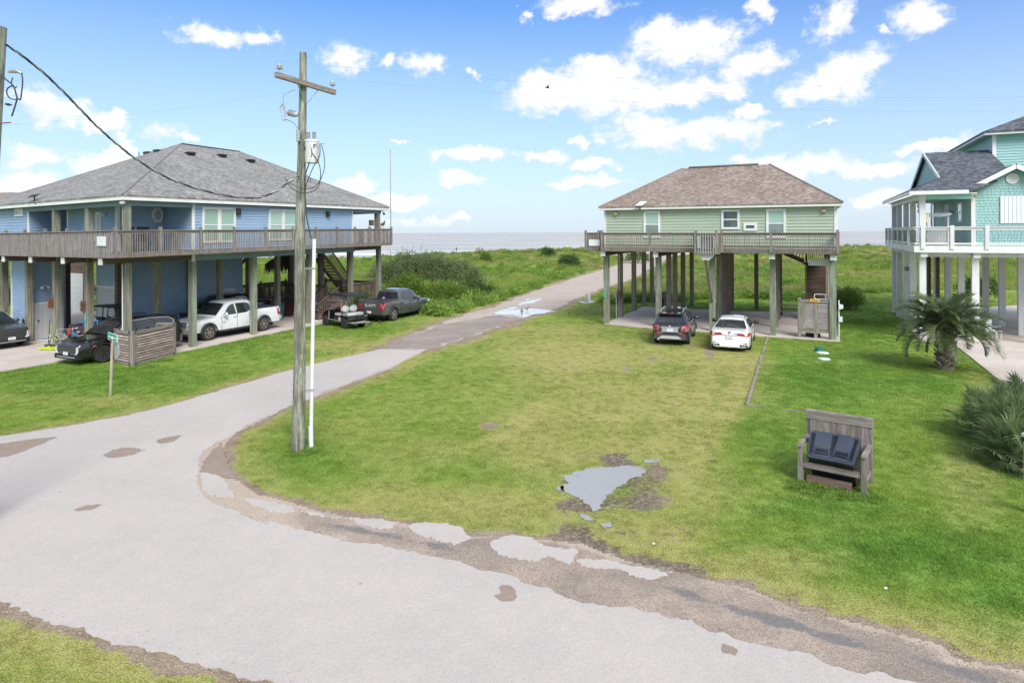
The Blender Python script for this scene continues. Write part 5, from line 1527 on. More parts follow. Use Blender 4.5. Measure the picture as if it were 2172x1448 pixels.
# house with a brown roof far at the left, mostly hidden by the blue house
def brown_house():
 o = Vector((-47.0, 52.0, 0))
 B = root('brown_roofed_house', o, math.radians(8), 'house with a brown shingle roof showing beyond the blue house', 'house')
 m = MB(); m.box(-7, 7, -5, 5, 4.6, 7.2); m.build('wall', m_green, B)
 for x in (-6.5, -2.2, 2.2, 6.5):
  for y in (-4.6, 4.6):
   m = MB(); m.box(x - 0.15, x + 0.15, y - 0.15, y + 0.15, 0, 4.6); m.build('post', m_post, B)
 m = MB(); m.box(-8, 8, -6, 6, 4.4, 4.6); m.build('deck_floor', m_deck, B)
 zt_ = 9.15
 roof_planes('roof', [[(-8, -6, 7.2), (12, -6, 7.2), (7, 0, zt_), (-4, 0, zt_)], [(12, 6, 7.2), (-8, 6, 7.2), (-4, 0, zt_), (7, 0, zt_)], [(-8, 6, 7.2), (-8, -6, 7.2), (-4, 0, zt_)], [(12, -6, 7.2), (12, 6, 7.2), (7, 0, zt_)]],
    m_roof_brown, B, lambda x, y, z: (x, y, z), 0.1)
brown_house()

# ------------------------------------------------------------------ vehicles
def paint(name, col, rough=0.28, metal=0.0, coat=1.0, flake=None):
 m = M(name, col, rough, flake or tuple(c * 0.9 for c in col), 1.2, (1, 1, 1), 0.4, 0.0, metal=metal, coat=coat)
 return m
p_white = paint('white_car_paint', (0.74, 0.755, 0.765))
p_white2 = paint('pearl_white_car_paint', (0.80, 0.80, 0.80))
p_black = paint('black_car_paint', (0.010, 0.010, 0.012), 0.2)
p_navy = paint('dark_navy_car_paint', (0.020, 0.023, 0.036), 0.22)
p_grey = paint('dark_grey_car_paint', (0.105, 0.107, 0.108), 0.3, 0.35)
p_green = paint('dark_grey_green_car_paint', (0.055, 0.062, 0.062), 0.3, 0.2)
m_grille = M('dark_grille', (0.05, 0.05, 0.054), 0.4, (0.09, 0.09, 0.095), 30.0, (1, 1, 1), 0.5, 0.0, metal=0.3)
m_alloy = M('alloy_rim', (0.42, 0.42, 0.43), 0.3, (0.34, 0.34, 0.35), 3.0, (1, 1, 1), 0.4, 0.0, metal=0.7)
m_blackrim = M('black_rim', (0.02, 0.02, 0.022), 0.35, (0.03, 0.03, 0.03), 3.0, (1, 1, 1), 0.4, 0.0)
m_bronzerim = M('bronze_rim', (0.33, 0.27, 0.22), 0.35, (0.25, 0.2, 0.165), 3.0, (1, 1, 1), 0.4, 0.0, metal=0.5)
m_clad = M('grey_plastic_cladding', (0.045, 0.047, 0.052), 0.6, (0.06, 0.062, 0.066), 3.0, (1, 1, 1), 0.4, 0.0)
m_silver = M('silver_plastic', (0.45, 0.46, 0.46), 0.4, (0.38, 0.39, 0.39), 3.0, (1, 1, 1), 0.4, 0.0)

def lerp_list(tab, x):
 if x <= tab[0][0]: return tab[0][1]
 for (a, va), (b, vb) in zip(tab, tab[1:]):
  if x <= b:
   t = (x - a) / (b - a) if b > a else 0
   return va + (vb - va) * t
 return tab[-1][1]

WHEEL_MESH = {}
def wheel(parent, x, y, R, W, side, rim_mat, spokes, key):
 """tyre with a spoked rim; side = +1 left, -1 right"""
 k = (key, side)
 if k not in WHEEL_MESH:
  h = W / 2
  t = MB(); t.lathe([(R * 0.62, -h * 0.9), (R * 0.80, -h), (R * 0.95, -h * 0.92), (R, -h * 0.6), (R, h * 0.6), (R * 0.95, h * 0.92), (R * 0.80, h), (R * 0.62, h * 0.9)], 28, axis='y')
  tm = t.mesh('tyre', m_tyre, True, 50)
  r = MB(); rr = R * 0.66; o = side * h
  r.lathe([(rr, -h * 0.8), (rr, h * 0.8)], 24, axis='y', mi=1)
  r.lathe([(rr * 1.0, o * 0.80), (rr * 1.0, o * 0.93), (rr * 0.88, o * 0.93), (rr * 0.86, o * 0.75)], 24, axis='y')
  r.lathe([(rr * 0.22, o * 0.55), (rr * 0.22, o * 0.9), (rr * 0.12, o * 0.97)], 12, axis='y')
  for i in range(spokes):
   a = 2 * PI * i / spokes
   c, s = math.cos(a), math.sin(a)
   r.beam((c * rr * 0.15, o * 0.80, s * rr * 0.15), (c * rr * 0.93, o * 0.86, s * rr * 0.93), rr * 0.17 if spokes > 6 else rr * 0.24, 0.03, up=(0, 1, 0))
  rm = r.mesh('rim', [rim_mat, m_under], True, 30)
  WHEEL_MESH[k] = (tm, rm)
 tm, rm = WHEEL_MESH[k]
 w = link_mesh('wheel', tm, parent); w.location = (x, y, R)
 link_mesh('rim', rm, w)
 return w

class Car:
 """body lofted from side profiles; +x forward, +y left, origin on the ground at the centre"""
 def __init__(self, name, loc, fwd, label, cat, L, W, sill, top, paintm, wheels, R, tyre_w=0.24, cabin=None, taper=None, rim=None, spokes=6, z=0.0, bed=None, side_bulge=0.05, clad=None, group=None):
  self.root = root(name, (loc[0], loc[1], z), math.atan2(fwd[1], fwd[0]), label, cat, group)
  self.L, self.W, self.paint = L, W, paintm
  self.taper = taper or [(-L / 2, 0.86), (-L / 2 + 0.25, 0.96), (-L / 2 + 0.8, 1.0), (L / 2 - 1.0, 1.0), (L / 2 - 0.35, 0.94), (L / 2, 0.78)]
  self.top, self.sill, self.cabin = top, sill, cabin
  xs = sorted(set([-L / 2 + L * i / 70 for i in range(71)] + [wx + R * 1.16 * math.cos(PI * j / 14) for wx in wheels for j in range(15)] + [p[0] for p in top]))
  rings = []
  Ra = R * 1.16
  for x in xs:
   w = W / 2 * lerp_list(self.taper, x)
   zt = lerp_list(top, x); zb = lerp_list(sill, x) if isinstance(sill, list) else sill
   for wx in wheels:
    if abs(x - wx) < Ra:
     zb = max(zb, R + math.sqrt(max(0, Ra * Ra - (x - wx) ** 2)) * 0.98)
   zb = min(zb, zt - 0.12)
   hh = zt - zb
   rings.append([(x, 0, zb), (x, w * 0.80, zb), (x, w * 0.965, zb + min(0.03, hh * 0.2)), (x, w * 0.99, zb + hh * 0.22), (x, w, zb + hh * 0.5), (x, w * 0.985, zb + hh * 0.78), (x, w * 0.955, zt - 0.035), (x, w * 0.90, zt), (x, w * 0.5, zt + 0.018), (x, 0, zt + 0.025)])
  m = MB(); k = len(rings[0])
  vs = []
  for r in rings:
   vs += r + [(p[0], -p[1], p[2]) for p in r[1:-1]][::-1]
  n = 2 * k - 2
  fs, mi = [], []
  for i in range(len(rings) - 1):
   for j in range(n):
    j2 = (j + 1) % n
    m_i = 1 if j in (0, n - 1) else 0
    fs.append((i * n + j, (i + 1) * n + j, (i + 1) * n + j2, i * n + j2)); mi.append(m_i)
  fs.append(tuple(range(n))); mi.append(0)
  e = (len(rings) - 1) * n
  fs.append(tuple(e + j for j in range(n - 1, -1, -1))); mi.append(0)
  b = len(m.v); m.v += vs; m.f += fs; m.m += mi
  m.build('body', [paintm, m_under], self.root, True, 32)
  m = MB(); m.box(-L / 2 + 0.3, L / 2 - 0.3, -W * 0.36, W * 0.36, 0.24, min(p[1] for p in top) - 0.15); m.build('underbody', m_under, self.root)
  for wx in wheels:
   for sd in (1, -1):
    wheel(self.root, wx, sd * (W / 2 - tyre_w / 2 - 0.015), R, tyre_w, sd, rim or m_alloy, spokes, name)
  self.R = R; self.wheels = wheels
  if clad:
   for wx in wheels:
    for sd in (1, -1):
     m = MB()
     pts = [(wx + Ra * math.cos(PI * (j / 12)), sd * (W / 2 + 0.004), R + Ra * math.sin(PI * j / 12)) for j in range(13)]
     m.tube(pts, 0.035, 5); m.build('wheel_arch_trim', clad, self.root, True)
  if cabin: self._cabin()
 def wc(self, z):
  c = self.cabin
  t = (z - c['zb']) / (c['zr'] - c['zb'])
  return (c['wb'] + (c['wr'] - c['wb']) * max(0, min(1, t)))
 def _cabin(self):
  c = self.cabin
  prof = c['prof']           # (x, z) roof line from cowl to rear
  xs = sorted(set([p[0] for p in prof] + [prof[0][0] + (prof[-1][0] - prof[0][0]) * i / 30 for i in range(31)]))
  pr = sorted(prof)
  m = MB(); vs, fs = [], []
  for x in xs:
   z = max(lerp_list(pr, x), c['zb'] + 0.002)
   zb = c['zb'] - 0.06
   w0, w1 = c['wb'], self.wc(z)
   hh = z - zb
   r = [(x, w0, zb), (x, self.wc(zb + hh * 0.5), zb + hh * 0.5), (x, w1, z - min(0.07, hh * 0.3)), (x, w1 - 0.035, z - min(0.02, hh * 0.1)), (x, w1 - 0.10, z), (x, w1 * 0.5, z + min(0.03, hh * 0.06)), (x, 0, z + min(0.04, hh * 0.08))]
   vs += r + [(p[0], -p[1], p[2]) for p in r[:-1]][::-1]
  n = 13
  for i in range(len(xs) - 1):
   for j in range(n - 1):
    fs.append((i * n + j, (i + 1) * n + j, (i + 1) * n + j + 1, i * n + j + 1))
  fs.append(tuple(range(n))); e = (len(xs) - 1) * n
  fs.append(tuple(e + j for j in range(n - 1, -1, -1)))
  m.add(vs, fs); m.build('cabin', self.paint, self.root, True, 32)
  # side glass
  for poly in c['side']:
   for sd in (1, -1):
    m = MB()
    P_ = [(x, sd * (self.wc(z) + 0.012), z) for (x, z) in poly]
    Q_ = [(x, sd * (self.wc(z) - 0.02), z) for (x, z) in poly]
    k = len(poly)
    m.add(P_ + Q_, [tuple(range(k))] + [(i, (i + 1) % k, k + (i + 1) % k, k + i) for i in range(k)])
    m.build('side_window', c.get('glass', m_glass), self.root)
  for nm, (a, b) in (('windshield', c['wind']), ('rear_window', c['rear'])):
   if a is None: continue
   (xa, za), (xb, zb_) = a, b
   d = Vector((xb - xa, 0, zb_ - za)).normalized()
   nr = Vector((-d.z, 0, d.x)) if (xb - xa) < 0 else Vector((d.z, 0, -d.x))
   if nm == 'windshield': nr = Vector((abs(d.z), 0, abs(d.x)))
   else: nr = Vector((-abs(d.z), 0, abs(d.x)))
   m = MB(); rows = []
   for k in range(4):
    t = k / 3
    x, z = xa + (xb - xa) * t, za + (zb_ - za) * t
    w = self.wc(z) - 0.09
    off = nr * 0.022
    rows.append([(x + off.x + nr.x * 0.02 * (1 - (y / w) ** 2), y, z + off.z + nr.z * 0.03 * (1 - (y / w) ** 2)) for y in (-w, -w * 0.55, 0, w * 0.55, w)])
   vs = [p for r in rows for p in r]
   m.add(vs, [(i * 5 + j, i * 5 + j + 1, (i + 1) * 5 + j + 1, (i + 1) * 5 + j) for i in range(3) for j in range(4)])
   m.build(nm, m_glass, self.root, True)
 def half(self, x):
  return self.W / 2 * lerp_list(self.taper, x)
 def part(self, name, mat, *boxes, smooth=False):
  m = MB()
  for b in boxes: m.box(*b)
  return m.build(name, mat, self.root, smooth)
 def mirror(self, x, z, mat, size=(0.13, 0.22, 0.17)):
  for sd in (1, -1):
   y = self.wc(z) if self.cabin else self.W / 2
   m = MB(); m.blob((x, sd * (y + 0.17), z + 0.05), size[0], size[1] / 2 + 0.03, size[2] / 2 + 0.02, 10, 6)
   m.box(x - 0.03, x + 0.03, sd * y, sd * (y + 0.12), z - 0.02, z + 0.03)
   m.build('mirror', mat, self.root, True, 60)
 def handles(self, xs, z, mat):
  for x in xs:
   for sd in (1, -1):
    y = self.W / 2 * 0.985
    m = MB(); m.box(x - 0.09, x + 0.09, sd * (y - 0.01), sd * (y + 0.03), z - 0.016, z + 0.016); m.build('door_handle', mat, self.root)
 def seams(self, xs, z0, z1):
  for x in xs:
   for sd in (1, -1):
    y = self.W / 2 * 0.992
    m = MB(); m.box(x - 0.006, x + 0.006, sd * (y - 0.02), sd * (y + 0.006), z0, z1); m.build('door_gap', m_under, self.root)
 def poly_lamp(self, name, mat, pts, thick=0.03, ax=1):
  for sd in (1, -1):
   m = MB()
   P_ = [(x, sd * y, z) for (x, y, z) in pts]
   Q_ = [(x - ax * thick, sd * (y - thick), z) for (x, y, z) in pts]
   k = len(pts)
   m.add(P_ + Q_, [tuple(range(k)), tuple(range(2 * k - 1, k - 1, -1))] + [(i, (i + 1) % k, k + (i + 1) % k, k + i) for i in range(k)])
   m.build(name, mat, self.root)

def on_ground(p):
 return p

# ---- crew-cab pickup
def pickup(name, loc, fwd, label, paintm, z, rimm, spokes, new=True, bumper=None, cover=False, group=None, tail_text=None, arch=None):
 L, W = 5.82, 2.02
 wf, wr = 1.88, -1.72
 top = [(-2.91, 1.30), (-0.62, 1.32), (-0.6, 1.20), (1.45, 1.16), (2.3, 1.10), (2.75, 1.02), (2.91, 0.86)]
 cab = dict(zb=1.20, zr=1.93, wb=0.95, wr=0.74,
    prof=[(1.42, 1.20), (0.72, 1.80), (0.45, 1.90), (-0.1, 1.93), (-0.75, 1.90), (-0.98, 1.78), (-1.08, 1.20)],
    side=[[(0.98, 1.23), (0.62, 1.62), (0.42, 1.74), (0.22, 1.77), (0.16, 1.23)], [(0.08, 1.23), (0.10, 1.78), (-0.55, 1.77), (-0.78, 1.68), (-0.86, 1.26)]],
    wind=((1.36, 1.24), (0.74, 1.79)), rear=((-1.07, 1.28), (-0.99, 1.76)))
 C = Car(name, loc, fwd, label, 'pickup truck', L, W, 0.44, top, paintm, (wf, wr), 0.42, 0.29, cab, [(-2.91, 0.95), (-2.7, 0.985), (1.5, 1.0), (2.3, 0.97), (2.7, 0.90), (2.91, 0.80)], rimm, spokes, z, clad=arch)
 # bed: dark floor between the side walls
 if cover:
  C.part('bed_cover', m_black, (-2.86, -1.12, -0.80, 0.80, 1.325, 1.355))
 else:
  C.part('bed_liner', m_under, (-2.78, -1.16, -0.78, 0.78, 1.328, 1.345))
  for sd in (1, -1):
   C.part('bed_rail', paintm, (-2.88, -1.1, sd * 0.79, sd * 0.94, 1.325, 1.40))
  C.part('tailgate_rail', paintm, (-2.90, -2.80, -0.8, 0.8, 1.325, 1.40))
  m = MB(); m.blob((-1.35, 0.1, 1.36), 0.12, 0.12, 0.12, 8, 6); m.build('purple_bag', M('purple_cloth', (0.22, 0.11, 0.5), 0.8, (0.15, 0.07, 0.36)), C.root, True)
 # front
 C.part('grille', m_grille, (2.86, 2.93, -0.56, 0.56, 0.72, 1.04))
 for k in range(4):
  C.part('grille_bar', m_chrome if bumper else m_grille, (2.925, 2.945, -0.55, 0.55, 0.765 + k * 0.072, 0.785 + k * 0.072))
 C.poly_lamp('headlight', m_lens, [(2.935, 0.58, 0.78), (2.93, 0.79, 0.78), (2.74, 0.915, 0.79), (2.58, 0.955, 0.88), (2.70, 0.935, 0.99), (2.925, 0.60, 0.98)], 0.05)
 C.poly_lamp('turn_lamp', m_amber, [(2.735, 0.915, 0.83), (2.655, 0.95, 0.88), (2.70, 0.94, 0.95)], 0.04)
 bm = bumper or paintm
 C.part('front_bumper', bm, (2.72, 3.02, -0.93, 0.93, 0.46, 0.69))
 C.part('air_dam', m_clad, (2.7, 2.99, -0.8, 0.8, 0.34, 0.455))
 # rear
 C.part('rear_bumper', bm if bumper else m_clad, (-3.06, -2.86, -0.95, 0.95, 0.56, 0.78))
 C.part('tailgate', paintm, (-2.945, -2.9, -0.72, 0.72, 0.80, 1.31))
 C.poly_lamp('tail_light', m_red, [(-2.95, 0.75, 0.84), (-2.95, 0.75, 1.25), (-2.935, 0.97, 1.25), (-2.72, 1.012, 1.22), (-2.74, 1.015, 0.88), (-2.935, 0.975, 0.84)], 0.04, -1)
 C.part('number_plate', m_plate, (-3.09, -3.062, -0.16, 0.16, 0.60, 0.75))
 C.part('tow_hitch', m_chrome, (-3.2, -3.0, 0.18, 0.26, 0.42, 0.50))
 if tail_text:
  text_obj('lettering', tail_text, 0.30, m_silver, C.root, (-2.955, 0.0, 1.07), (PI / 2, 0, -PI / 2), 0.008, sx=1.35)
 C.mirror(0.95, 1.22, m_chrome if bumper else paintm, (0.10, 0.24, 0.26))
 C.handles((0.30, -0.72), 1.08, m_chrome if bumper else paintm)
 C.seams((1.12, 0.12, -0.95), 0.52, 1.18)
 for sd in (1, -1):
  C.part('side_step', m_clad, (-0.95, 1.2, sd * 0.80, sd * 0.98, 0.38, 0.45))
 return C

c = Vector((-15.93, 35.5))
C = pickup('white_pickup_truck', c, (-0.45, -0.893), 'white crew cab pickup parked between the stilts of the blue house', p_white, 0.05, m_bronzerim, 6, bumper=m_chrome, cover=True, arch=m_clad)
text_obj('lettering', '1500', 0.13, m_greyprint, C.root, (1.0, 1.018, 0.86), (PI / 2, 0, PI), 0.004)
m = MB(); m.blob((1.0, -0.15, 1.42), 0.14, 0.2, 0.1, 8, 5); m.build('blue_cap', m_cyan, C.root, True)
C = pickup('grey_pickup_truck', Vector((-7.8, 42.9)), (0.402, 0.916), 'dark grey crew cab pickup on the grass by the green bushes', p_grey, 0.0, m_alloy, 5, tail_text='RAM', arch=m_clad)
C = pickup('black_pickup_truck', BH.w(9.1, 4.4), (-0.369, -0.929), 'black pickup in deep shade along the blue wall behind the white pickup', p_black, 0.05, m_blackrim, 6, cover=True)

# ---- large black SUV
def big_suv(name, loc, fwd, label, paintm, z, rimm):
 L, W = 4.98, 1.98
 top = [(-2.49, 1.02), (-2.3, 1.16), (-0.9, 1.14), (0.9, 1.10), (1.3, 1.08), (2.0, 1.02), (2.35, 0.94), (2.49, 0.80)]
 cab = dict(zb=1.10, zr=1.74, wb=0.93, wr=0.70,
    prof=[(1.25, 1.10), (0.45, 1.62), (0.15, 1.70), (-0.6, 1.74), (-1.5, 1.70), (-2.1, 1.62), (-2.42, 1.14)],
    side=[[(0.85, 1.14), (0.42, 1.50), (0.25, 1.57), (0.02, 1.60), (-0.02, 1.14)], [(-0.08, 1.14), (-0.04, 1.61), (-0.95, 1.61), (-1.02, 1.14)], [(-1.08, 1.14), (-1.02, 1.61), (-1.75, 1.57), (-1.98, 1.42), (-1.75, 1.22), (-1.4, 1.15)]],
    wind=((1.2, 1.14), (0.47, 1.61)), rear=((-2.41, 1.2), (-2.14, 1.58)))
 C = Car(name, loc, fwd, label, 'suv', L, W, 0.30, top, paintm, (1.5, -1.4), 0.385, 0.26, cab, None, rimm, 5, z, clad=m_under)
 C.part('grille', m_grille, (2.40, 2.50, -0.60, 0.60, 0.52, 0.86))
 for k in range(5):
  for j in range(9):
   C.part('grille_stud', m_grille, (2.498, 2.515, -0.56 + j * 0.125, -0.50 + j * 0.125, 0.55 + k * 0.062, 0.575 + k * 0.062))
 C.poly_lamp('headlight', m_lens, [(2.515, 0.60, 0.48), (2.515, 0.72, 0.48), (2.49, 0.80, 0.56), (2.47, 0.81, 0.80), (2.51, 0.70, 0.80), (2.51, 0.68, 0.56)], 0.04)
 C.poly_lamp('hood_lamp', m_lens, [(2.36, 0.60, 0.88), (2.10, 0.86, 0.97), (2.14, 0.84, 1.0), (2.34, 0.60, 0.92)], 0.04)
 C.poly_lamp('side_marker', m_amber, [(1.98, 0.985, 0.72), (1.84, 0.995, 0.78), (1.84, 0.995, 0.81), (1.98, 0.985, 0.75)], 0.03)
 C.part('front_bumper', m_under, (2.25, 2.52, -0.80, 0.80, 0.26, 0.45))
 C.part('skid_plate', m_silver, (2.3, 2.535, -0.62, 0.62, 0.33, 0.36))
 C.part('number_plate', m_plate, (2.522, 2.54, -0.16, 0.16, 0.43, 0.57))
 for sd in (1, -1):
  m = MB()
  y = lambda zz: sd * (C.wc(zz) + 0.02)
  pts = [(0.93, 1.11), (0.42, 1.53), (0.1, 1.63), (-0.9, 1.65), (-1.75, 1.60), (-2.03, 1.42)]
  m.tube([(x, y(zz), zz) for x, zz in pts], 0.02, 5)
  m.tube([(x, y(zz), zz) for x, zz in [(0.93, 1.11), (-1.05, 1.11), (-1.45, 1.12), (-1.8, 1.2), (-2.03, 1.40)]], 0.02, 5)
  m.build('chrome_window_trim', m_chrome, C.root, True)
  m = MB(); m.tube([(0.1, sd * 0.60, 1.74), (-0.1, sd * 0.62, 1.79), (-1.4, sd * 0.62, 1.78), (-1.6, sd * 0.6, 1.70)], 0.022, 5); m.build('roof_rail', m_darkmetal, C.root, True)
 C.poly_lamp('tail_light', m_red, [(-2.47, 0.74, 0.85), (-2.45, 0.78, 1.15), (-2.36, 0.86, 1.15), (-2.37, 0.86, 0.85)], 0.04, -1)
 C.mirror(0.75, 1.13, paintm)
 C.handles((0.15, -0.85), 0.98, m_chrome)
 C.seams((1.02, 0.0, -1.05), 0.4, 1.08)
 return C
big_suv('black_suv', Vector((-18.2, 29.72)), (-0.42, -0.908), 'large black suv with chrome window trim parked beside the louvred corner box', p_black, 0.03, m_blackrim)

# SUV showing only its front corner at the picture edge
def edge_suv():
 C = big_suv('grey_green_suv', Vector((-26.9, 32.4)), (0.90, -0.43), 'dark grey suv of which only the front corner shows beside the driveway', p_green, 0.05, m_blackrim)
edge_suv()

# ---- small crossover and saloon at the green house
def crossover(name, loc, fwd, label):
 L, W = 4.28, 1.78
 top = [(-2.14, 0.92), (-2.02, 1.06), (-0.6, 1.06), (0.85, 1.02), (1.2, 1.00), (1.8, 0.92), (2.05, 0.80), (2.14, 0.66)]
 cab = dict(zb=1.02, zr=1.66, wb=0.84, wr=0.62,
    prof=[(1.15, 1.02), (0.40, 1.52), (0.1, 1.62), (-0.5, 1.66), (-1.3, 1.61), (-1.72, 1.53), (-2.05, 1.06)],
    side=[[(0.78, 1.06), (0.36, 1.42), (0.15, 1.5), (-0.08, 1.52), (-0.12, 1.06)], [(-0.18, 1.06), (-0.14, 1.53), (-0.95, 1.50), (-1.02, 1.08)], [(-1.08, 1.10), (-1.02, 1.49), (-1.45, 1.42), (-1.6, 1.25)]],
    wind=((1.1, 1.06), (0.42, 1.51)), rear=((-2.03, 1.09), (-1.77, 1.46)))
 C = Car(name, loc, fwd, label, 'suv', L, W, 0.28, top, p_navy, (1.28, -1.27), 0.345, 0.23, cab, [(-2.14, 0.80), (-2.02, 0.93), (-1.6, 0.99), (-1.0, 1.0), (1.1, 1.0), (1.8, 0.92), (2.14, 0.7)], m_alloy, 10, 0.0, clad=m_clad)
 C.part('rear_bumper', m_clad, (-2.19, -1.95, -0.78, 0.78, 0.34, 0.58))
 m = MB(); m.prism([(-0.58, 0.36), (0.58, 0.36), (0.40, 0.50), (-0.40, 0.50)], -2.215, -2.18, axis='x'); m.build('skid_plate', m_silver, C.root)
 C.poly_lamp('reflector', m_red, [(-2.20, 0.50, 0.54), (-2.20, 0.50, 0.60), (-2.17, 0.74, 0.61), (-2.17, 0.74, 0.55)], 0.02, -1)
 C.poly_lamp('tail_light', m_pinklens, [(-2.165, 0.53, 0.76), (-2.165, 0.56, 1.0), (-2.11, 0.76, 1.06), (-2.0, 0.865, 1.06), (-1.78, 0.90, 1.04), (-1.85, 0.90, 0.88), (-2.03, 0.852, 0.76), (-2.12, 0.745, 0.72)], 0.03, -1)
 C.part('chrome_strip', m_chrome, (-2.175, -2.13, -0.46, 0.46, 0.90, 0.94))
 m = MB(); m.lathe([(0.055, -0.02), (0.055, 0.02)], 14, (-2.17, 0, 0.965), 'x'); m.build('badge', m_chrome, C.root)
 C.part('plate_recess', m_grey, (-2.165, -2.12, -0.40, 0.40, 0.68, 0.89))
 C.part('number_plate', m_plate, (-2.185, -2.167, -0.16, 0.16, 0.70, 0.86))
 C.part('model_badge', m_greyprint, (-2.165, -2.13, -0.60, -0.40, 0.635, 0.655)); C.part('model_badge', m_greyprint, (-2.165, -2.13, 0.36, 0.62, 0.635, 0.655))
 C.part('rear_spoiler', p_navy, (-1.98, -1.62, -0.58, 0.58, 1.545, 1.60))
 C.part('brake_lamp', m_red, (-1.99, -1.975, -0.12, 0.12, 1.56, 1.585))
 m = MB(); m.beam((-2.06, -0.05, 1.10), (-1.98, 0.32, 1.17), 0.025, 0.02); m.build('rear_wiper', m_under, C.root)
 for sd in (1, -1):
  m = MB(); m.tube([(0.15, sd * 0.54, 1.63), (0.0, sd * 0.55, 1.70), (-1.2, sd * 0.55, 1.69), (-1.5, sd * 0.54, 1.60)], 0.022, 6); m.build('roof_rail', m_chrome, C.root, True)
  m = MB(); m.tube([(0.8, sd * 0.87, 1.035), (-1.0, sd * 0.87, 1.05), (-1.55, sd * 0.85, 1.12)], 0.014, 5); m.build('window_trim', m_chrome, C.root, True)
 C.part('sunroof', m_glass, (-0.65, 0.05, -0.4, 0.4, 1.685, 1.705))
 m = MB(); m.lathe([(0.05, -0.06), (0.05, 0.05)], 12, (-2.2, 0.55, 0.33), 'x'); m.build('exhaust_tip', m_chrome, C.root)
 C.mirror(0.72, 1.06, p_navy)
 C.handles((0.02, -0.85), 0.90, m_chrome)
 C.seams((0.95, -0.14, -1.05), 0.4, 1.0)
 C.poly_lamp('headlight', m_lens, [(2.05, 0.45, 0.70), (1.80, 0.78, 0.74), (1.70, 0.80, 0.84), (1.98, 0.48, 0.78)], 0.03)
 return C
crossover('small_dark_suv', Vector((8.60, 33.55)), (0.37, 0.929), 'small dark navy suv parked on the grass left of the white saloon')

def saloon(name, loc, fwd, label):
 L, W = 4.88, 1.84
 top = [(-2.44, 0.90), (-2.36, 1.03), (-2.2, 1.06), (-1.5, 1.02), (0.7, 0.96), (1.2, 0.94), (1.9, 0.84), (2.25, 0.72), (2.44, 0.58)]
 cab = dict(zb=0.98, zr=1.44, wb=0.86, wr=0.60,
    prof=[(1.25, 0.98), (0.35, 1.36), (0.05, 1.42), (-0.5, 1.44), (-0.95, 1.40), (-1.25, 1.32), (-1.98, 1.03)],
    side=[[(0.85, 1.0), (0.30, 1.27), (0.1, 1.33), (-0.15, 1.345), (-0.18, 1.0)], [(-0.23, 1.0), (-0.20, 1.345), (-0.85, 1.32), (-1.15, 1.2), (-1.3, 1.08), (-1.0, 1.01)]],
    wind=((1.18, 1.01), (0.37, 1.35)), rear=((-1.93, 1.055), (-1.23, 1.325)))
 C = Car(name, loc, fwd, label, 'car', L, W, 0.22, top, p_white2, (1.41, -1.41), 0.34, 0.23, cab, [(-2.44, 0.84), (-2.3, 0.93), (-1.9, 0.985), (-1.2, 1.0), (1.2, 1.0), (1.9, 0.94), (2.44, 0.7)], m_blackrim, 5, 0.0)
 C.poly_lamp('tail_light', m_red, [(-2.462, 0.33, 0.80), (-2.462, 0.40, 0.895), (-2.455, 0.76, 0.93), (-2.31, 0.885, 0.92), (-2.12, 0.925, 0.89), (-2.12, 0.925, 0.82), (-2.31, 0.888, 0.775), (-2.455, 0.78, 0.755)], 0.03, -1)
 C.poly_lamp('reverse_lamp', m_pinklens, [(-2.475, 0.46, 0.83), (-2.475, 0.48, 0.87), (-2.472, 0.68, 0.88), (-2.472, 0.66, 0.83)], 0.01, -1)
 C.part('boot_strip', m_chrome, (-2.47, -2.43, -0.34, 0.34, 0.79, 0.81))
 C.part('number_plate', m_plate, (-2.475, -2.452, -0.16, 0.16, 0.63, 0.77))
 m = MB(); m.lathe([(0.07, -0.01), (0.07, 0.012)], 16, (-2.455, 0, 0.92), 'x'); m.build('badge', m_grey, C.root)
 C.part('sticker', M('pale_blue_sticker', (0.35, 0.52, 0.68), 0.4), (-2.47, -2.44, -0.42, -0.2, 0.87, 0.91))
 C.part('rear_spoiler', p_white2, (-2.42, -2.24, -0.72, 0.72, 1.055, 1.085))
 for sd in (1, -1):
  C.part('exhaust_surround', m_under, (-2.46, -2.30, sd * 0.46, sd * 0.80, 0.28, 0.36))
  m = MB(); m.lathe([(0.035, -0.05), (0.035, 0.03)], 10, (-2.46, sd * 0.58, 0.32), 'x'); m.lathe([(0.035, -0.05), (0.035, 0.03)], 10, (-2.46, sd * 0.68, 0.32), 'x'); m.build('exhaust_tip', m_chrome, C.root)
  C.part('bumper_slit', m_under, (-2.46, -2.38, sd * 0.62, sd * 0.78, 0.42, 0.44))
  m = MB(); m.tube([(0.9, sd * 0.61, 1.40), (0.3, sd * 0.565, 1.385), (-0.5, sd * 0.565, 1.455), (-1.2, sd * 0.55, 1.35)], 0.008, 4); m.build('roof_seam', m_under, C.root)
 C.part('rear_diffuser', p_white2, (-2.47, -2.3, -0.44, 0.44, 0.25, 0.33))
 C.part('diffuser_fin', p_white2, (-2.49, -2.4, -0.03, 0.03, 0.22, 0.33))
 C.mirror(0.78, 1.0, m_black)
 C.handles((0.0, -0.9), 0.84, p_white2)
 C.seams((1.0, -0.2, -1.15), 0.34, 0.94)
 C.poly_lamp('headlight', m_lens, [(2.35, 0.45, 0.60), (2.05, 0.82, 0.66), (1.9, 0.86, 0.74), (2.25, 0.5, 0.68)], 0.03)
 return C
saloon('white_saloon_car', Vector((11.17, 32.1)), (0.404, 0.915), 'white four door saloon car with red tail lights on the grass')

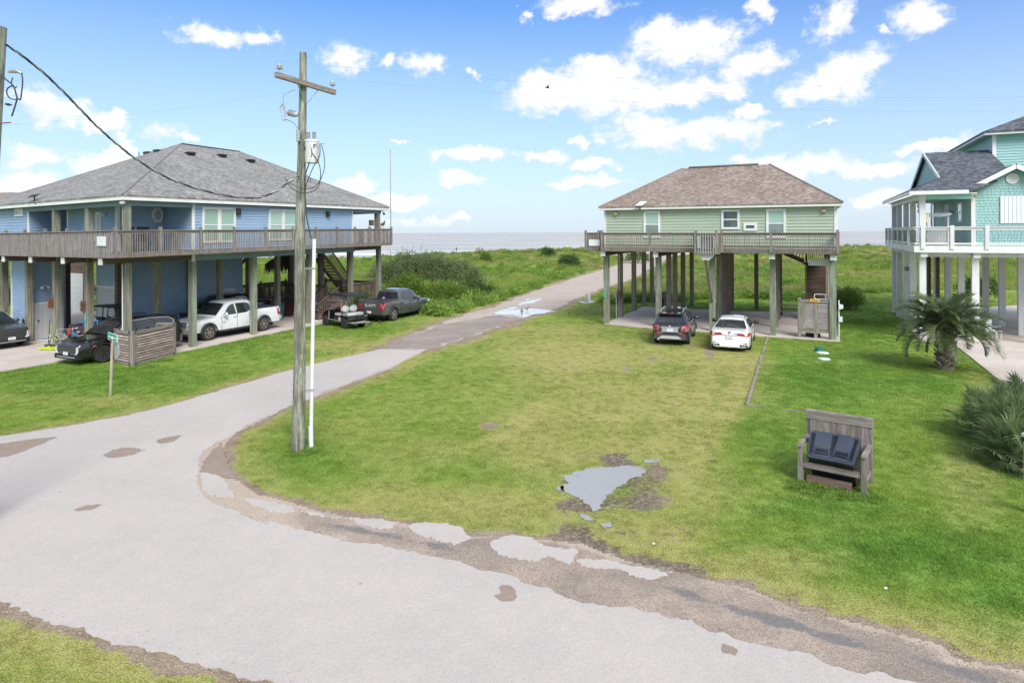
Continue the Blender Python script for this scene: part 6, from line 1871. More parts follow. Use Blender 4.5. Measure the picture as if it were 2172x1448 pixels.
# ---- golf cart
def golf_cart():
 r = root('golf_cart', (-10.27, 38.76, 0), math.atan2(0.675, -0.738), 'black lifted golf cart with grey seats and a canopy', 'golf cart')
 def part(name, mat, fn, smooth=False):
  m = MB(); fn(m); return m.build(name, mat, r, smooth, 40)
 for x in (1.03, -1.03):
  for sd in (1, -1):
   wheel(r, x, sd * 0.56, 0.29, 0.24, sd, m_blackrim, 5, 'golf_cart')
 part('front_cowl', p_black, lambda m: m.prism([(1.5, 0.42), (1.55, 0.62), (1.2, 0.88), (0.72, 1.0), (0.62, 0.95), (0.68, 0.45)], -0.56, 0.56, axis='y'))
 part('floor', m_clad, lambda m: m.box(-1.0, 0.75, -0.56, 0.56, 0.36, 0.42))
 part('side_panel', p_black, lambda m: (m.box(-0.85, 0.1, 0.50, 0.60, 0.40, 0.70), m.box(-0.85, 0.1, -0.60, -0.50, 0.40, 0.70)))
 part('rear_body', p_black, lambda m: m.prism([(-0.3, 0.42), (-0.25, 0.72), (-1.0, 0.78), (-1.35, 0.70), (-1.4, 0.5)], -0.58, 0.58, axis='y'))
 for sd in (1, -1):
  def fl(m, sd=sd):
   pts = [(-1.03 + 0.36 * math.cos(PI * j / 8), sd * 0.60, 0.29 + 0.36 * math.sin(PI * j / 8)) for j in range(9)]
   m.tube(pts, 0.05, 6)
  part('wheel_arch', p_black, fl, True)
  part('frame_rail', m_galv, lambda m, sd=sd: m.tube([(0.68, sd * 0.58, 0.95), (0.7, sd * 0.6, 0.42), (-0.9, sd * 0.6, 0.38)], 0.022, 6))
  part('canopy_post', m_darkmetal, lambda m, sd=sd: m.tube([(0.85, sd * 0.5, 0.9), (0.55, sd * 0.52, 1.88)], 0.02, 6))
  part('canopy_post', m_darkmetal, lambda m, sd=sd: m.tube([(-0.62, sd * 0.5, 0.8), (-0.75, sd * 0.5, 1.88)], 0.02, 6))
  part('seat_arm_rail', m_darkmetal, lambda m, sd=sd: m.tube([(-0.4, sd * 0.52, 0.75), (-0.4, sd * 0.55, 0.98), (-0.95, sd * 0.55, 0.98), (-1.25, sd * 0.55, 0.75)], 0.02, 6))
  part('headlight', m_lens, lambda m, sd=sd: m.blob((1.46, sd * 0.42, 0.66), 0.07, 0.09, 0.06, 8, 5), True)
 def pad(x0, x1, z0, z1):
  def fn(m):
   m.prism([(x0, z0 + 0.04), (x0 + 0.04, z0), (x1 - 0.04, z0), (x1, z0 + 0.04), (x1, z1 - 0.05), (x1 - 0.06, z1), (x0 + 0.06, z1), (x0, z1 - 0.05)], -0.55, 0.55, axis='y')
  return fn
 part('front_seat', m_seat, pad(-0.45, 0.1, 0.72, 0.86), True)
 part('rear_seat', m_seat, pad(-1.28, -0.78, 0.74, 0.90), True)
 for y in (0.28, -0.28):
  def bk(m, y=y):
   m.blob((-0.60, y, 1.10), 0.13, 0.28, 0.24, 14, 9)
  part('backrest', m_seat, bk, True)
 part('rear_step', m_galv, lambda m: (m.box(-1.9, -1.35, -0.55, 0.55, 0.36, 0.40)))
 part('grab_bar', m_darkmetal, lambda m: m.tube([(-1.85, 0.4, 0.4), (-1.95, 0.4, 0.95), (-1.95, -0.4, 0.95), (-1.85, -0.4, 0.4)], 0.018, 6))
 part('canopy', m_black, lambda m: m.prism([(0.95, 1.86), (0.9, 1.93), (0.4, 2.0), (-0.9, 2.02), (-1.3, 1.95), (-1.32, 1.88), (-0.9, 1.93), (0.4, 1.91)], -0.62, 0.62, axis='y'))
 part('windscreen_frame', m_darkmetal, lambda m: (m.tube([(0.85, -0.5, 0.92), (0.85, 0.5, 0.92)], 0.02, 6), m.tube([(0.7, -0.51, 1.4), (0.7, 0.51, 1.4)], 0.015, 6)))
 part('steering_wheel', m_black, lambda m: (m.tube([(0.45 + 0.08 * math.sin(a), 0.27 + 0.17 * math.cos(a), 1.0 + 0.15 * math.sin(a)) for a in [2 * PI * k / 14 for k in range(15)]], 0.016, 5), m.tube([(0.45, 0.27, 1.0), (0.72, 0.27, 0.8)], 0.018, 5)))
 part('number_decal', m_signwhite, lambda m: m.box(-0.55, -0.40, 0.601, 0.606, 0.45, 0.64))
 part('rear_axle', m_under, lambda m: m.box(-1.25, -0.8, -0.5, 0.5, 0.22, 0.4))
 part('front_axle', m_under, lambda m: m.box(0.85, 1.25, -0.45, 0.45, 0.22, 0.5))
 v = MB(); v.blob((0, 0, 0.0), 0.12, 0.2, 0.25, 10, 7)
 o = v.build('safety_vest', [m_orange], None, True); tag(o, 'bright orange vest hanging over the golf cart seat', 'vest')
 o.location = r.matrix_basis @ Vector((-0.38, -0.12, 1.12)) if False else Vector((-10.27, 38.76, 0)) + Matrix.Rotation(math.atan2(0.675, -0.738), 3, 'Z') @ Vector((-0.22, 0.22, 1.10))
golf_cart()

# ---- side-by-side buggy under the blue house
def buggy():
 a = math.atan2(0.908, 0.42)
 r = root('side_by_side_buggy', (-20.75, 33.1, 0.05), a, 'black side-by-side buggy with roll cage roof behind the black suv', 'buggy')
 def part(name, mat, fn, smooth=False):
  m = MB(); fn(m); return m.build(name, mat, r, smooth, 40)
 for x in (1.1, -1.0):
  for sd in (1, -1):
   wheel(r, x, sd * 0.66, 0.34, 0.26, sd, m_blackrim, 5, 'buggy')
 part('hood', p_black, lambda m: m.prism([(1.75, 0.62), (1.7, 0.85), (0.75, 1.15), (0.7, 0.6)], -0.66, 0.66, axis='y'))
 part('floor', m_clad, lambda m: m.box(-0.75, 0.75, -0.7, 0.7, 0.42, 0.55))
 part('door_panel', p_black, lambda m: (m.box(-0.7, 0.7, 0.68, 0.74, 0.5, 1.0), m.box(-0.7, 0.7, -0.74, -0.68, 0.5, 1.0)))
 part('cargo_bed', m_clad, lambda m: (m.box(-1.75, -0.75, -0.68, 0.68, 0.78, 0.84), m.box(-1.75, -0.75, 0.64, 0.70, 0.84, 1.1), m.box(-1.75, -0.75, -0.70, -0.64, 0.84, 1.1), m.box(-0.80, -0.75, -0.64, 0.64, 0.84, 1.1)))
 part('tailgate', m_clad, lambda m: m.box(-1.80, -1.752, -0.70, 0.70, 0.72, 1.1))
 part('rear_bumper', m_darkmetal, lambda m: m.tube([(-1.84, -0.55, 0.5), (-1.95, -0.5, 0.62), (-1.95, 0.5, 0.62), (-1.84, 0.55, 0.5)], 0.03, 6))
 part('rear_frame', m_under, lambda m: m.box(-1.5, -0.7, -0.4, 0.4, 0.4, 0.78))
 for sd in (1, -1):
  part('tail_light', m_red, lambda m, sd=sd: m.box(-1.83, -1.801, sd * 0.50, sd * 0.64, 0.80, 0.98))
  part('roll_cage', m_darkmetal, lambda m, sd=sd: m.tube([(0.75, sd * 0.66, 1.1), (0.35, sd * 0.6, 1.86), (-0.65, sd * 0.6, 1.88), (-0.8, sd * 0.66, 1.0)], 0.032, 7))
  part('roll_cage', m_darkmetal, lambda m, sd=sd: m.tube([(-0.15, sd * 0.6, 1.87), (-0.15, sd * 0.66, 0.9)], 0.03, 6))
  part('roll_cage', m_darkmetal, lambda m, sd=sd: m.tube([(-0.72, sd * 0.62, 1.5), (-0.15, sd * 0.64, 1.1)], 0.025, 6))
  part('seat', m_black, lambda m, sd=sd: (m.box(-0.4, 0.15, sd * 0.1, sd * 0.58, 0.62, 0.78), m.box(-0.52, -0.38, sd * 0.1, sd * 0.58, 0.72, 1.35)))
 part('roof_panel', m_black, lambda m: m.prism([(0.5, 1.86), (0.45, 1.91), (-0.75, 1.97), (-0.85, 1.93), (-0.8, 1.90)], -0.68, 0.68, axis='y'))
 part('steering_wheel', m_black, lambda m: m.tube([(0.42 + 0.06 * math.sin(t), 0.33 + 0.17 * math.cos(t), 1.12 + 0.15 * math.sin(t)) for t in [2 * PI * k / 12 for k in range(13)]], 0.016, 5))
 part('sticker', m_yellow, lambda m: m.box(-1.81, -1.801, 0.30, 0.42, 0.86, 0.98))
 part('lettering_strip', m_signwhite, lambda m: m.box(-1.81, -1.801, -0.18, 0.14, 0.78, 0.82))
 M3 = Matrix.Rotation(a, 3, 'Z')
 def at(v): return Vector((-20.75, 33.1, 0.05)) + M3 @ Vector(v)
 c = root('cooler_box', at((-1.2, -0.2, 0.842)), a, 'bright blue cooler standing on the buggy cargo bed', 'cooler')
 m = MB(); m.box(-0.24, 0.24, -0.36, 0.36, 0, 0.34); m.build('body', m_cyan, c)
 m = MB(); m.box(-0.26, 0.26, -0.38, 0.38, 0.345, 0.42); m.build('lid', m_cyan, c)
 m = MB(); m.tube([(0, -0.39, 0.2), (0, -0.42, 0.46), (0, 0.42, 0.46), (0, 0.39, 0.2)], 0.018, 6); m.build('handle', m_signwhite, c)
 c = root('fuel_can', at((-1.92, 0.35, 0.66)), a, 'small red fuel can on the buggy rear bumper', 'fuel can')
 m = MB(); m.box(-0.08, 0.08, -0.14, 0.14, 0, 0.30); m.build('body', M('faded_red_plastic', (0.42, 0.07, 0.04), 0.5, (0.33, 0.05, 0.03)), c)
 m = MB(); m.tube([(0, -0.08, 0.3), (0, -0.05, 0.37), (0, 0.05, 0.37), (0, 0.08, 0.3)], 0.02, 6); m.build('handle', m_black, c)
buggy()

# ------------------------------------------------------------------ utility pole
def utility_pole():
 base = G(632, 955)
 D = base.y
 r = root('utility_pole', base, 0, 'tall weathered wooden utility pole with a transformer standing in the corner lawn', 'utility pole')
 rel = lambda px, py, d=None: P(px, py, d or D) - base
 m = MB()
 pts, rs = [], []
 top = rel(642.5, 112)
 for i in range(15):
  t = i / 14
  pts.append((top.x * t + 0.012 * math.sin(t * 9), 0.01 * math.sin(t * 7), top.z * t))
  rs.append(0.168 + (0.088 - 0.168) * t + R_.uniform(-0.003, 0.003))
 m.tube(pts, rs, 18); m.build('pole_shaft', m_pole, r, True, 60)
 Dl, Dr = 15.75, 17.5
 a, b = P(583, 161, Dl) - base, P(708, 198.5, Dr) - base
 off = Vector((-0.02, -0.17, 0))
 mid = (a + b) / 2
 poleat = Vector((top.x * mid.z / top.z, 0, mid.z))
 side = (b - a).normalized().cross(Vector((0, 0, 1)))
 sh = poleat - mid + side * 0.16
 sh.z = 0
 a, b = a + sh, b + sh
 m = MB(); m.beam(a, b, 0.10, 0.13); m.build('crossarm', m_deck_h, r)
 for f in (0.34, 0.70):
  q = a.lerp(b, f)
  m = MB(); m.beam(q - Vector((0, 0, 0.06)), Vector((poleat.x, 0, mid.z - 0.52)) + side * 0.13, 0.035, 0.01); m.build('crossarm_brace', m_galv, r)
 for f in (0.06, 0.955):
  q = a.lerp(b, f)
  m = MB(); m.lathe([(0.012, 0.05), (0.012, 0.16), (0.05, 0.16), (0.085, 0.18), (0.05, 0.21), (0.07, 0.235), (0.04, 0.26), (0.035, 0.3)], 12, q); m.build('insulator', m_porcelain, r, True, 40)
 # fused cutout on the left
 q = rel(628, 243) ; e = rel(609, 238)
 m = MB(); d = (e - q)
 m.tube([q + Vector((0.05, 0, -0.01)), q - Vector((0.02, 0, 0)), e], [0.05, 0.075, 0.05], 12)
 for k in range(5):
  c = q.lerp(e, 0.12 + 0.16 * k); m.tube([c, c + d * 0.05], 0.088, 12)
 m.build('cutout_insulator', m_porcelain, r, True, 40)
 p = [rel(601, 222), rel(607, 254), rel(594, 228), rel(600, 255)]
 m = MB(); m.tube([p[0], p[1]], 0.022, 8); m.tube([p[2], p[3]], 0.016, 8); m.tube([p[0] + Vector((0, 0, 0.03)), p[2]], 0.014, 6); m.tube([p[1], p[3]], 0.02, 6); m.tube([e, rel(605, 234)], 0.012, 6); m.build('fuse_holder', m_galv, r)
 m = MB(); m.tube([rel(626, 189), rel(612, 197), rel(601, 203), rel(600, 221)], 0.007, 5); m.build('jumper_wire', m_wire_pale, r)
 m = MB(); m.tube([rel(608, 254), rel(622, 260), rel(630, 270), rel(636, 278), rel(645, 276), rel(651, 285)], 0.007, 5); m.build('jumper_wire', m_wire, r)
 # transformer
 cx = rel(661.5, 323, D - 0.1)
 R, H = 0.176, 0.57
 z0 = rel(661, 347).z
 cx = Vector((cx.x, -0.1, z0))
 m = MB(); m.lathe([(R * 0.96, 0), (R, 0.02), (R, H - 0.04), (R * 1.06, H - 0.03), (R * 1.06, H), (R * 0.9, H + 0.03), (0.03, H + 0.05)], 28, cx); tr = m.build('transformer_tank', m_transf, r, True, 35)
 for dx, dy in ((-0.10, 0.05), (0.06, 0.0)):
  c = cx + Vector((dx, dy, H + 0.03))
  prof = [(0.035, 0)]
  for k in range(6): prof += [(0.045, 0.012 + k * 0.035), (0.052, 0.024 + k * 0.035), (0.034, 0.034 + k * 0.035)]
  prof += [(0.02, 0.235), (0.012, 0.29)]
  m = MB(); m.lathe(prof, 10, c); m.build('bushing', m_porcelain, tr, True, 40)
 m = MB(); m.tube([cx + Vector((0.12, -0.14, H - 0.10)), cx + Vector((0.36, -0.16, H - 0.09))], 0.015, 6); m.build('terminal_bar', m_galv, tr)
 for dx, z in ((-0.13, 0.36), (0.10, 0.42)):
  yy = -math.sqrt(R * R - dx * dx) - 0.002
  m = MB(); m.cbox(cx + Vector((dx, yy, z)), (0.028, 0.012, 0.1)); m.build('decal', m_darkmetal, tr)
 for k in range(6):
  dx = 0.0 + k * 0.025; yy = -math.sqrt(R * R - dx * dx) - 0.001
  m = MB(); m.cbox(cx + Vector((dx, yy, 0.09)), (0.012, 0.008, 0.035)); m.build('stencil_mark', m_signwhite, tr)
 m = MB(); m.cbox(cx + Vector((-0.19, 0.09, 0.42)), (0.12, 0.08, 0.12)); m.build('mounting_bracket', m_galv, r)
 for dx, hh in ((-0.24, 0.30),):
  m = MB(); prof = []
  for k in range(8): prof += [(0.042, k * 0.04), (0.056, k * 0.04 + 0.02)]
  m.lathe(prof, 10, (rel(637, 302).x, -0.16, rel(637, 302).z)); m.build('surge_arrester', m_porcelain, r, True, 40)
 # leads of the transformer
 def lead(px, rad=0.011, mat=None, dd=-0.26):
  m = MB(); pts = [rel(*p) + Vector((0, dd, 0)) for p in px]
  # smooth with Catmull-Rom
  out = []
  for i in range(len(pts) - 1):
   p0, p1, p2, p3 = pts[max(i - 1, 0)], pts[i], pts[i + 1], pts[min(i + 2, len(pts) - 1)]
   for k in range(5):
    t = k / 5
    out.append(0.5 * ((2 * p1) + (-p0 + p2) * t + (2 * p0 - 5 * p1 + 4 * p2 - p3) * t * t + (-p0 + 3 * p1 - 3 * p2 + p3) * t ** 3))
  out.append(pts[-1]); m.tube(out, rad, 6); m.build('lead_wire', mat or m_wire, r, True)
 lead([(665, 309), (668, 330), (662, 350), (655, 372), (653, 400), (656, 440), (658, 465), (663, 490), (667, 507)], 0.016)
 lead([(667, 325), (681, 345), (686, 365), (685, 385), (678, 402), (660, 410), (640, 409), (622, 396), (611, 378)], 0.011)
 lead([(685, 310), (684, 335), (672, 355), (662, 378), (656, 395), (654, 420)], 0.011)
 lead([(688, 310), (694, 335), (694, 360), (684, 387), (670, 400), (650, 402), (628, 393), (613, 382)], 0.010)
 lead([(656, 372), (665, 380), (664, 388), (656, 382)], 0.008)
 # white riser conduit with standoffs
 g = G(660, 948)
 bx = g - base
 dd = bx.y
 m = MB(); m.tube([bx, bx + Vector((rel(659, 900, g.y).x - bx.x, 0, 0.55))], 0.062, 12); m.tube([bx + Vector((0, 0, 0.5)), P(666.5, 507, g.y) - base], 0.05, 12); m.build('riser_conduit', m_pvc, r, True, 60)
 for py in (569, 826):
  q = P(661 if py > 700 else 664.5, py, g.y) - base
  m = MB(); m.beam((0.05, 0, q.z), (q.x, q.y, q.z), 0.06, 0.05); m.build('conduit_standoff', m_galv if py > 700 else m_post_g, r)
  m = MB(); m.lathe([(0.066, -0.02), (0.066, 0.02)], 12, q); m.build('conduit_clamp', m_galv, r)
 m = MB(); m.tube([(0.168 * math.cos(-1.9), -0.168 * math.sin(1.9), 0.2), (0.1 * math.cos(-1.9) + top.x * 0.9, -0.105, top.z * 0.93)], 0.006, 5); m.build('ground_wire', m_wire_pale, r)
 for (px, py) in ((623, 813), (623, 827), (623, 848), (655, 460), (640, 600), (648, 210)):
  m = MB(); q = rel(px, py); m.blob((q.x, -0.155 if py > 400 else -0.11, q.z), 0.014, 0.012, 0.014, 6, 4); m.build('bolt', m_rust, r)
 return a + base, b + base
ARM_L, ARM_R = utility_pole()

def cable(name, pts, rad, mat, label, cat, twist=0, group=None):
 out = []
 for i in range(len(pts) - 1):
  p0, p1, p2, p3 = pts[max(i - 1, 0)], pts[i], pts[i + 1], pts[min(i + 2, len(pts) - 1)]
  for k in range(8):
   t = k / 8
   out.append(0.5 * ((2 * p1) + (-p0 + p2) * t + (2 * p0 - 5 * p1 + 4 * p2 - p3) * t * t + (-p0 + 3 * p1 - 3 * p2 + p3) * t ** 3))
 out.append(pts[-1])
 m = MB()
 if twist:
  acc = [0.0]
  for a, b in zip(out, out[1:]): acc.append(acc[-1] + (b - a).length)
  for s in range(3):
   q = []
   for i, p in enumerate(out):
    d = (out[min(i + 1, len(out) - 1)] - out[max(i - 1, 0)]).normalized()
    u = d.cross(Vector((0, 0, 1))).normalized(); v = d.cross(u)
    an = acc[i] * twist + s * 2 * PI / 3
    q.append(p + u * math.cos(an) * rad * 1.05 + v * math.sin(an) * rad * 1.05)
   m.tube(q, rad, 6, mi=0 if s < 2 else 1)
  o = m.build(name, [mat, m_wire_pale], None, True)
 else:
  m.tube(out, rad, 5)
  o = m.build(name, mat, None, True)
 return tag(o, label, cat, group)

px = [(12, 94), (60, 128), (100, 161), (140, 200), (210, 274), (280, 333), (350, 377), (420, 402), (480, 416), (525, 421), (560, 418), (592, 403), (612, 386), (634, 374)]
pts = [P(x, y, 12.0 + (16.42 - 12.0) * (x - 12) / 622.0) for x, y in px]
# finer points so that the twist of the strands shows
fine = []
for a, b in zip(pts, pts[1:]):
 for k in range(6): fine.append(a.lerp(b, k / 6))
fine.append(pts[-1])
sm = fine[:]
for _ in range(6):
 sm = [sm[0]] + [(sm[i - 1] + sm[i] * 2 + sm[i + 1]) / 4 for i in range(1, len(sm) - 1)] + [sm[-1]]
cable('service_cable', sm, 0.0125, m_wire, 'twisted black service cable sagging between the two utility poles', 'cable', twist=13.0)
e1, e2 = ARM_L + Vector((0, 0, 0.35)), ARM_R + Vector((0, 0, 0.35))
for k, (st, tgt) in enumerate(((ARM_L + Vector((0.05, 0.1, 0.36)), (2172, 182)), (ARM_R + Vector((-0.05, -0.05, 0.36)), (2172, 210)))):
 end = P(tgt[0] + 500, tgt[1] + (-6 if k == 0 else -2), 26 if k == 0 else 28)
 ps = []
 for i in range(13):
  t = i / 12; p = st.lerp(end, t); p.z -= 4 * 0.75 * t * (1 - t); ps.append(p)
 cable('power_line', ps, 0.0028, m_wire_pale, ('thin upper power line crossing the sky to the right', 'thin lower power line crossing the sky to the right')[k], 'power line', group='power lines from the crossarm')

def left_pole():
 D = 12.0
 base = P(-70, 1128, D); base.z = 0
 r = root('utility_pole', base, 0, 'second wooden utility pole at the left picture edge with cable loops', 'utility pole')
 topv = P(-8, 57, D) - base
 m = MB(); m.tube([(topv.x * t, topv.y * t, topv.z * t) for t in (0, 0.25, 0.5, 0.75, 1)], [0.19, 0.18, 0.175, 0.17, 0.165], 16); m.build('pole_shaft', m_pole, r, True, 60)
 rel = lambda px, py: P(px, py, D - 0.05) - base
 m = MB(); m.tube([rel(18, 153), rel(26, 151), rel(38, 151), rel(46, 156)], [0.02, 0.04, 0.045, 0.02], 8); m.build('weatherhead', m_grey, r, True)
 def lp(px, rad):
  pts = [rel(*p) for p in px]; out = []
  for i in range(len(pts) - 1):
   p0, p1, p2, p3 = pts[max(i - 1, 0)], pts[i], pts[i + 1], pts[min(i + 2, len(pts) - 1)]
   for k in range(4):
    t = k / 4; out.append(0.5 * ((2 * p1) + (-p0 + p2) * t + (2 * p0 - 5 * p1 + 4 * p2 - p3) * t * t + (-p0 + 3 * p1 - 3 * p2 + p3) * t ** 3))
  out.append(pts[-1])
  m = MB(); m.tube(out, rad, 6); m.build('lead_wire', m_wire, r, True)
 lp([(46, 156), (48, 172), (46, 195), (43, 212), (36, 207)], 0.012)
 lp([(2, 158), (14, 170), (28, 182), (34, 200), (36, 210), (32, 225), (25, 247)], 0.014)
 lp([(34, 212), (20, 208), (14, 195), (18, 186), (28, 182)], 0.012)
 lp([(27, 165), (24, 178), (30, 186), (36, 184)], 0.010)
 m = MB(); m.tube([rel(-6, 262), rel(23, 260)], 0.012, 6); m.build('cable_arm', m_rust, r)
 m = MB(); m.tube([rel(10, 221), rel(18, 222), rel(26, 223)], [0.01, 0.03, 0.008], 6); m.build('cable_clamp', m_black, r)
left_pole()
a, b = P(-40, 268, 12.3), P(640, 190, 16.5)
cable('power_line', [a.lerp(b, t / 10) - Vector((0, 0, 4 * 0.12 * (t / 10) * (1 - t / 10))) for t in range(11)], 0.0018, m_wire_pale, 'thin wire from the left picture edge towards the pole', 'power line')

# ------------------------------------------------------------------ street sign with the back of a stop sign
def street_sign():
 base = G(234, 840)
 r = root('street_sign', base, 0, 'green street name sign over the grey back of a stop sign on a post', 'street sign')
 D = base.y
 rel = lambda px, py, d=0.0: P(px, py, D + d) - base
 top = rel(238.5, 722)
 m = MB(); m.tube([(0, 0, 0), top], 0.045, 8); m.build('sign_post', m_timberpost, r, True)
 m = MB(); m.lathe([(0.05, 0), (0.05, 0.16)], 10, rel(237.5, 727)); m.build('post_bracket', m_rust, r)
 m = MB(); m.lathe([(0.035, 0), (0.045, 0.1), (0.02, 0.12)], 10, top); m.build('post_cap', m_pvc, r)
 a, b = rel(225.5, 712, 0.33), rel(253, 722, -0.33)
 c = (a + b) / 2
 ang = math.atan2(b.y - a.y, b.x - a.x)
 zc = rel(239, 715).z
 L = 0.76
 sg = MB(); d = Vector((math.cos(ang), math.sin(ang), 0));
 pl = root('name_blade', Vector((c.x, c.y, zc)), ang); pl.parent = r
 pl.rotation_euler = (0, -math.atan2(b.z - a.z, math.hypot(b.x - a.x, b.y - a.y)), ang)
 m = MB(); m.box(-L / 2, L / 2, -0.008, 0.008, -0.125, 0.125); m.build('blade_sheet', m_signgreen, pl)
 m = MB();
 for (x0, x1, z0, z1) in ((-L / 2, L / 2, 0.115, 0.127), (-L / 2, L / 2, -0.127, -0.115), (-L / 2 - 0.002, -L / 2 + 0.01, -0.127, 0.127), (L / 2 - 0.01, L / 2 + 0.002, -0.127, 0.127)):
  m.box(x0, x1, -0.0105, 0.0095, z0, z1)
 m.build('blade_border', m_signtext, pl)
 text_obj('lettering', 'Lemmon Crawford Ct', 0.115, m_signwhite, pl, (0, -0.0125, -0.005), (PI / 2, 0, 0), 0.002, sx=0.66)
 # octagon seen almost edge-on from behind
 oc = rel(241.5, 741)
 o2 = root('stop_plate', Vector((oc.x + 0.06, oc.y + 0.05, oc.z)), math.radians(-46)); o2.parent = r
 m = MB(); m.prism([(0.38 * math.cos(PI / 8 + k * PI / 4), 0.38 * math.sin(PI / 8 + k * PI / 4)) for k in range(8)], -0.006, 0.006, axis='y'); m.build('plate_sheet', m_silver, o2)
m_timberpost = M('grey_sign_post', (0.42, 0.36, 0.30), 0.8, (0.32, 0.26, 0.21), 3.0, (5, 5, 0.6), 0.5, 0.0, 0.2)
street_sign()

# ------------------------------------------------------------------ louvred boxes
def slat_box(name, label, corners, z0, z1, nslat, closed_top=False):
 """corners: list of ground points of the visible faces in order"""
 r = root(name, corners[1] if len(corners) > 2 else corners[0], 0, label, 'enclosure')
 o = r.location.copy()
 cs = [c - o for c in corners]
 for c in cs:
  m = MB(); m.box(c.x - 0.055, c.x + 0.055, c.y - 0.055, c.y + 0.055, 0, z1 + 0.02); m.build('corner_post', m_deck, r)
 for a, b in zip(cs, cs[1:]):
  d = (b - a).normalized(); nr = Vector((d.y, -d.x, 0))
  if (nr.y > 0): nr = -nr
  for z, h in ((z1 - 0.07, 0.14), (z0 + 0.07, 0.14)):
   m = MB(); m.beam(a + nr * 0.06 + Vector((0, 0, z)), b + nr * 0.06 + Vector((0, 0, z)), 0.04, h); m.build('frame_rail', m_deck_h, r)
  for q in (a + d * 0.1, b - d * 0.1):
   m = MB(); m.beam(q + nr * 0.06 + Vector((0, 0, z0)), q + nr * 0.06 + Vector((0, 0, z1)), 0.04, 0.16, up=d); m.build('frame_rail', m_deck, r)
  m = MB(); m.beam(a + d * 0.05 - nr * 0.06 + Vector((0, 0, (z0 + z1) / 2)), b - d * 0.05 - nr * 0.06 + Vector((0, 0, (z0 + z1) / 2)), 0.02, z1 - z0 - 0.1); m.build('gap_shade_panel', m_darkwood, r)  # dark sheet added behind the slats to paint the shade in the gaps
  for i in range(nslat):
   z = z0 + 0.17 + (z1 - z0 - 0.36) * (i + 0.5) / nslat
   m = MB()
   hh = (z1 - z0 - 0.36) / nslat * 0.40
   p, q = a + d * 0.16, b - d * 0.16
   lo, hi = nr * 0.10, nr * 0.02
   vs = [p + lo + Vector((0, 0, z - hh)), q + lo + Vector((0, 0, z - hh)), q + hi + Vector((0, 0, z + hh)), p + hi + Vector((0, 0, z + hh))]
   th = nr * -0.022
   vs2 = [v + th for v in vs]
   m.add(vs + vs2, [(0, 1, 2, 3), (7, 6, 5, 4), (0, 4, 5, 1), (1, 5, 6, 2), (2, 6, 7, 3), (3, 7, 4, 0)]); m.build('slat', m_slat, r)
 return r
A_, B_, C_ = G(246, 769), G(281, 776), G(370, 752)
r = slat_box('louvred_enclosure', 'long weathered louvred box around the corner stilt of the blue house', [A_, B_, C_], 0.0, 1.48, 10)
d_ = (C_ - B_).normalized(); bk = Vector((-d_.y, d_.x, 0))
m = MB(); m.beam(C_ - r.location + Vector((0, 0, 1.44)), C_ - r.location + bk * 0.9 + Vector((0, 0, 1.44)), 0.12, 0.1); m.build('frame_rail', m_deck_h, r)
m = MB(); m.beam(C_ - r.location + bk * 0.9, C_ - r.location + bk * 0.9 + Vector((0, 0, 1.48)), 0.1, 0.1); m.build('corner_post', m_deck, r)

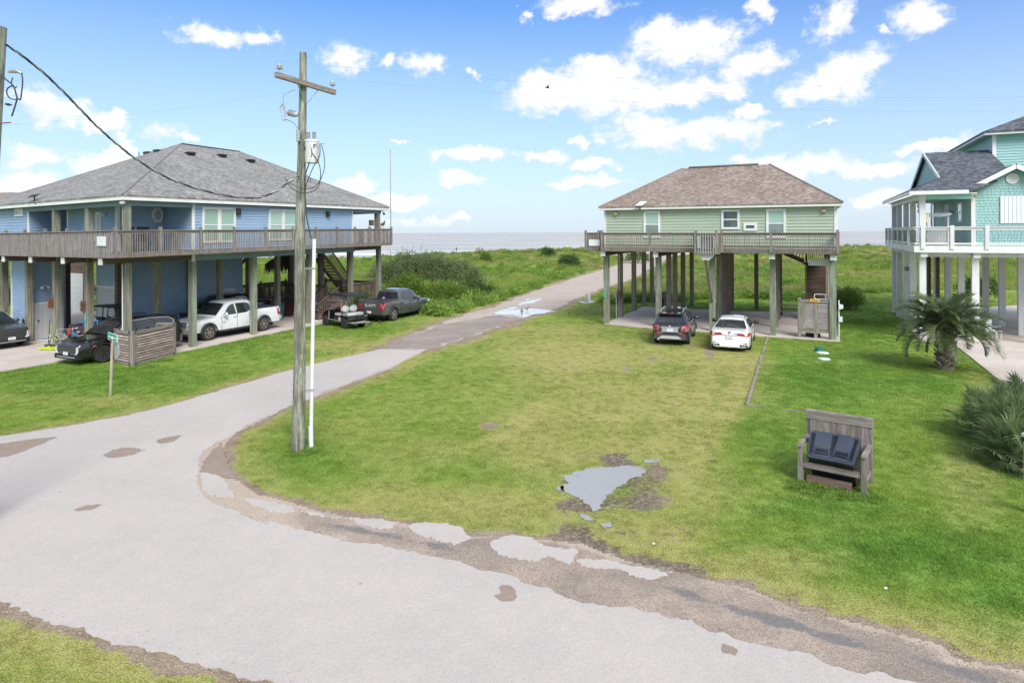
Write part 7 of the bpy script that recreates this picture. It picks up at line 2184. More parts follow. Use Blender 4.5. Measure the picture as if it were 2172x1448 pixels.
def green_enclosure():
 H = GH
 t = -0.05
 s0, s1 = H.s_at(1695.5, t), H.s_at(1764, t)
 r = root('louvred_enclosure', H.w((s0 + s1) / 2, t), H.heading_s(), 'two panel grey louvred screen beside the right front stilt of the green house', 'enclosure')
 w = (s1 - s0) / 2
 z1 = H.z_at(634.5, s0, t)
 def P_(nm, mat, *b):
  m = MB()
  for x in b: m.box(*x)
  return m.build(nm, mat, r)
 P_('corner_post', m_post, (-w - 0.1, -w + 0.06, -0.02, 0.1, 0, z1 + 0.08))
 P_('corner_post', m_post, (w - 0.16, w, -0.02, 0.1, 0, z1 - 0.03))
 P_('mullion_post', m_post, (-0.07, 0.09, -0.03, 0.06, 0, z1 - 0.16))
 P_('frame_rail', m_deck_h, (-w, w, -0.04, 0.0, z1 - 0.17, z1)); P_('frame_rail', m_post, (-w + 0.06, w - 0.16, -0.04, 0.0, 0.36, 0.54))
 P_('frame_rail', m_post_g, (-w + 0.062, -w + 0.22, -0.025, 0.02, 0.54, z1 - 0.17))
 n = 12
 for (x0, x1) in ((-w + 0.24, -0.08), (0.10, w - 0.17)):
  for i in range(n):
   z = 0.56 + (z1 - 0.17 - 0.58) * (i + 0.5) / n; hh = (z1 - 0.75) / n * 0.37
   m = MB(); m.add([(x0, -0.035, z - hh), (x1, -0.035, z - hh), (x1, 0.03, z + hh), (x0, 0.03, z + hh), (x0, -0.012, z - hh), (x1, -0.012, z - hh), (x1, 0.053, z + hh), (x0, 0.053, z + hh)],
       [(0, 1, 2, 3), (7, 6, 5, 4), (0, 4, 5, 1), (1, 5, 6, 2), (2, 6, 7, 3), (3, 7, 4, 0)]); m.build('slat', m_slat_pale, r)
 P_('gap_shade_panel', m_darkwood, (-w + 0.23, w - 0.165, 0.12, 0.14, 0.45, z1 - 0.1))  # added dark sheet that stands for the shade between the louvres
 sg = P_('notice_plate', m_yellow, (-0.25, 0.19, -0.052, -0.042, z1 - 0.13, z1 + 0.05))
 for zz in (z1 + 0.01, z1 - 0.05, z1 - 0.10):
  m = MB(); m.box(-0.19, 0.13, -0.055, -0.0525, zz - 0.012, zz + 0.012); m.build('print_line', m_rust, sg)
 # pipe loop above
 m = MB(); m.tube([(-0.05, 0.1, z1 + 0.28), (-0.08, 0.1, z1 + 0.1), (0.0, 0.1, z1 + 0.03), (w - 0.05, 0.1, z1 + 0.03), (w - 0.02, 0.1, z1 + 0.1), (w - 0.02, 0.1, 4.2)], 0.022, 6)
 m.tube([(-0.05, 0.1, z1 + 0.28), (w - 0.02, 0.1, z1 + 0.28)], 0.02, 6); m.tube([(w * 0.6, 0.1, z1 + 0.28), (w * 0.6, 0.1, z1 + 0.03)], 0.02, 6); m.build('pipe_loop', m_pvc, r, True)
 m = MB()
 for k in range(6): m.lathe([(0.06, 0), (0.06, 0.22)], 8, (-w + 0.3 + k * 0.12, 0.35, 0.05))
 m.build('meter_row', m_black, r)
m_slat_pale = M('pale_louvre_wood', (0.45, 0.40, 0.375), 0.85, (0.33, 0.285, 0.265), 2.5, (0.8, 0.8, 8), 0.5, 0.12, 0.3, fine=0.2, fscale=10)
green_enclosure()

# ------------------------------------------------------------------ bin stand with two wheeled bins
def bin_stand():
 fl, fr = G(1698, 1021), G(1833, 1050)
 d = (fr - fl); W = d.length; d.normalize(); bk = Vector((-d.y, d.x, 0))
 ang = math.atan2(d.y, d.x)
 r = root('bin_stand', fl, ang, 'open weathered wooden stand with a slatted back holding two bins', 'bin stand')
 def box(nm, mat, *b):
  m = MB(); m.box(*b); return m.build(nm, mat, r)
 T = 0.05
 dep = 0.85
 zt_back = 1.40
 for x in (0.0, W):
  box('front_post', m_deck, x - 0.055, x + 0.055, -0.02, 0.07, 0, 0.80)
  box('back_post', m_deck, x - 0.05 if x else -0.05, x + 0.05, dep, dep + 0.09, 0, zt_back)
  box('side_rail', m_deck_h, x - 0.045, x + 0.045, -0.06, dep, 0.80, 0.86)
  box('side_rail', m_deck_h, x - 0.02, x + 0.02, 0.07, dep, 0.18, 0.27)
 box('top_rail', m_deck_h, -0.06, W + 0.06, dep - 0.045, dep + 0.12, zt_back - 0.16, zt_back + 0.03)
 box('front_rail', m_deck_h, 0.06, W - 0.06, 0.0, 0.045, 0.34, 0.47)
 box('back_rail', m_deck_h, 0.05, W - 0.05, dep + 0.02, dep + 0.06, 0.62, 0.72)
 n = 9
 for i in range(n):
  x = 0.03 + (W - 0.06 - 0.125) * i / (n - 1)
  box('slat', m_deck, x, x + 0.125, dep - 0.03, dep + 0.0, 0.18, zt_back - 0.165)
 m = MB(); m.box(0.12, W - 0.25, 0.03, 0.18, 0.0, 0.16); m.build('ground_sill', m_brownwood, r)
 m = MB(); m.beam((-0.35, dep + 0.02, zt_back - 0.02), (0.02, dep + 0.02, zt_back), 0.03, 0.02); m.build('loose_strip', m_deck_h, r)
 R3 = Matrix.Rotation(ang, 3, 'Z')
 base_ = None
 for k, x in enumerate((W * 0.32, W * 0.715)):
  loc = fl + R3 @ Vector((x, 0.60, 0.02))
  if k == 0:
   b = root('wheeled_bin', loc, ang + 0.05, 'black wheeled bin with a lid at the left in the stand', 'wheelie bin', 'bins in the stand')
   m = MB()
   lo, hi = 0.21, 0.262
   vs = [(-lo, -0.24, 0.06), (lo, -0.24, 0.06), (lo, 0.24, 0.06), (-lo, 0.24, 0.06), (-hi, -0.33, 0.92), (hi, -0.33, 0.92), (hi, 0.30, 1.06), (-hi, 0.30, 1.06)]
   m.add(vs, [(3, 2, 1, 0), (4, 5, 6, 7), (0, 1, 5, 4), (1, 2, 6, 5), (2, 3, 7, 6), (3, 0, 4, 7)]); m.build('body', m_black, b)
   m = MB();
   def lid(x0, x1, y0, y1, lift, th):
    zf = lambda y: 0.93 + (y + 0.33) * 0.225 + lift
    r_ = 0.05
    poly = [(x0 + r_, y0), (x1 - r_, y0), (x1, y0 + r_), (x1, y1 - r_), (x1 - r_, y1), (x0 + r_, y1), (x0, y1 - r_), (x0, y0 + r_)]
    v = [(p[0], p[1], zf(p[1]) + th) for p in poly] + [(p[0], p[1], zf(p[1])) for p in poly]
    k_ = len(poly)
    m.add(v, [tuple(range(k_)), tuple(range(2 * k_ - 1, k_ - 1, -1))] + [(i, k_ + i, k_ + (i + 1) % k_, (i + 1) % k_) for i in range(k_)])
   lid(-0.285, 0.285, -0.37, 0.34, 0.0, 0.045)
   lid(-0.25, 0.25, -0.33, 0.30, 0.045, 0.014)
   lid(-0.17, 0.17, -0.12, 0.27, 0.059, 0.012)
   lid(-0.15, 0.15, -0.27, -0.22, 0.059, 0.012); lid(-0.15, 0.15, -0.19, -0.145, 0.059, 0.01)
   lid(-0.225, -0.185, -0.30, 0.28, 0.059, 0.016); lid(0.185, 0.225, -0.30, 0.28, 0.059, 0.016)
   m.build('lid', m_binlid, b)
   m = MB(); m.tube([(-0.22, 0.38, 1.06), (0.22, 0.38, 1.06)], 0.018, 8)
   for x_ in (-0.2, 0, 0.2): m.box(x_ - 0.02, x_ + 0.02, 0.29, 0.39, 1.03, 1.09)
   m.build('handle_bar', m_black, b)
   for sx in (-1, 1):
    m = MB(); m.lathe([(0.13, -0.03), (0.13, 0.03)], 16, (sx * 0.22, 0.26, 0.13), 'x'); m.build('wheel', m_black, b)
   m = MB(); m.box(-0.15, -0.08, -0.246, -0.236, 0.08, 0.6); m.box(0.08, 0.15, -0.25, -0.24, 0.08, 0.6); m.build('body_rib', m_black, b)
   b.rotation_euler = (math.radians(26), 0, ang + 0.05); b.scale = (1, 1, 0.9)
   base_ = b
  else:
   b = copy_tree(base_)
   b.location = loc; b.rotation_euler = (math.radians(26), 0, ang - 0.14)
   b['label'] = 'black wheeled bin turned slightly at the right in the stand'
bin_stand()

# ------------------------------------------------------------------ small things round the green house
def green_things():
 H = GH
 # house number sheets on the front stilts (upright, digits one below the other)
 def number_sign(loc, ang, digits, label):
  r = root('house_number_sign', loc, ang, label, 'house sign')
  m = MB(); m.box(-0.075, 0.075, -0.006, 0.006, -0.23, 0.23); m.build('sign_sheet', m_signgreen, r)
  for i, d in enumerate(digits):
   text_obj('digit', d, 0.15, m_signtext, r, (0, -0.009, 0.14 - i * 0.14), (PI / 2, 0, 0), 0.002)
 z = (H.z_at(617, 0, -0.17) + H.z_at(632, 0, -0.17)) / 2
 number_sign(H.w(-0.05, -0.175, z), H.heading_s(), '749', 'green upright house number on the left front stilt of the green house')
 z = BH.z_at(673, -0.17, 3.3)
 p = BH.w(-0.172, 3.36, z)
 number_sign(p, BH.heading_t() + PI, '749', 'green upright house number on a stilt of the blue house')
 # white hanging boards on the deck rails
 def board(loc, ang, w, h, label):
  r = root('rental_sign', loc, ang, label, 'sign')
  m = MB(); m.box(-w / 2, w / 2, -0.012, 0.012, -h / 2, h / 2); m.build('board', m_signwhite, r)
  for (x0, x1, z0, z1) in ((-0.34, -0.1, 0.24, 0.30), (-0.04, 0.1, 0.24, 0.30), (0.14, 0.36, 0.24, 0.30), (-0.1, 0.1, 0.06, 0.12), (-0.06, 0.06, -0.1, -0.06), (-0.4, -0.03, -0.40, -0.36), (0.03, 0.4, -0.40, -0.36)):
   m = MB(); m.box(x0 * w, x1 * w, -0.015, -0.0125, z0 * h, z1 * h); m.build('print_line', m_paleprint, r)
 t0, t1 = BH.t_at(224.2, -1.37), BH.t_at(206, -1.37)
 tc = (t0 + t1) / 2
 board(BH.w(-1.37, tc, (BH.z_at(502, -1.37, tc) + BH.z_at(521, -1.37, tc)) / 2), BH.heading_t() + PI, abs(t1 - t0), 0.40, 'white square sign on the left deck rail of the blue house')
 s0, s1 = H.s_at(1249, -0.67), H.s_at(1272, -0.67); sc = (s0 + s1) / 2
 board(H.w(sc, -0.672, (H.z_at(508, sc, -0.67) + H.z_at(521.5, sc, -0.67)) / 2), H.heading_s(), s1 - s0, 0.38, 'white sign on the deck rail at the left of the green house')
 # electric meter with conduit on the second stilt
 t = 3.2
 q = H.w(0, t)
 r = root('electric_meter', H.w(-0.02, t - 0.16, 0), H.heading_s(), 'rusty brown meter box with white conduit on a stilt of the green house', 'meter')
 zb = H.z_at(632, 0, t - 0.2)
 m = MB(); m.box(-0.10, 0.14, -0.16, -0.012, zb, zb + 0.5); m.box(-0.09, 0.12, -0.2, -0.161, zb + 0.05, zb + 0.24); m.build('meter_box', m_rust, r)
 m = MB(); m.box(-0.32, -0.12, -0.2, -0.02, zb + 0.05, zb + 0.35); m.build('disconnect_box', m_grey, r)
 m = MB(); m.lathe([(0.07, 0), (0.07, 0.09)], 12, (-0.34, -0.13, zb + 0.25), 'x'); m.build('meter_dial', m_pvc, r)
 m = MB(); m.tube([(0.02, -0.06, zb + 0.5), (0.02, -0.06, 4.3)], 0.028, 8); m.tube([(-0.2, -0.06, zb + 0.05), (-0.2, -0.06, 0)], 0.03, 8); m.build('conduit', m_pvc, r, True)
 # smoker / grill
 g = G(1411, 664.5)
 r = root('barbecue_smoker', Vector((g.x, g.y + 0.3, 0.05)), H.heading_s(), 'dark brown barbecue smoker with a red handle standing on the slab behind the small suv', 'smoker')
 def bx(nm, mat, *b):
  m = MB(); m.box(*b); return m.build(nm, mat, r)
 bx('firebox', m_black, -0.48, 0.02, -0.3, 0.3, 0.16, 0.98); bx('upper_chamber', m_smoker, -0.5, 0.05, -0.32, 0.32, 0.985, 1.42); bx('side_cabinet', m_smoker, 0.055, 0.42, -0.3, 0.3, 0.12, 1.40)
 bx('base', m_clad, -0.5, 0.42, -0.3, 0.3, 0.05, 0.12)
 bx('red_shelf', m_red, -0.46, -0.02, -0.36, -0.322, 0.84, 0.97)
 for z in (0.55, 0.86, 1.1): bx('side_handle', m_black, 0.42, 0.53, -0.15, 0.1, z, z + 0.05)
 for x in (-0.42, 0.34):
  for y in (-0.25, 0.25): bx('leg', m_black, x, x + 0.06, y - 0.03, y + 0.03, 0, 0.05)
 # picnic table
 g = G(1676, 674)
 r = root('picnic_table', Vector((g.x + 0.1, g.y + 0.2, 0.05)), H.heading_s() + 0.05, 'weathered wooden picnic table with attached benches under the green house', 'picnic table')
 for k in range(5):
  m = MB(); m.box(-0.75, 0.75, -0.36 + k * 0.145, -0.36 + k * 0.145 + 0.135, 0.72, 0.76); m.build('top_plank', m_deck_h, r)
 for y in (-0.78, 0.60):
  for k in range(2):
   m = MB(); m.box(-0.75, 0.75, y + k * 0.1, y + k * 0.1 + 0.09, 0.42, 0.46); m.build('bench_plank', m_deck_h, r)
 for x in (-0.55, 0.55):
  for sd in (1, -1):
   m = MB(); m.beam((x, sd * 0.62, 0), (x, sd * 0.22, 0.72), 0.09, 0.05); m.build('leg', m_brownwood, r)
  m = MB(); m.beam((x, -0.76, 0.385), (x, 0.76, 0.385), 0.04, 0.07); m.build('cross_brace', m_brownwood, r)
 # outside outlets on the right front stilt
 r = root('outlet_box', H.w(12.72, -0.05, 0), H.heading_s(), 'white outlet boxes on a conduit at the right stilt of the green house', 'outlet box')
 m = MB(); m.tube([(0, 0, 0.0), (0, 0, 2.1)], 0.028, 8); m.build('conduit', m_pvc, r, True)
 m = MB(); m.box(0.0, 0.17, -0.1, 0.02, 1.0, 1.26); m.build('lower_box', m_pvc, r)
 m = MB(); m.prism([(0.0, 1.62), (0.2, 1.68), (0.2, 1.86), (0.0, 1.9)], -0.12, 0.04, axis='y'); m.build('upper_cover', m_signwhite, r)
 # timber edging on the lawn
 a, b, c = G(1628, 716), G(1585, 860), G(1697, 874)
 r = root('timber_edging', b, 0, 'weathered landscape timber edging sunk in the lawn', 'garden edging')
 L = (a - b)
 segs = [(0.0, 0.30), (0.32, 0.46), (0.49, 0.62), (0.66, 0.80), (0.83, 0.99)]
 for (f0, f1) in segs:
  m = MB(); m.beam(L * f0 + Vector((0, 0, 0.02)), L * f1 + Vector((0, 0, 0.02)), 0.09, 0.08); m.build('timber', m_timber, r)
 for (f0, f1) in ((0.02, 0.3), (0.72, 1.0)):
  m = MB(); m.beam((c - b) * f0 + Vector((0, 0, 0.01)), (c - b) * f1 + Vector((0, 0, 0.01)), 0.06, 0.05); m.build('timber', m_timber, r)
 # septic covers
 g = G(1738, 745)
 m = MB(); m.lathe([(0.2, 0), (0.19, 0.13), (0.2, 0.135), (0.2, 0.19), (0.17, 0.205)], 20, (0, 0, 0))
 o = m.build('septic_riser_cap', m_lidgreen, None, True, 40); o.location = g; tag(o, 'round green septic riser cap in the lawn', 'septic cover')
 for k, (px, py) in enumerate(((1745, 749), (1748, 762))):
  g = G(px, py)
  m = MB(); m.lathe([(0.27, 0), (0.27, 0.035), (0.24, 0.05)], 22, (0, 0, 0))
  o = m.build('septic_cover', m_signwhite, None, True, 40); o.location = g
  tag(o, ('flat white septic lid right beside the green cap', 'flat white septic lid nearest the road')[k], 'septic cover', 'white septic lids')
 # white standpipe by the track
 g = G(1250, 641)
 r = root('standpipe', g, 0.3, 'short white standpipe on a pale slab beside the dirt track', 'standpipe')
 m = MB(); m.lathe([(0.11, 0), (0.11, 0.62), (0.09, 0.66)], 14); m.build('pipe', m_pvc, r, True, 40)
 m = MB(); m.box(-0.75, 0.35, -0.35, 0.3, -0.02, 0.06); m.build('base_slab', m_signwhite, r)
 m = MB(); m.box(-0.5, -0.15, -0.15, 0.1, 0.062, 0.2); m.build('valve_box', m_grey, r)
 # satellite dishes
 s = H.s_at(1358, -0.3); z = H.z_at(440, s, -0.3)
 r = root('satellite_dish', H.w(s, -0.36, z - 0.15), H.heading_s(), 'flat white dish on a mast at the eave of the green house', 'satellite dish')
 m = MB(); m.tube([(0, 0, -0.05), (0, 0.02, 0.2), (0.03, 0.05, 0.3)], 0.03, 6); m.build('mast', m_darkmetal, r)
 m = MB(); m.add([(-0.2, -0.22, 0.27), (0.2, -0.22, 0.27), (0.35, 0.22, 0.5), (-0.05, 0.22, 0.5), (-0.2, -0.22, 0.235), (0.2, -0.22, 0.235), (0.35, 0.22, 0.465), (-0.05, 0.22, 0.465)], [(0, 1, 2, 3), (7, 6, 5, 4), (0, 4, 5, 1), (1, 5, 6, 2), (2, 6, 7, 3), (3, 7, 4, 0)]); m.build('panel', m_signwhite, r)
 t = BH.t_at(73, -0.45)
 z = BH.z_at(430, -0.45, t)
 r = root('satellite_dish', BH.w(-0.45, t, z), BH.heading_t() + PI, 'flat grey dish on a bent mast at the eave of the blue house', 'satellite dish')
 m = MB(); m.tube([(0.12, 0, -0.05), (-0.08, 0.03, 0.06), (-0.08, 0.05, 0.33)], 0.032, 6); m.build('mast', m_darkmetal, r)
 m = MB(); m.add([(-0.42, -0.2, 0.26), (0.25, -0.2, 0.42), (0.25, 0.25, 0.52), (-0.42, 0.25, 0.36), (-0.42, -0.2, 0.23), (0.25, -0.2, 0.39), (0.25, 0.25, 0.49), (-0.42, 0.25, 0.33)], [(0, 1, 2, 3), (7, 6, 5, 4), (0, 4, 5, 1), (1, 5, 6, 2), (2, 6, 7, 3), (3, 7, 4, 0)]); m.build('panel', m_grey, r)
m_smoker = M('brown_smoker_steel', (0.14, 0.10, 0.085), 0.6, (0.22, 0.17, 0.14), 5.0, (1, 1, 1), 0.5, 0.1)
m_paleprint = M('pale_grey_print', (0.55, 0.60, 0.62), 0.6, None, 2.0, (1, 1, 1), 0.1, 0.0)
green_things()

# ------------------------------------------------------------------ small things round the blue house
def blue_things():
 H = BH
 # carved masks on the stilts
 for k, (px, py, t) in enumerate(((115.5, 643, 6.58), (187, 650, 3.34))):
  z = H.z_at(py, -0.2, t + 0.1)
  r = root('tiki_mask', H.w(-0.17, t + 0.16, z), H.heading_t() + PI, ('carved brown tiki mask on the stilt by the white door', 'carved brown tiki mask above the house number')[k], 'tiki mask', 'carved masks on the stilts')
  m = MB()
  m.prism([(-0.13, -0.24), (0.13, -0.24), (0.15, 0.1), (0.13, 0.25), (-0.13, 0.25), (-0.15, 0.1)], -0.10, 0.0, axis='y'); m.build('face', m_tiki, r)
  m = MB(); m.box(-0.15, 0.15, -0.14, -0.101, 0.10, 0.14); m.build('brow', m_tiki, r)
  m = MB(); m.prism([(-0.03, 0.09), (0.03, 0.09), (0.05, -0.08), (-0.05, -0.08)], -0.15, -0.101, axis='y'); m.build('nose', m_tiki, r)
  m = MB(); m.box(-0.09, 0.09, -0.106, -0.101, -0.19, -0.13); m.build('mouth', m_under, r)
  for sx in (-1, 1):
   m = MB(); m.box(sx * 0.05, sx * 0.11, -0.106, -0.101, 0.03, 0.08); m.build('eye', m_under, r)
 # lime hose heap with a length leading to the door post
 g = G(113, 740, 0.05)
 r = root('garden_hose', g, 0, 'lime yellow hose heaped on the concrete before the white door', 'hose')
 m = MB(); rr = random.Random(3)
 pts = []
 for i in range(110):
  a = i * 0.42 + rr.uniform(-0.2, 0.2); rad = 0.18 + 0.34 * abs(math.sin(i * 0.37)) * rr.uniform(0.6, 1.2)
  pts.append(Vector((rad * 1.25 * math.cos(a), rad * 0.8 * math.sin(a), 0.02 + 0.12 * rr.random() * (1 - rad))))
 m.tube(pts, 0.022, 5); m.build('coil', m_lime, r, True)
 e = H.w(-0.12, 6.9, 1.1) - g
 m = MB(); m.tube([Vector((0.1, 0, 0.1)), Vector((0.18, 0.2, 0.35)), e - Vector((0.1, 0.05, 0.45)), e], 0.022, 5); m.build('lead', m_lime, r, True)
 m = MB(); m.box(-0.05, 0.2, 0.0, 0.15, 0.12, 0.2); m.build('nozzle', m_black, r)
 # string-trimmer style tool leaning by the post
 p = H.w(-0.25, 6.95)
 r = root('broom', Vector((p.x, p.y, 0.05)), 0, 'thin dark broom leaning against the stilt beside the white door', 'broom')
 m = MB(); m.tube([(0, 0, 0.05), (0.06, 0.05, 1.35)], 0.018, 6); m.build('handle', m_black, r)
 m = MB(); m.box(-0.16, 0.16, -0.05, 0.05, 0, 0.12); m.build('brush', m_clad, r)
 # folded towel / box on the ground
 g = G(102, 722, 0.05)
 r = root('beach_towel', g, 0.4, 'crumpled white and blue towel lying by the white door', 'towel')
 m = MB(); m.blob((0, 0, 0.05), 0.42, 0.16, 0.07, 10, 5); m.build('cloth', m_signwhite, r, True)
 m = MB(); m.blob((-0.1, -0.05, 0.085), 0.22, 0.1, 0.05, 8, 4); m.build('stripe', M('blue_cloth', (0.1, 0.2, 0.5), 0.8), r, True)
 # bicycles beside the stilt
 def bicycle(loc, ang, label, frame_mat):
  r = root('bicycle', loc, ang, label, 'bicycle', 'bicycles beside the driveway stilt')
  for x in (-0.5, 0.5):
   m = MB(); m.tube([(x + 0.31 * math.cos(t), 0, 0.33 + 0.31 * math.sin(t)) for t in [2 * PI * k / 20 for k in range(21)]], 0.022, 6); w = m.build('wheel', m_tyre, r, True)
   m = MB()
   for k in range(8):
    a = PI * k / 8; m.tube([(x - 0.3 * math.cos(a), 0, 0.33 - 0.3 * math.sin(a)), (x + 0.3 * math.cos(a), 0, 0.33 + 0.3 * math.sin(a))], 0.003, 3)
   m.build('spokes', m_galv, w, kind='stuff')
  m = MB()
  for a, b in (((-0.5, 0.33), (-0.15, 0.78)), ((-0.5, 0.33), (-0.05, 0.3)), ((-0.05, 0.3), (-0.18, 0.86)), ((-0.05, 0.3), (0.34, 0.76)), ((-0.16, 0.74), (0.33, 0.82)), ((0.5, 0.33), (0.32, 0.92))):
   m.tube([(a[0], 0, a[1]), (b[0], 0, b[1])], 0.018, 6)
  m.build('frame', frame_mat, r)
  m = MB(); m.tube([(0.25, -0.3, 0.98), (0.34, -0.1, 0.96), (0.34, 0.1, 0.96), (0.25, 0.3, 0.98)], 0.015, 6); m.tube([(0.32, 0, 0.9), (0.33, 0, 0.97)], 0.015, 5); m.build('handlebar', m_chrome, r)
  m = MB(); m.blob((-0.2, 0, 0.91), 0.14, 0.07, 0.04, 8, 5); m.build('saddle', m_black, r)
  m = MB(); m.lathe([(0.09, -0.02), (0.09, 0.02)], 12, (-0.05, 0, 0.3), 'y'); m.build('crank', m_darkmetal, r)
 p = H.w(-0.35, 5.3); bicycle(Vector((p.x, p.y, 0.05)), BH.heading_t() + 0.25, 'grey bicycle parked behind the black suv next to the stilt', m_grey)
 p = H.w(0.1, 5.0); bicycle(Vector((p.x, p.y, 0.05)), BH.heading_t() - 0.2, 'blue framed bicycle parked behind the grey one', m_cyan)
 # hose reel on the lit blue wall
 t = H.t_at(50, 0.0)
 z = H.z_at(688, 0, t)
 r = root('hose_reel', H.w(-0.12, t, z), H.heading_t() + PI, 'dark coiled hose and cap hanging on the pale blue wall', 'hose')
 m = MB(); m.tube([(0.11 * math.cos(a), 0.0 + 0.01 * a, 0.14 * math.sin(a) - 0.1) for a in [0.5 * k for k in range(36)]], 0.02, 5); m.build('coil', m_darkmetal, r, True)
 m = MB(); m.blob((0.12, 0.03, 0.22), 0.09, 0.05, 0.13, 8, 6); m.build('cap', m_black, r, True)
 m = MB(); m.tube([(0, 0, -0.2), (0.02, 0.02, -0.75), (-0.02, 0.04, -1.1)], 0.014, 5); m.build('tail', m_grey, r)
 # bins in the shade at the end of the drive
 def bin_(loc, ang, mat, label, lidm):
  b = root('wheeled_bin', loc, ang, label, 'wheelie bin')
  m = MB(); lo, hi = 0.2, 0.26
  m.add([(-lo, -0.22, 0.05), (lo, -0.22, 0.05), (lo, 0.22, 0.05), (-lo, 0.22, 0.05), (-hi, -0.28, 0.9), (hi, -0.28, 0.9), (hi, 0.28, 0.95), (-hi, 0.28, 0.95)], [(3, 2, 1, 0), (4, 5, 6, 7), (0, 1, 5, 4), (1, 2, 6, 5), (2, 3, 7, 6), (3, 0, 4, 7)]); m.build('body', mat, b)
  m = MB(); m.box(-0.28, 0.28, -0.3, 0.3, 0.955, 1.0); m.build('lid', lidm, b)
  for sx in (-1, 1):
   m = MB(); m.lathe([(0.1, -0.03), (0.1, 0.03)], 12, (sx * 0.22, 0.22, 0.1), 'x'); m.build('wheel', m_black, b)
 for (px, d, mat, lab, lm) in ((591, 3.2, m_tealbin, 'teal plastic bin in the shade behind the white pickup', m_tealbin), (612, 3.6, m_maroon, 'dark maroon bin in the shade next to the teal bin', m_maroon)):
  s = H.s_at(px, d); p = H.w(s, d)
  bin_(Vector((p.x, p.y, 0.05)), H.heading_s() + 0.4, mat, lab, lm)
 # thatched shade umbrella behind the house
 p = Vector((-17.2, 49.0, 0))
 r = root('thatched_umbrella', p, 0, 'dark palm thatched umbrella standing behind the blue house', 'umbrella')
 m = MB(); m.tube([(0, 0, 0), (0, 0, 4.2)], 0.09, 8); m.build('pole', m_brownwood, r)
 m = MB(); m.lathe([(1.75, 3.3), (1.1, 3.75), (0.4, 4.2), (0.05, 4.4)], 18); m.build('canopy', m_thatch, r)
 m = MB(); rr = random.Random(5)
 for i in range(320):
  a = rr.uniform(0, 2 * PI); rad = rr.uniform(1.3, 1.8); z = 3.35 + (1.75 - rad) * 0.7
  l = rr.uniform(0.35, 0.85); w = 0.05
  c, s = math.cos(a), math.sin(a)
  m.add([(c * rad - s * w, s * rad + c * w, z), (c * rad + s * w, s * rad - c * w, z), (c * (rad + 0.12) + s * 0.02, s * (rad + 0.12) - c * 0.02, z - l), (c * (rad + 0.12) - s * 0.02, s * (rad + 0.12) + c * 0.02, z - l)], [(0, 1, 2, 3)])
 m.build('thatch_fringe', m_thatch, r, kind='stuff')
 # flagpole at the far deck corner, chairs, bird
 s = 20.12; t = -1.05
 r = root('flagpole', H.w(s, t, 4.85), 0, 'thin bare flagpole fixed at the far deck corner of the blue house', 'flagpole')
 ztop = H.z_at(323, s, t)
 m = MB(); m.tube([(0, 0, 0), (0.0, 0, ztop * 1.025 - 4.85)], [0.05, 0.03], 8); m.build('mast', m_galv, r)
 m = MB(); m.blob((0, 0, ztop * 1.025 - 4.85 + 0.05), 0.06, 0.06, 0.06, 8, 6); m.build('finial', m_galv, r)
 s = 19.2; zz = 5.95
 bird_at(H.w(18.9, -1.22, 5.86) , 1.2, 'dark bird perched on the far deck rail of the blue house', 1.9)
 def chair(s, t, label):
  r = root('deck_chair', H.w(s, t, 4.86), H.heading_s() + 0.6, label, 'chair')
  for k in range(4):
   m = MB(); m.box(-0.28, 0.28, -0.28 + k * 0.15, -0.16 + k * 0.15, 0.62, 0.65); m.build('seat_slat', m_deck_h, r)
  for k in range(4):
   m = MB(); m.add([(-0.27 + k * 0.14, 0.3, 0.62), (-0.15 + k * 0.14, 0.3, 0.62), (-0.15 + k * 0.14, 0.45, 1.4), (-0.27 + k * 0.14, 0.45, 1.4), (-0.27 + k * 0.14, 0.33, 0.62), (-0.15 + k * 0.14, 0.33, 0.62), (-0.15 + k * 0.14, 0.48, 1.4), (-0.27 + k * 0.14, 0.48, 1.4)], [(0, 1, 2, 3), (7, 6, 5, 4), (0, 4, 5, 1), (1, 5, 6, 2), (2, 6, 7, 3), (3, 7, 4, 0)]); m.build('back_slat', m_deck_h, r)
  for x in (-0.28, 0.28):
   for y in (-0.25, 0.28):
    m = MB(); m.box(x - 0.03, x + 0.03, y - 0.03, y + 0.03, 0, 0.62 if y > 0 else 0.85); m.build('leg', m_deck_h, r)
   m = MB(); m.box(x - 0.05, x + 0.05, -0.3, 0.35, 0.85, 0.88); m.build('armrest', m_deck_h, r)
 chair(17.5, 0.9, 'tall wooden deck chair on the far porch of the blue house')
 for k, s in enumerate((0.9, 1.7)):
  r = root('dark_deck_chair', H.w(s, 1.4, 4.86), H.heading_s() - 0.5, ('black porch chair behind the corner railing of the blue house', 'black porch chair under the octagon window')[k], 'chair', 'black porch chairs')
  m = MB(); m.box(-0.26, 0.26, -0.25, 0.25, 0.40, 0.46); m.build('seat', m_black, r)
  m = MB(); m.box(-0.26, 0.26, 0.22, 0.28, 0.465, 1.15); m.build('backrest', m_black, r)
  for x in (-0.23, 0.23):
   for y in (-0.22, 0.22):
    m = MB(); m.box(x - 0.025, x + 0.025, y - 0.025, y + 0.025, 0, 0.40); m.build('leg', m_black, r)
 # red kayak half hidden in the bushes
 g = G(853, 606)
 r = root('red_kayak', Vector((g.x, g.y, 0.25)), 0.5, 'dark red hull lying tilted in the bushes behind the grey pickup', 'kayak')
 m = MB(); m.tube([(-0.9 + 0.18 * k, 0, 0.35 * ((k - 5) / 5) * 0.9 + 0.25 + 0.03 * (k - 5) ** 2 * 0.2) for k in range(11)], [0.05, 0.14, 0.2, 0.24, 0.26, 0.26, 0.26, 0.24, 0.2, 0.14, 0.05], 10); m.build('hull', M('dark_red_plastic', (0.28, 0.02, 0.02), 0.45, (0.2, 0.015, 0.015)), r, True)

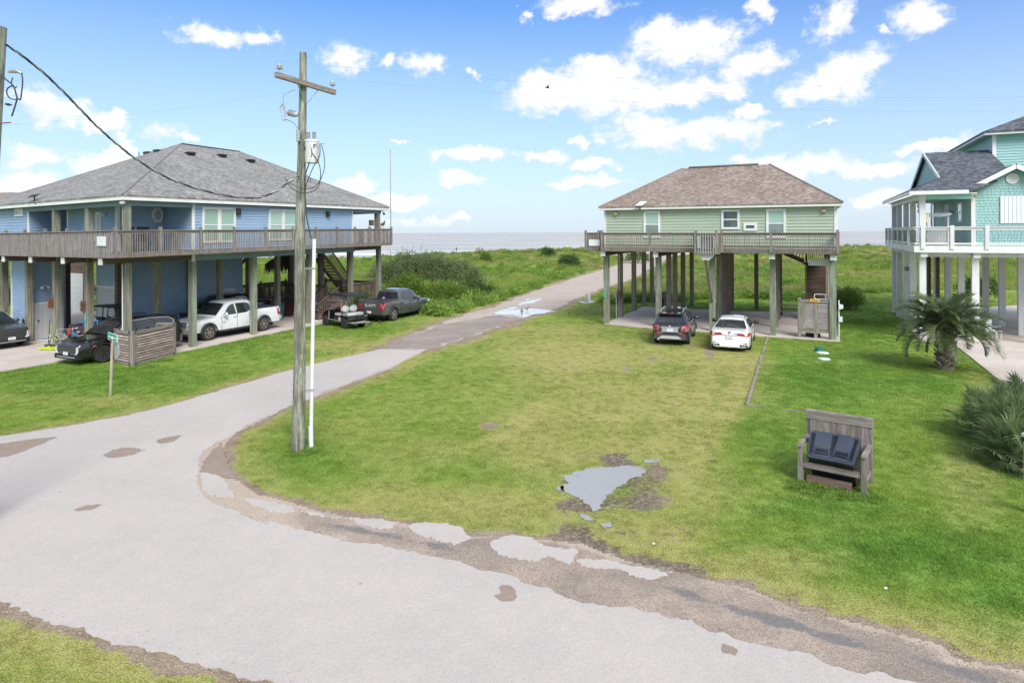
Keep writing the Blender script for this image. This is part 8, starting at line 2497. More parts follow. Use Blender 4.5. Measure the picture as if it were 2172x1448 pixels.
def bird_at(p, ang, label, k=1.0, group=None, water=False, mat=None):
 r = root('bird', p, ang, label, 'bird', group)
 m = MB()
 m.tube([(-0.16 * k, 0, 0.10 * k), (-0.08 * k, 0, 0.12 * k), (0.0, 0, 0.15 * k), (0.06 * k, 0, 0.19 * k), (0.085 * k, 0, 0.235 * k), (0.11 * k, 0, 0.25 * k), (0.15 * k, 0, 0.245 * k)], [0.012 * k, 0.03 * k, 0.05 * k, 0.042 * k, 0.028 * k, 0.03 * k, 0.005 * k], 8)
 m.build('body', mat or m_birddark, r, True)
 for sd in (1, -1):
  m = MB(); m.blob((-0.03 * k, sd * 0.042 * k, 0.15 * k), 0.09 * k, 0.012 * k, 0.035 * k, 8, 5); m.build('wing', mat or m_birddark, r, True)
  m = MB(); m.tube([(0, sd * 0.018 * k, 0), (0, sd * 0.02 * k, 0.12 * k)], 0.006 * k, 4); m.build('leg', m_darkmetal, r)
m_birddark = M('dark_plumage', (0.035, 0.036, 0.04), 0.6, (0.06, 0.06, 0.062), 10.0, (1, 1, 1), 0.5, 0.0)
m_birdgrey = M('grey_plumage', (0.16, 0.14, 0.125), 0.7, (0.25, 0.23, 0.21), 10.0, (1, 1, 1), 0.5, 0.0)
blue_things()
for k, (px, py, a, kk, mt) in enumerate(((786, 692, 0.4, 1.15, m_birddark), (806, 687, 2.6, 0.9, m_birddark))):
 bird_at(G(px, py), a, ('black bird in the grass between golf cart and grey pickup', 'black bird feeding beneath the grey pickup tail')[k], kk, 'birds in the grass', mat=mt)
for k, (px, py, a, kk) in enumerate(((1107, 668.5, 1.5, 1.9), (1119, 659.5, 0.2, 1.4))):
 bird_at(G(px, py), a, ('grey bird standing upright at the near rim of the track water', 'grey bird wading in the middle of the track water')[k], kk, 'birds in the track water', mat=m_birdgrey)
# bird in flight
p = P(1161, 187, 40)
r = root('flying_bird', p, 0.3, 'small dark bird flying before the big cloud', 'bird')
m = MB(); m.tube([(-0.14, 0, 0), (-0.05, 0, 0.02), (0.08, 0, 0.03), (0.14, 0, 0.03)], [0.01, 0.05, 0.05, 0.01], 8); m.build('body', m_birddark, r, True)
for sd in (1, -1):
 m = MB(); m.add([(0.07, sd * 0.03, 0.03), (-0.07, sd * 0.03, 0.02), (-0.06, sd * 0.24, 0.12), (0.0, sd * 0.27, 0.12), (0.07, sd * 0.03, 0.045), (-0.07, sd * 0.03, 0.035), (-0.06, sd * 0.24, 0.13), (0.0, sd * 0.27, 0.13)], [(0, 1, 2, 3), (7, 6, 5, 4), (0, 4, 5, 1), (1, 5, 6, 2), (2, 6, 7, 3), (3, 7, 4, 0)]); m.build('wing', m_birddark, r)

# ------------------------------------------------------------------ round the aqua house
def teal_things():
 H = TH
 z = H.z_at(569.5, 0, 3.2)
 px_post = 1915
 t = 6.0
 p = H.w(0.0, t)
 u = H.A
 z = H.z_at(569.5, 0, t)
 r = root('alarm_sign', H.w(0.02, t - 0.165, z), H.heading_s(), 'small blue octagonal alarm sign on a white stilt of the aqua house', 'sign')
 m = MB(); m.prism([(0.14 * math.cos(PI / 8 + k * PI / 4), 0.14 * math.sin(PI / 8 + k * PI / 4)) for k in range(8)], -0.008, 0.008, axis='y'); m.build('plate', M('blue_sign', (0.05, 0.10, 0.26), 0.4), r)
 text_obj('lettering', 'ADT', 0.12, m_signwhite, r, (0, -0.012, 0.0), (PI / 2, 0, 0), 0.002)
 # fish-cleaning table on the porch
 a = H.w(0.75, 1.4, 4.86)
 r = root('porch_bar_table', a, H.heading_s(), 'pale counter on white legs with a grey motor behind the aqua house rail', 'table')
 m = MB(); m.prism([(-0.55, 1.72), (0.75, 1.72), (0.7, 1.6), (0.3, 1.52), (-0.3, 1.54), (-0.5, 1.62)], -0.2, 0.2, axis='y'); m.build('counter', m_signwhite, r)
 for x in (-0.5, 0.62):
  m = MB(); m.box(x - 0.04, x + 0.04, -0.05, 0.05, 0, 1.55); m.build('leg', m_whitepost, r)
 m = MB(); m.blob((-0.65, 0, 2.12), 0.15, 0.14, 0.17, 10, 7); m.blob((-0.66, 0, 1.85), 0.12, 0.11, 0.13, 10, 7); m.build('motor', m_grey, r, True)
 m = MB(); m.tube([(0.7, 0, 1.72), (0.78, 0, 1.82), (0.88, 0, 1.74)], 0.035, 6); m.build('tap', m_black, r)
 m = MB(); m.box(-0.42, 0.5, -0.28, 0.28, 0.1, 0.9); m.build('storage_chest', m_silver, r)
 r = root('pale_lantern', H.w(0.22, 0.1, 4.86), H.heading_s(), 'cream lantern hanging beside the corner porch column of the aqua house', 'lantern')
 m = MB(); m.box(-0.09, 0.09, -0.08, 0.08, 1.25, 1.65); m.build('shade', M('cream_lantern', (0.66, 0.60, 0.42), 0.5), r)
 m = MB(); m.tube([(-0.02, 0, 0.0), (-0.05, 0, 0.5), (0.02, 0, 0.9), (-0.02, 0, 1.25)], 0.02, 6); m.build('chain', m_darkmetal, r)
 # things stored under the house, seen through the palm
 g = G(2000, 694, 0.05)
 r = root('small_boat', Vector((24.5, 37.0, 0.05)), math.radians(66), 'small white boat with a blue stripe stored under the aqua house', 'boat')
 m = MB(); m.tube([(-2.0, 0, 0.62), (-1.9, 0, 0.6), (-0.5, 0, 0.6), (0.8, 0, 0.64), (1.6, 0, 0.74), (2.1, 0, 0.9)], [0.3, 0.62, 0.68, 0.6, 0.38, 0.04], 12); m.build('hull', m_signwhite, r, True)
 m = MB(); m.box(-0.9, 0.1, -0.3, 0.3, 1.2, 1.55); m.build('console', m_signwhite, r)
 m = MB(); m.box(-0.7, -0.1, -0.32, 0.32, 1.551, 1.66); m.build('console_top', m_cyan, r)
 m = MB(); m.box(-1.4, 1.0, -0.55, 0.55, 0.24, 0.3); m.build('trailer_frame', m_galv, r)
 for x in (-0.7, -0.1):
  for sd in (1, -1):
   m = MB(); m.lathe([(0.24, -0.09), (0.24, 0.09)], 16, (x, sd * 0.72, 0.24), 'y'); m.build('wheel', m_tyre, r)
 for k, (sx, tx, lab) in enumerate(((1.3, 0.6, 'white plastic chair behind the palm trunk'), (3.3, 1.2, 'white plastic chair right of the palm under the aqua house'))):
  p = H.w(sx, tx)
  r = root('plastic_chair', Vector((p.x, p.y, 0.05)), 0.7 * k - 0.2, lab, 'chair', 'white plastic chairs')
  m = MB(); m.box(-0.25, 0.25, -0.24, 0.24, 0.40, 0.44); m.build('seat', m_signwhite, r)
  m = MB(); m.box(-0.26, 0.26, 0.23, 0.27, 0.445, 0.95); m.build('backrest', m_signwhite, r)
  for x in (-0.23, 0.23):
   for y in (-0.21, 0.21):
    m = MB(); m.box(x - 0.025, x + 0.025, y - 0.025, y + 0.025, 0, 0.4); m.build('leg', m_signwhite, r)
   m = MB(); m.box(x - 0.03, x + 0.03, -0.2, 0.23, 0.62, 0.65); m.build('armrest', m_signwhite, r)
 # hose along the drive edge
 pts = [G(*p, 0.03) for p in ((2085, 776), (2110, 793), (2140, 812), (2165, 836), (2180, 842))]
 m = MB(); m.tube(pts, 0.025, 5); tag(m.build('drive_hose', m_darkmetal, None, True), 'dark hose along the edge of the aqua house drive', 'hose')
teal_things()
# fence post at the right picture edge
g = G(2179, 1086)
r = root('fence_post', g, 0, 'pale grey fence post with a bracket at the right edge', 'post')
zt1 = P(2179, 927, g.y).z
m = MB(); m.box(-0.035, 0.06, -0.05, 0.05, 0, zt1); m.build('shaft', M('pale_post', (0.42, 0.39, 0.36), 0.85, (0.33, 0.3, 0.28), 3.0, WV, 0.5, 0.0), r)
m = MB(); m.box(-0.055, 0.09, -0.075, 0.075, zt1, zt1 + 0.07); m.build('cap', m_pvc, r)
m = MB(); m.box(-0.05, 0.08, -0.07, 0.07, zt1 - 0.09, zt1 - 0.005); m.build('bracket', m_darkmetal, r)

# ------------------------------------------------------------------ people far off at the water's edge
def person(loc, ang, label, shirt, shorts, h=1.7, stride=0.12):
 r = root('person', loc, ang, label, 'person', 'people at the water')
 k = h / 1.75
 # one continuous skinned figure: torso, neck, legs, arms
 V = [(0, 0, .95), (0, 0, 1.2), (0, 0, 1.42), (0, 0, 1.52), (0.02, 0, 1.64), (0, .1, .9), (stride, .11, .5), (stride * 0.7, .11, .05), (stride * .7 + .16, .12, .03), (0, -.1, .9), (-stride * .4, -.11, .5), (-stride * 1.6, -.11, .06), (-stride * 1.6 + .15, -.12, .03),
   (0, .19, 1.4), (-.04, .26, 1.12), (.06, .28, .88), (0, -.19, 1.4), (.05, -.26, 1.12), (.14, -.27, .9), (0.03, 0, 1.74)]
 E = [(0, 1), (1, 2), (2, 3), (3, 4), (0, 5), (5, 6), (6, 7), (7, 8), (0, 9), (9, 10), (10, 11), (11, 12), (2, 13), (13, 14), (14, 15), (2, 16), (16, 17), (17, 18), (4, 19)]
 RD = [.15, .14, .15, .055, .095, .1, .07, .045, .035, .1, .07, .045, .035, .06, .045, .035, .06, .045, .035, .07]
 me = bpy.data.meshes.new('figure')
 me.from_pydata([(x * k, y * k, z * k) for x, y, z in V], E, [])
 o = link_mesh('body', me, r)
 md = o.modifiers.new('skin', 'SKIN'); o.modifiers.new('sub', 'SUBSURF').levels = 1
 for i, sv in enumerate(me.skin_vertices[0].data):
  sv.radius = (RD[i] * k, RD[i] * k * 0.9); sv.use_root = (i == 0)
 me.materials.append(m_skin)
 m = MB(); m.tube([(0, 0, 0.93 * k), (0, 0, 1.15 * k), (0, 0, 1.42 * k), (0, 0, 1.49 * k)], [0.175 * k, 0.165 * k, 0.2 * k, 0.1 * k], 12); m.build('shirt', shirt, r, True)
 m = MB(); m.tube([(0, 0.09 * k, 0.98 * k), (stride * .9 * k, 0.11 * k, 0.5 * k)], [0.13 * k, 0.105 * k], 10); m.tube([(0, -0.09 * k, 0.98 * k), (-stride * .4 * k, -0.11 * k, 0.5 * k)], [0.13 * k, 0.105 * k], 10); m.build('shorts', shorts, r, True)
 m = MB(); m.blob((0.0, 0, 1.72 * k), 0.105 * k, 0.1 * k, 0.09 * k, 10, 6); m.build('hair', m_under, r, True)
m_skin = M('tan_skin', (0.42, 0.24, 0.17), 0.6, (0.36, 0.2, 0.14), 3.0)
m_cloth_dark = M('dark_cloth', (0.03, 0.035, 0.05), 0.8); m_cloth_red = M('dark_red_cloth', (0.22, 0.03, 0.05), 0.8); m_cloth_navy = M('navy_cloth', (0.06, 0.07, 0.13), 0.8)
for k, (px, py, lab, a, b, h) in enumerate(((968, 532, 'person in dark clothes walking alone along the waterline', m_cloth_dark, m_cloth_dark, 1.75),
           (1011.5, 532, 'person in a dark red top at the waterline', m_cloth_red, m_cloth_dark, 1.6),
           (1016.5, 532, 'person in navy clothes in the middle of the group at the waterline', m_cloth_navy, m_cloth_dark, 1.75),
           (1022.5, 532, 'person in pale shirt and dark shorts at the right of the waterline group', M('grey_cloth', (0.2, 0.2, 0.22), 0.8), m_cloth_dark, 1.8))):
 d = 214.0
 p = P(px, py, d); p.z = -0.88
 person(p, 1.0 + k, lab, a, b, h)

# ------------------------------------------------------------------ vegetation
def leaf_mat(name, lo, hi, dry_col, rough=0.7, trans=0.25, instancer=True):
 """leaf colours vary by instance ('tint' = dryness, lushness, random) and by a broad noise over the ground"""
 m = bpy.data.materials.new(name); m.use_nodes = True
 n = NT(m.node_tree); bs = n.n['Principled BSDF']
 geo = n.node('ShaderNodeNewGeometry')
 at = n.node('ShaderNodeAttribute', attribute_name='tint')
 if instancer: at.attribute_type = 'INSTANCER'
 sep = n.node('ShaderNodeSeparateXYZ'); n.link(at.outputs['Vector'], sep.inputs[0])
 rnd = geo.outputs['Random Per Island']
 f = n.noise(geo.outputs['Position'], 1.1, 3.0, 0.6)
 c = n.mix(n.ramp(n.math('ADD', n.math('MULTIPLY', rnd, 0.55), n.math('MULTIPLY', f, 0.45)), 0.2, 0.8), lo, hi)
 c = n.mix(sep.outputs[1], c, tuple(a * b for a, b in zip(lo, (0.78, 1.05, 0.95))))
 dc = n.mix(n.ramp(n.math('FRACT', n.math('MULTIPLY', sep.outputs[2], 7.0)), 0.35, 0.75), dry_col, tuple(a * b for a, b in zip(dry_col, (0.52, 0.46, 0.5))))
 c = n.mix(n.math('MULTIPLY', sep.outputs[0], 0.9), c, dc)
 c = n.mix(1.0, c, n.ramp(sep.outputs[2], 0, 1, 0.68, 1.25, smooth=False), 'MULTIPLY')
 n.link(c, bs.inputs['Base Color'])
 bs.inputs['Roughness'].default_value = rough
 bs.inputs['Specular IOR Level'].default_value = 0.25
 if trans > 0:
  tr = n.node('ShaderNodeBsdfTranslucent'); n.link(c, tr.inputs['Color'])
  mx = n.node('ShaderNodeMixShader'); mx.inputs[0].default_value = trans
  n.link(bs.outputs[0], mx.inputs[1]); n.link(tr.outputs[0], mx.inputs[2])
  n.link(mx.outputs[0], n.n['Material Output'].inputs['Surface'])
 return m
m_blade = leaf_mat('lawn_grass_blades', (0.20, 0.30, 0.046), (0.29, 0.41, 0.07), (0.45, 0.40, 0.145), 0.75, 0.45)
m_wildblade = leaf_mat('dune_grass_blades', (0.27, 0.36, 0.07), (0.40, 0.46, 0.11), (0.46, 0.39, 0.20), 0.75, 0.5)
m_leafy = leaf_mat('dune_leaves', (0.20, 0.325, 0.06), (0.335, 0.46, 0.09), (0.40, 0.33, 0.13), 0.6, 0.5)
m_shrubleaf = leaf_mat('willowy_shrub_leaves', (0.175, 0.245, 0.10), (0.32, 0.385, 0.17), (0.22, 0.2, 0.1), 0.6, 0.4, False)
m_vineleaf = leaf_mat('bright_vine_leaves', (0.15, 0.27, 0.04), (0.27, 0.39, 0.065), (0.3, 0.28, 0.06), 0.55, 0.4, False)
m_bushleaf = leaf_mat('dark_bush_leaves', (0.065, 0.145, 0.04), (0.13, 0.225, 0.06), (0.2, 0.17, 0.06), 0.55, 0.25, False)
m_palmleaf = leaf_mat('grey_green_palm_leaves', (0.145, 0.205, 0.095), (0.27, 0.335, 0.15), (0.33, 0.26, 0.13), 0.5, 0.4, False)
m_fanleaf = leaf_mat('fan_palm_leaves', (0.19, 0.275, 0.11), (0.34, 0.43, 0.20), (0.35, 0.27, 0.15), 0.5, 0.4, False)
m_stem = M('woody_stem', (0.12, 0.095, 0.07), 0.9, (0.08, 0.062, 0.045), 4.0, WV, 0.5, 0.0)
m_flower = M('yellow_petals', (0.75, 0.55, 0.03), 0.6, None, 4.0, (1, 1, 1), 0.3, 0.0)

def proto(mb, name, mat):
 """a plant shape that is only instanced (never linked into the scene itself)"""
 me = mb.mesh(name, mat)
 return bpy.data.objects.new(name, me)

def blade(mb, x, y, a, h, w, lean, seg=2):
 c, s = math.cos(a), math.sin(a)
 px, py = -s * w / 2, c * w / 2
 vs = []
 for i in range(seg + 1):
  t = i / seg
  o = lean * t * t * h
  z = h * t * (1 - 0.25 * lean * t)
  k = 1 - t * 0.85
  vs += [(x + c * o - px * k, y + s * o - py * k, z), (x + c * o + px * k, y + s * o + py * k, z)]
 mb.add(vs, [(2 * i, 2 * i + 1, 2 * i + 3, 2 * i + 2) for i in range(seg)])

def make_tuft(seed, n, rad, h0, h1, w, lean):
 rr = random.Random(seed); mb = MB()
 for i in range(n):
  r = rad * math.sqrt(rr.random()); t = rr.uniform(0, 2 * PI)
  blade(mb, r * math.cos(t), r * math.sin(t), rr.uniform(0, 2 * PI), rr.uniform(h0, h1), w * rr.uniform(0.7, 1.3), rr.uniform(0.2, lean))
 return mb

def make_leafy(seed, n, rad, h, leaf):
 """a low mound of broad leaves, uneven on top"""
 rr = random.Random(seed); mb = MB()
 lumps = [(rr.uniform(-0.5, 0.5) * rad, rr.uniform(-0.5, 0.5) * rad, rr.uniform(0.45, 0.75) * rad, rr.uniform(0.55, 1.0) * h) for _ in range(5)]
 for i in range(n):
  lx, ly, lr, lh = rr.choice(lumps)
  t = rr.uniform(0, 2 * PI); ph = math.acos(rr.uniform(0.0, 1.0)); k = rr.uniform(0.6, 1.1)
  x = lx + lr * k * math.sin(ph) * math.cos(t); y = ly + lr * k * math.sin(ph) * math.sin(t); z = lh * k * math.cos(ph)
  leaf_quad(mb, Vector((x, y, z)), rr, leaf * rr.uniform(0.6, 1.4), up=0.5)
 return mb

def leaf_quad(mb, p, rr, L, up=0.3, d=None, ratio=0.42):
 if d is None:
  d = Vector((rr.gauss(0, 1), rr.gauss(0, 1), rr.gauss(up, 0.7)))
 d = d.normalized()
 s = d.cross(Vector((rr.gauss(0, 1), rr.gauss(0, 1), rr.gauss(0, 1)))).normalized() * (L * ratio / 2)
 a = p; b = p + d * L * 0.5; c = p + d * L
 mb.add([tuple(a), tuple(b + s), tuple(c), tuple(b - s)], [(0, 1, 2, 3)])

def scatter(name, prot, pts, scl, tint, label, kind='stuff', tilt=0.15, seed=1):
 rr = np.random.RandomState(seed)
 n = len(pts)
 me = bpy.data.meshes.new(name)
 me.vertices.add(n); me.vertices.foreach_set('co', np.asarray(pts, np.float32).ravel())
 rot = np.stack([rr.uniform(-tilt, tilt, n), rr.uniform(-tilt, tilt, n), rr.uniform(0, 2 * PI, n)], -1).astype(np.float32)
 for nm, typ, key, arr in (('rot', 'FLOAT_VECTOR', 'vector', rot), ('tint', 'FLOAT_VECTOR', 'vector', np.asarray(tint, np.float32)), ('scl', 'FLOAT', 'value', np.asarray(scl, np.float32))):
  me.attributes.new(nm, typ, 'POINT').data.foreach_set(key, arr.ravel())
 o = link_mesh(name, me)
 tag(o, label, kind=kind)
 ng = bpy.data.node_groups.new(name + '_nodes', 'GeometryNodeTree')
 ng.interface.new_socket('Geometry', in_out='INPUT', socket_type='NodeSocketGeometry')
 ng.interface.new_socket('Geometry', in_out='OUTPUT', socket_type='NodeSocketGeometry')
 gi, go = ng.nodes.new('NodeGroupInput'), ng.nodes.new('NodeGroupOutput')
 ip = ng.nodes.new('GeometryNodeInstanceOnPoints')
 oi = ng.nodes.new('GeometryNodeObjectInfo'); oi.inputs['Object'].default_value = prot; oi.inputs['As Instance'].default_value = True
 ar = ng.nodes.new('GeometryNodeInputNamedAttribute'); ar.data_type = 'FLOAT_VECTOR'; ar.inputs['Name'].default_value = 'rot'
 asc = ng.nodes.new('GeometryNodeInputNamedAttribute'); asc.data_type = 'FLOAT'; asc.inputs['Name'].default_value = 'scl'
 er = ng.nodes.new('FunctionNodeEulerToRotation')
 L = ng.links.new
 L(gi.outputs[0], ip.inputs['Points']); L(oi.outputs['Geometry'], ip.inputs['Instance'])
 L(ar.outputs[0], er.inputs[0]); L(er.outputs[0], ip.inputs['Rotation']); L(asc.outputs[0], ip.inputs['Scale'])
 L(ip.outputs[0], go.inputs[0])
 md = o.modifiers.new('scatter', 'NODES'); md.node_group = ng
 return o

m_pebble = M('pale_pebbles', (0.40, 0.34, 0.29), 0.9, (0.30, 0.26, 0.23), 9.0, (1, 1, 1), 0.5, 0.3)
SLAB_POLYS = [[G(*p) for p in s] for s in SLABS.values()]
def in_view(x, y, m=60):
 px = CX + x / y * F_PX; py = CY + CAM_H / y * F_PX
 return (px > -m) & (px < 2172 + m) & (py < 1448 + 90)

def lawn_points(seed, bands):
 rr = np.random.RandomState(seed); out = []
 for (y0, y1, dens) in bands:
  x0, x1 = -0.86 * y1, 0.86 * y1
  n = int((x1 - x0) * (y1 - y0) * dens)
  x = rr.uniform(x0, x1, n); y = rr.uniform(y0, y1, n)
  k = in_view(x, y); x, y = x[k], y[k]
  dry, lush, soil, wild, sand = fields(x, y)
  keep = ~inside(x, y, base_poly) | (inside(x, y, base_poly) & (rr.rand(len(x)) < 0.0))
  keep &= ~inside(x, y, road_poly) & ~inside(x, y, track_poly)
  for sp in SLAB_POLYS: keep &= ~inside(x, y, sp)
  pud = inside(x, y, [G(*p) for p in PUDDLE])
  keep &= ~(pud & (rr.rand(len(x)) < 0.93))
  n3 = fbm(x, y, 0.5, 3)
  keep &= rr.rand(len(x)) > np.clip((soil - 0.22 + (n3 - 0.5) * 1.1) * 2.2, 0, 0.985)
  keep &= wild < 0.6
  out.append(np.stack([x, y, dry, lush, soil], -1)[keep])
 return np.concatenate(out)
for k in range(3):
 p = lawn_points(100 + k, [(7.5, 13, 44), (13, 19, 34), (19, 27, 20), (27, 40, 10), (40, 58, 4.5)])
 rr = np.random.RandomState(k)
 pts = np.stack([p[:, 0], p[:, 1], terrain(p[:, 0], p[:, 1]) - 0.004], -1)
 scl = rr.uniform(0.7, 1.25, len(p)) * (1 - 0.35 * p[:, 2]) * (1 + 0.5 * p[:, 3]) * np.interp(p[:, 1], [10, 40], [0.95, 1.5])
 tint = np.stack([np.clip(p[:, 2] * 1.0 + p[:, 4] * 0.8 + rr.uniform(-0.35, 0.2, len(p)), 0, 1), np.clip(p[:, 3] + rr.uniform(-0.3, 0.3, len(p)), 0, 1), rr.rand(len(p))], -1)
 pr = proto(make_tuft(k + 1, 26, 0.13, 0.018, 0.052, 0.0075, 1.4), 'grass_tuft', m_blade)
 scatter('lawn_grass', pr, pts, scl, tint, 'short mown grass over the lawns', seed=k)

# loose gravel along the broken road edge
rr = np.random.RandomState(55); gp = []
ge = [G(*p) for p in GRASS_EDGE[:34]]; rl = [G(*p) for p in ROAD_LOW[6:33]]
for ln, wd, n in ((ge, 0.16, 700), (rl, 0.12, 700), ([G(*p) for p in ROAD_BOT[3:]], 0.15, 400)):
 for _ in range(n):
  i = rr.randint(len(ln) - 1); q = ln[i].lerp(ln[i + 1], rr.rand()); gp.append((q.x + rr.normal(0, wd), q.y + rr.normal(0, wd), 0.012))
gp = np.array(gp)
pm = MB(); pm.blob((0, 0, 0.3), 1, 0.8, 0.6, 6, 4)
scatter('loose_gravel', proto(pm, 'pebble', m_pebble), gp, rr.uniform(0.004, 0.011, len(gp)) * rr.uniform(0.6, 1.6, len(gp)), np.zeros((len(gp), 3)), 'loose pale gravel along the broken road edge', tilt=0.5, seed=3)

# weeds with small leaves round posts and the bin stand
def ring_points(cs, r0, n, seed):
 rr = np.random.RandomState(seed); out = []
 for (c, rad) in cs:
  for _ in range(n):
   a = rr.uniform(0, 2 * PI); r = rad * math.sqrt(rr.rand())
   out.append((c.x + r * math.cos(a), c.y + r * math.sin(a), 0.0))
 return np.array(out)
cs = [(G(640, 958), 0.42), (G(1700, 1030), 0.35), (G(1760, 1045), 0.45), (G(1830, 1052), 0.4), (G(1720, 1040), 0.3), (G(300, 780), 0.5), (G(345, 765), 0.4)]
p = ring_points(cs, 0, 70, 5)
rr = np.random.RandomState(9)
scatter('ground_ivy', proto(make_leafy(3, 40, 0.16, 0.06, 0.05), 'ivy_leaves', m_leafy), p, rr.uniform(0.5, 1.1, len(p)), np.stack([rr.rand(len(p)) * 0.1, rr.rand(len(p)) * 0.5, rr.rand(len(p))], -1), 'low leafy weeds round the posts', seed=4)

# dunes: leafy ground cover, tall grass and dark scrub
def dune_points(seed, bands, wmin=0.35):
 rr = np.random.RandomState(seed); out = []
 for (y0, y1, dens) in bands:
  x0, x1 = -0.92 * y1, 0.92 * y1
  n = int((x1 - x0) * (y1 - y0) * dens)
  x = rr.uniform(x0, x1, n); y = rr.uniform(y0, y1, n)
  dry, lush, soil, wild, sand = fields(x, y)
  px = CX + x / y * F_PX
  td = seg_dist(x, y, track_poly, True)
  keep = (px > -40) & (px < 2210) & (wild > wmin) & ~inside(x, y, track_poly) & (td > 0.5)
  for sp in SLAB_POLYS: keep &= ~inside(x, y, sp)
  out.append(np.stack([x, y], -1)[keep])
 p = np.concatenate(out)
 return p, np.random.RandomState(seed + 1)
def dune_layer(name, pr, bands, s0, s1, seed, label, thr=None, dryk=0.6, wmin=0.35, sink=0.05):
 p, rr = dune_points(seed, bands, wmin)
 x, y = p[:, 0], p[:, 1]
 f = fbm(x + 300 + seed * 13, y, 11, 4)
 if thr is not None:
  k = f > thr; x, y, f = x[k], y[k], f[k]
 band = fbm(x * 0.35 + 90, y + 40, 9, 4)
 d = np.clip((band - 0.42) * 3.2 * dryk + rr.uniform(-0.15, 0.2, len(x)), 0, 1)
 td = seg_dist(x, y, track_poly, True)
 s = rr.uniform(s0, s1, len(x)) * (0.5 + 0.5 * sstep(0.3, 4.0, td)) * (0.75 + 0.5 * f)
 z = terrain(x, y) - sink
 scatter(name, pr, np.stack([x, y, z], -1), s, np.stack([d, np.clip((fbm(x - 50, y + 9, 6, 3) - 0.5) * 2.4, 0, 0.8), rr.rand(len(x))], -1), label, seed=seed)
dune_layer('dune_grass', proto(make_tuft(21, 46, 0.42, 0.22, 0.62, 0.022, 1.0), 'dune_tuft', m_wildblade), [(45, 75, 1.9), (75, 110, 1.1), (110, 152, 0.55)], 0.6, 1.3, 31, 'tall rough grass of the dunes', dryk=1.2)
dune_layer('dune_grass', proto(make_tuft(22, 40, 0.40, 0.3, 0.8, 0.02, 0.8), 'dune_tuft', m_wildblade), [(45, 75, 0.9), (75, 110, 0.6), (110, 152, 0.3)], 0.6, 1.25, 33, 'tall rough grass of the dunes', dryk=1.6)
dune_layer('dune_ground_cover', proto(make_leafy(23, 150, 0.62, 0.34, 0.15), 'cover_clump', m_leafy), [(45, 75, 0.75), (75, 110, 0.6), (110, 152, 0.45)], 0.6, 1.5, 35, 'leafy green ground cover over the dunes', thr=0.46, dryk=0.25)
dune_layer('dune_ground_cover', proto(make_leafy(24, 170, 0.7, 0.6, 0.17), 'cover_clump', m_leafy), [(48, 80, 0.16), (80, 120, 0.16), (120, 152, 0.22)], 0.7, 1.7, 37, 'darker leafy mounds over the dunes', thr=0.54, dryk=0.2)

# lush fringe of weeds where the mown lawn ends
def fringe():
 rr = np.random.RandomState(77); pts = []
 lines = [([(1290, 646), (1360, 640), (1420, 640), (1530, 634), (1600, 634), (1660, 636), (1712, 640), (1770, 644)], 1.5, 260, 1.0), ([(1785, 650), (1800, 646), (1822, 644)], 1.4, 70, 1.3), ([(1838, 622), (1880, 620), (1940, 616), (2000, 640), (2060, 640)], 1.0, 110, 0.7),
    ([(925, 668), (960, 664), (1000, 650), (1040, 642), (1090, 625), (1140, 608), (1200, 585)], 1.6, 260, 1.0), ([(880, 664), (905, 668), (930, 672)], 1.0, 60, 1.1)]
 for ln, wd, n, sc in lines:
  g = [G(*p) for p in ln]
  for _ in range(n):
   i = rr.randint(len(g) - 1); t = rr.rand(); q = g[i].lerp(g[i + 1], t)
   pts.append((q.x + rr.normal(0, 0.4), q.y + abs(rr.normal(0, wd)), -0.05, sc))
 p = np.array(pts)
 p[:, 2] = terrain(p[:, 0], p[:, 1]) - 0.05
 s = rr.uniform(0.6, 1.25, len(p)) * p[:, 3]
 scatter('weed_fringe', proto(make_leafy(25, 190, 0.55, 0.75, 0.15), 'weed_clump', m_leafy), p[:, :3], s, np.stack([rr.rand(len(p)) * 0.15, rr.rand(len(p)) * 0.6, rr.rand(len(p))], -1), 'lush leafy weeds along the end of the mown lawn', seed=78)
fringe()

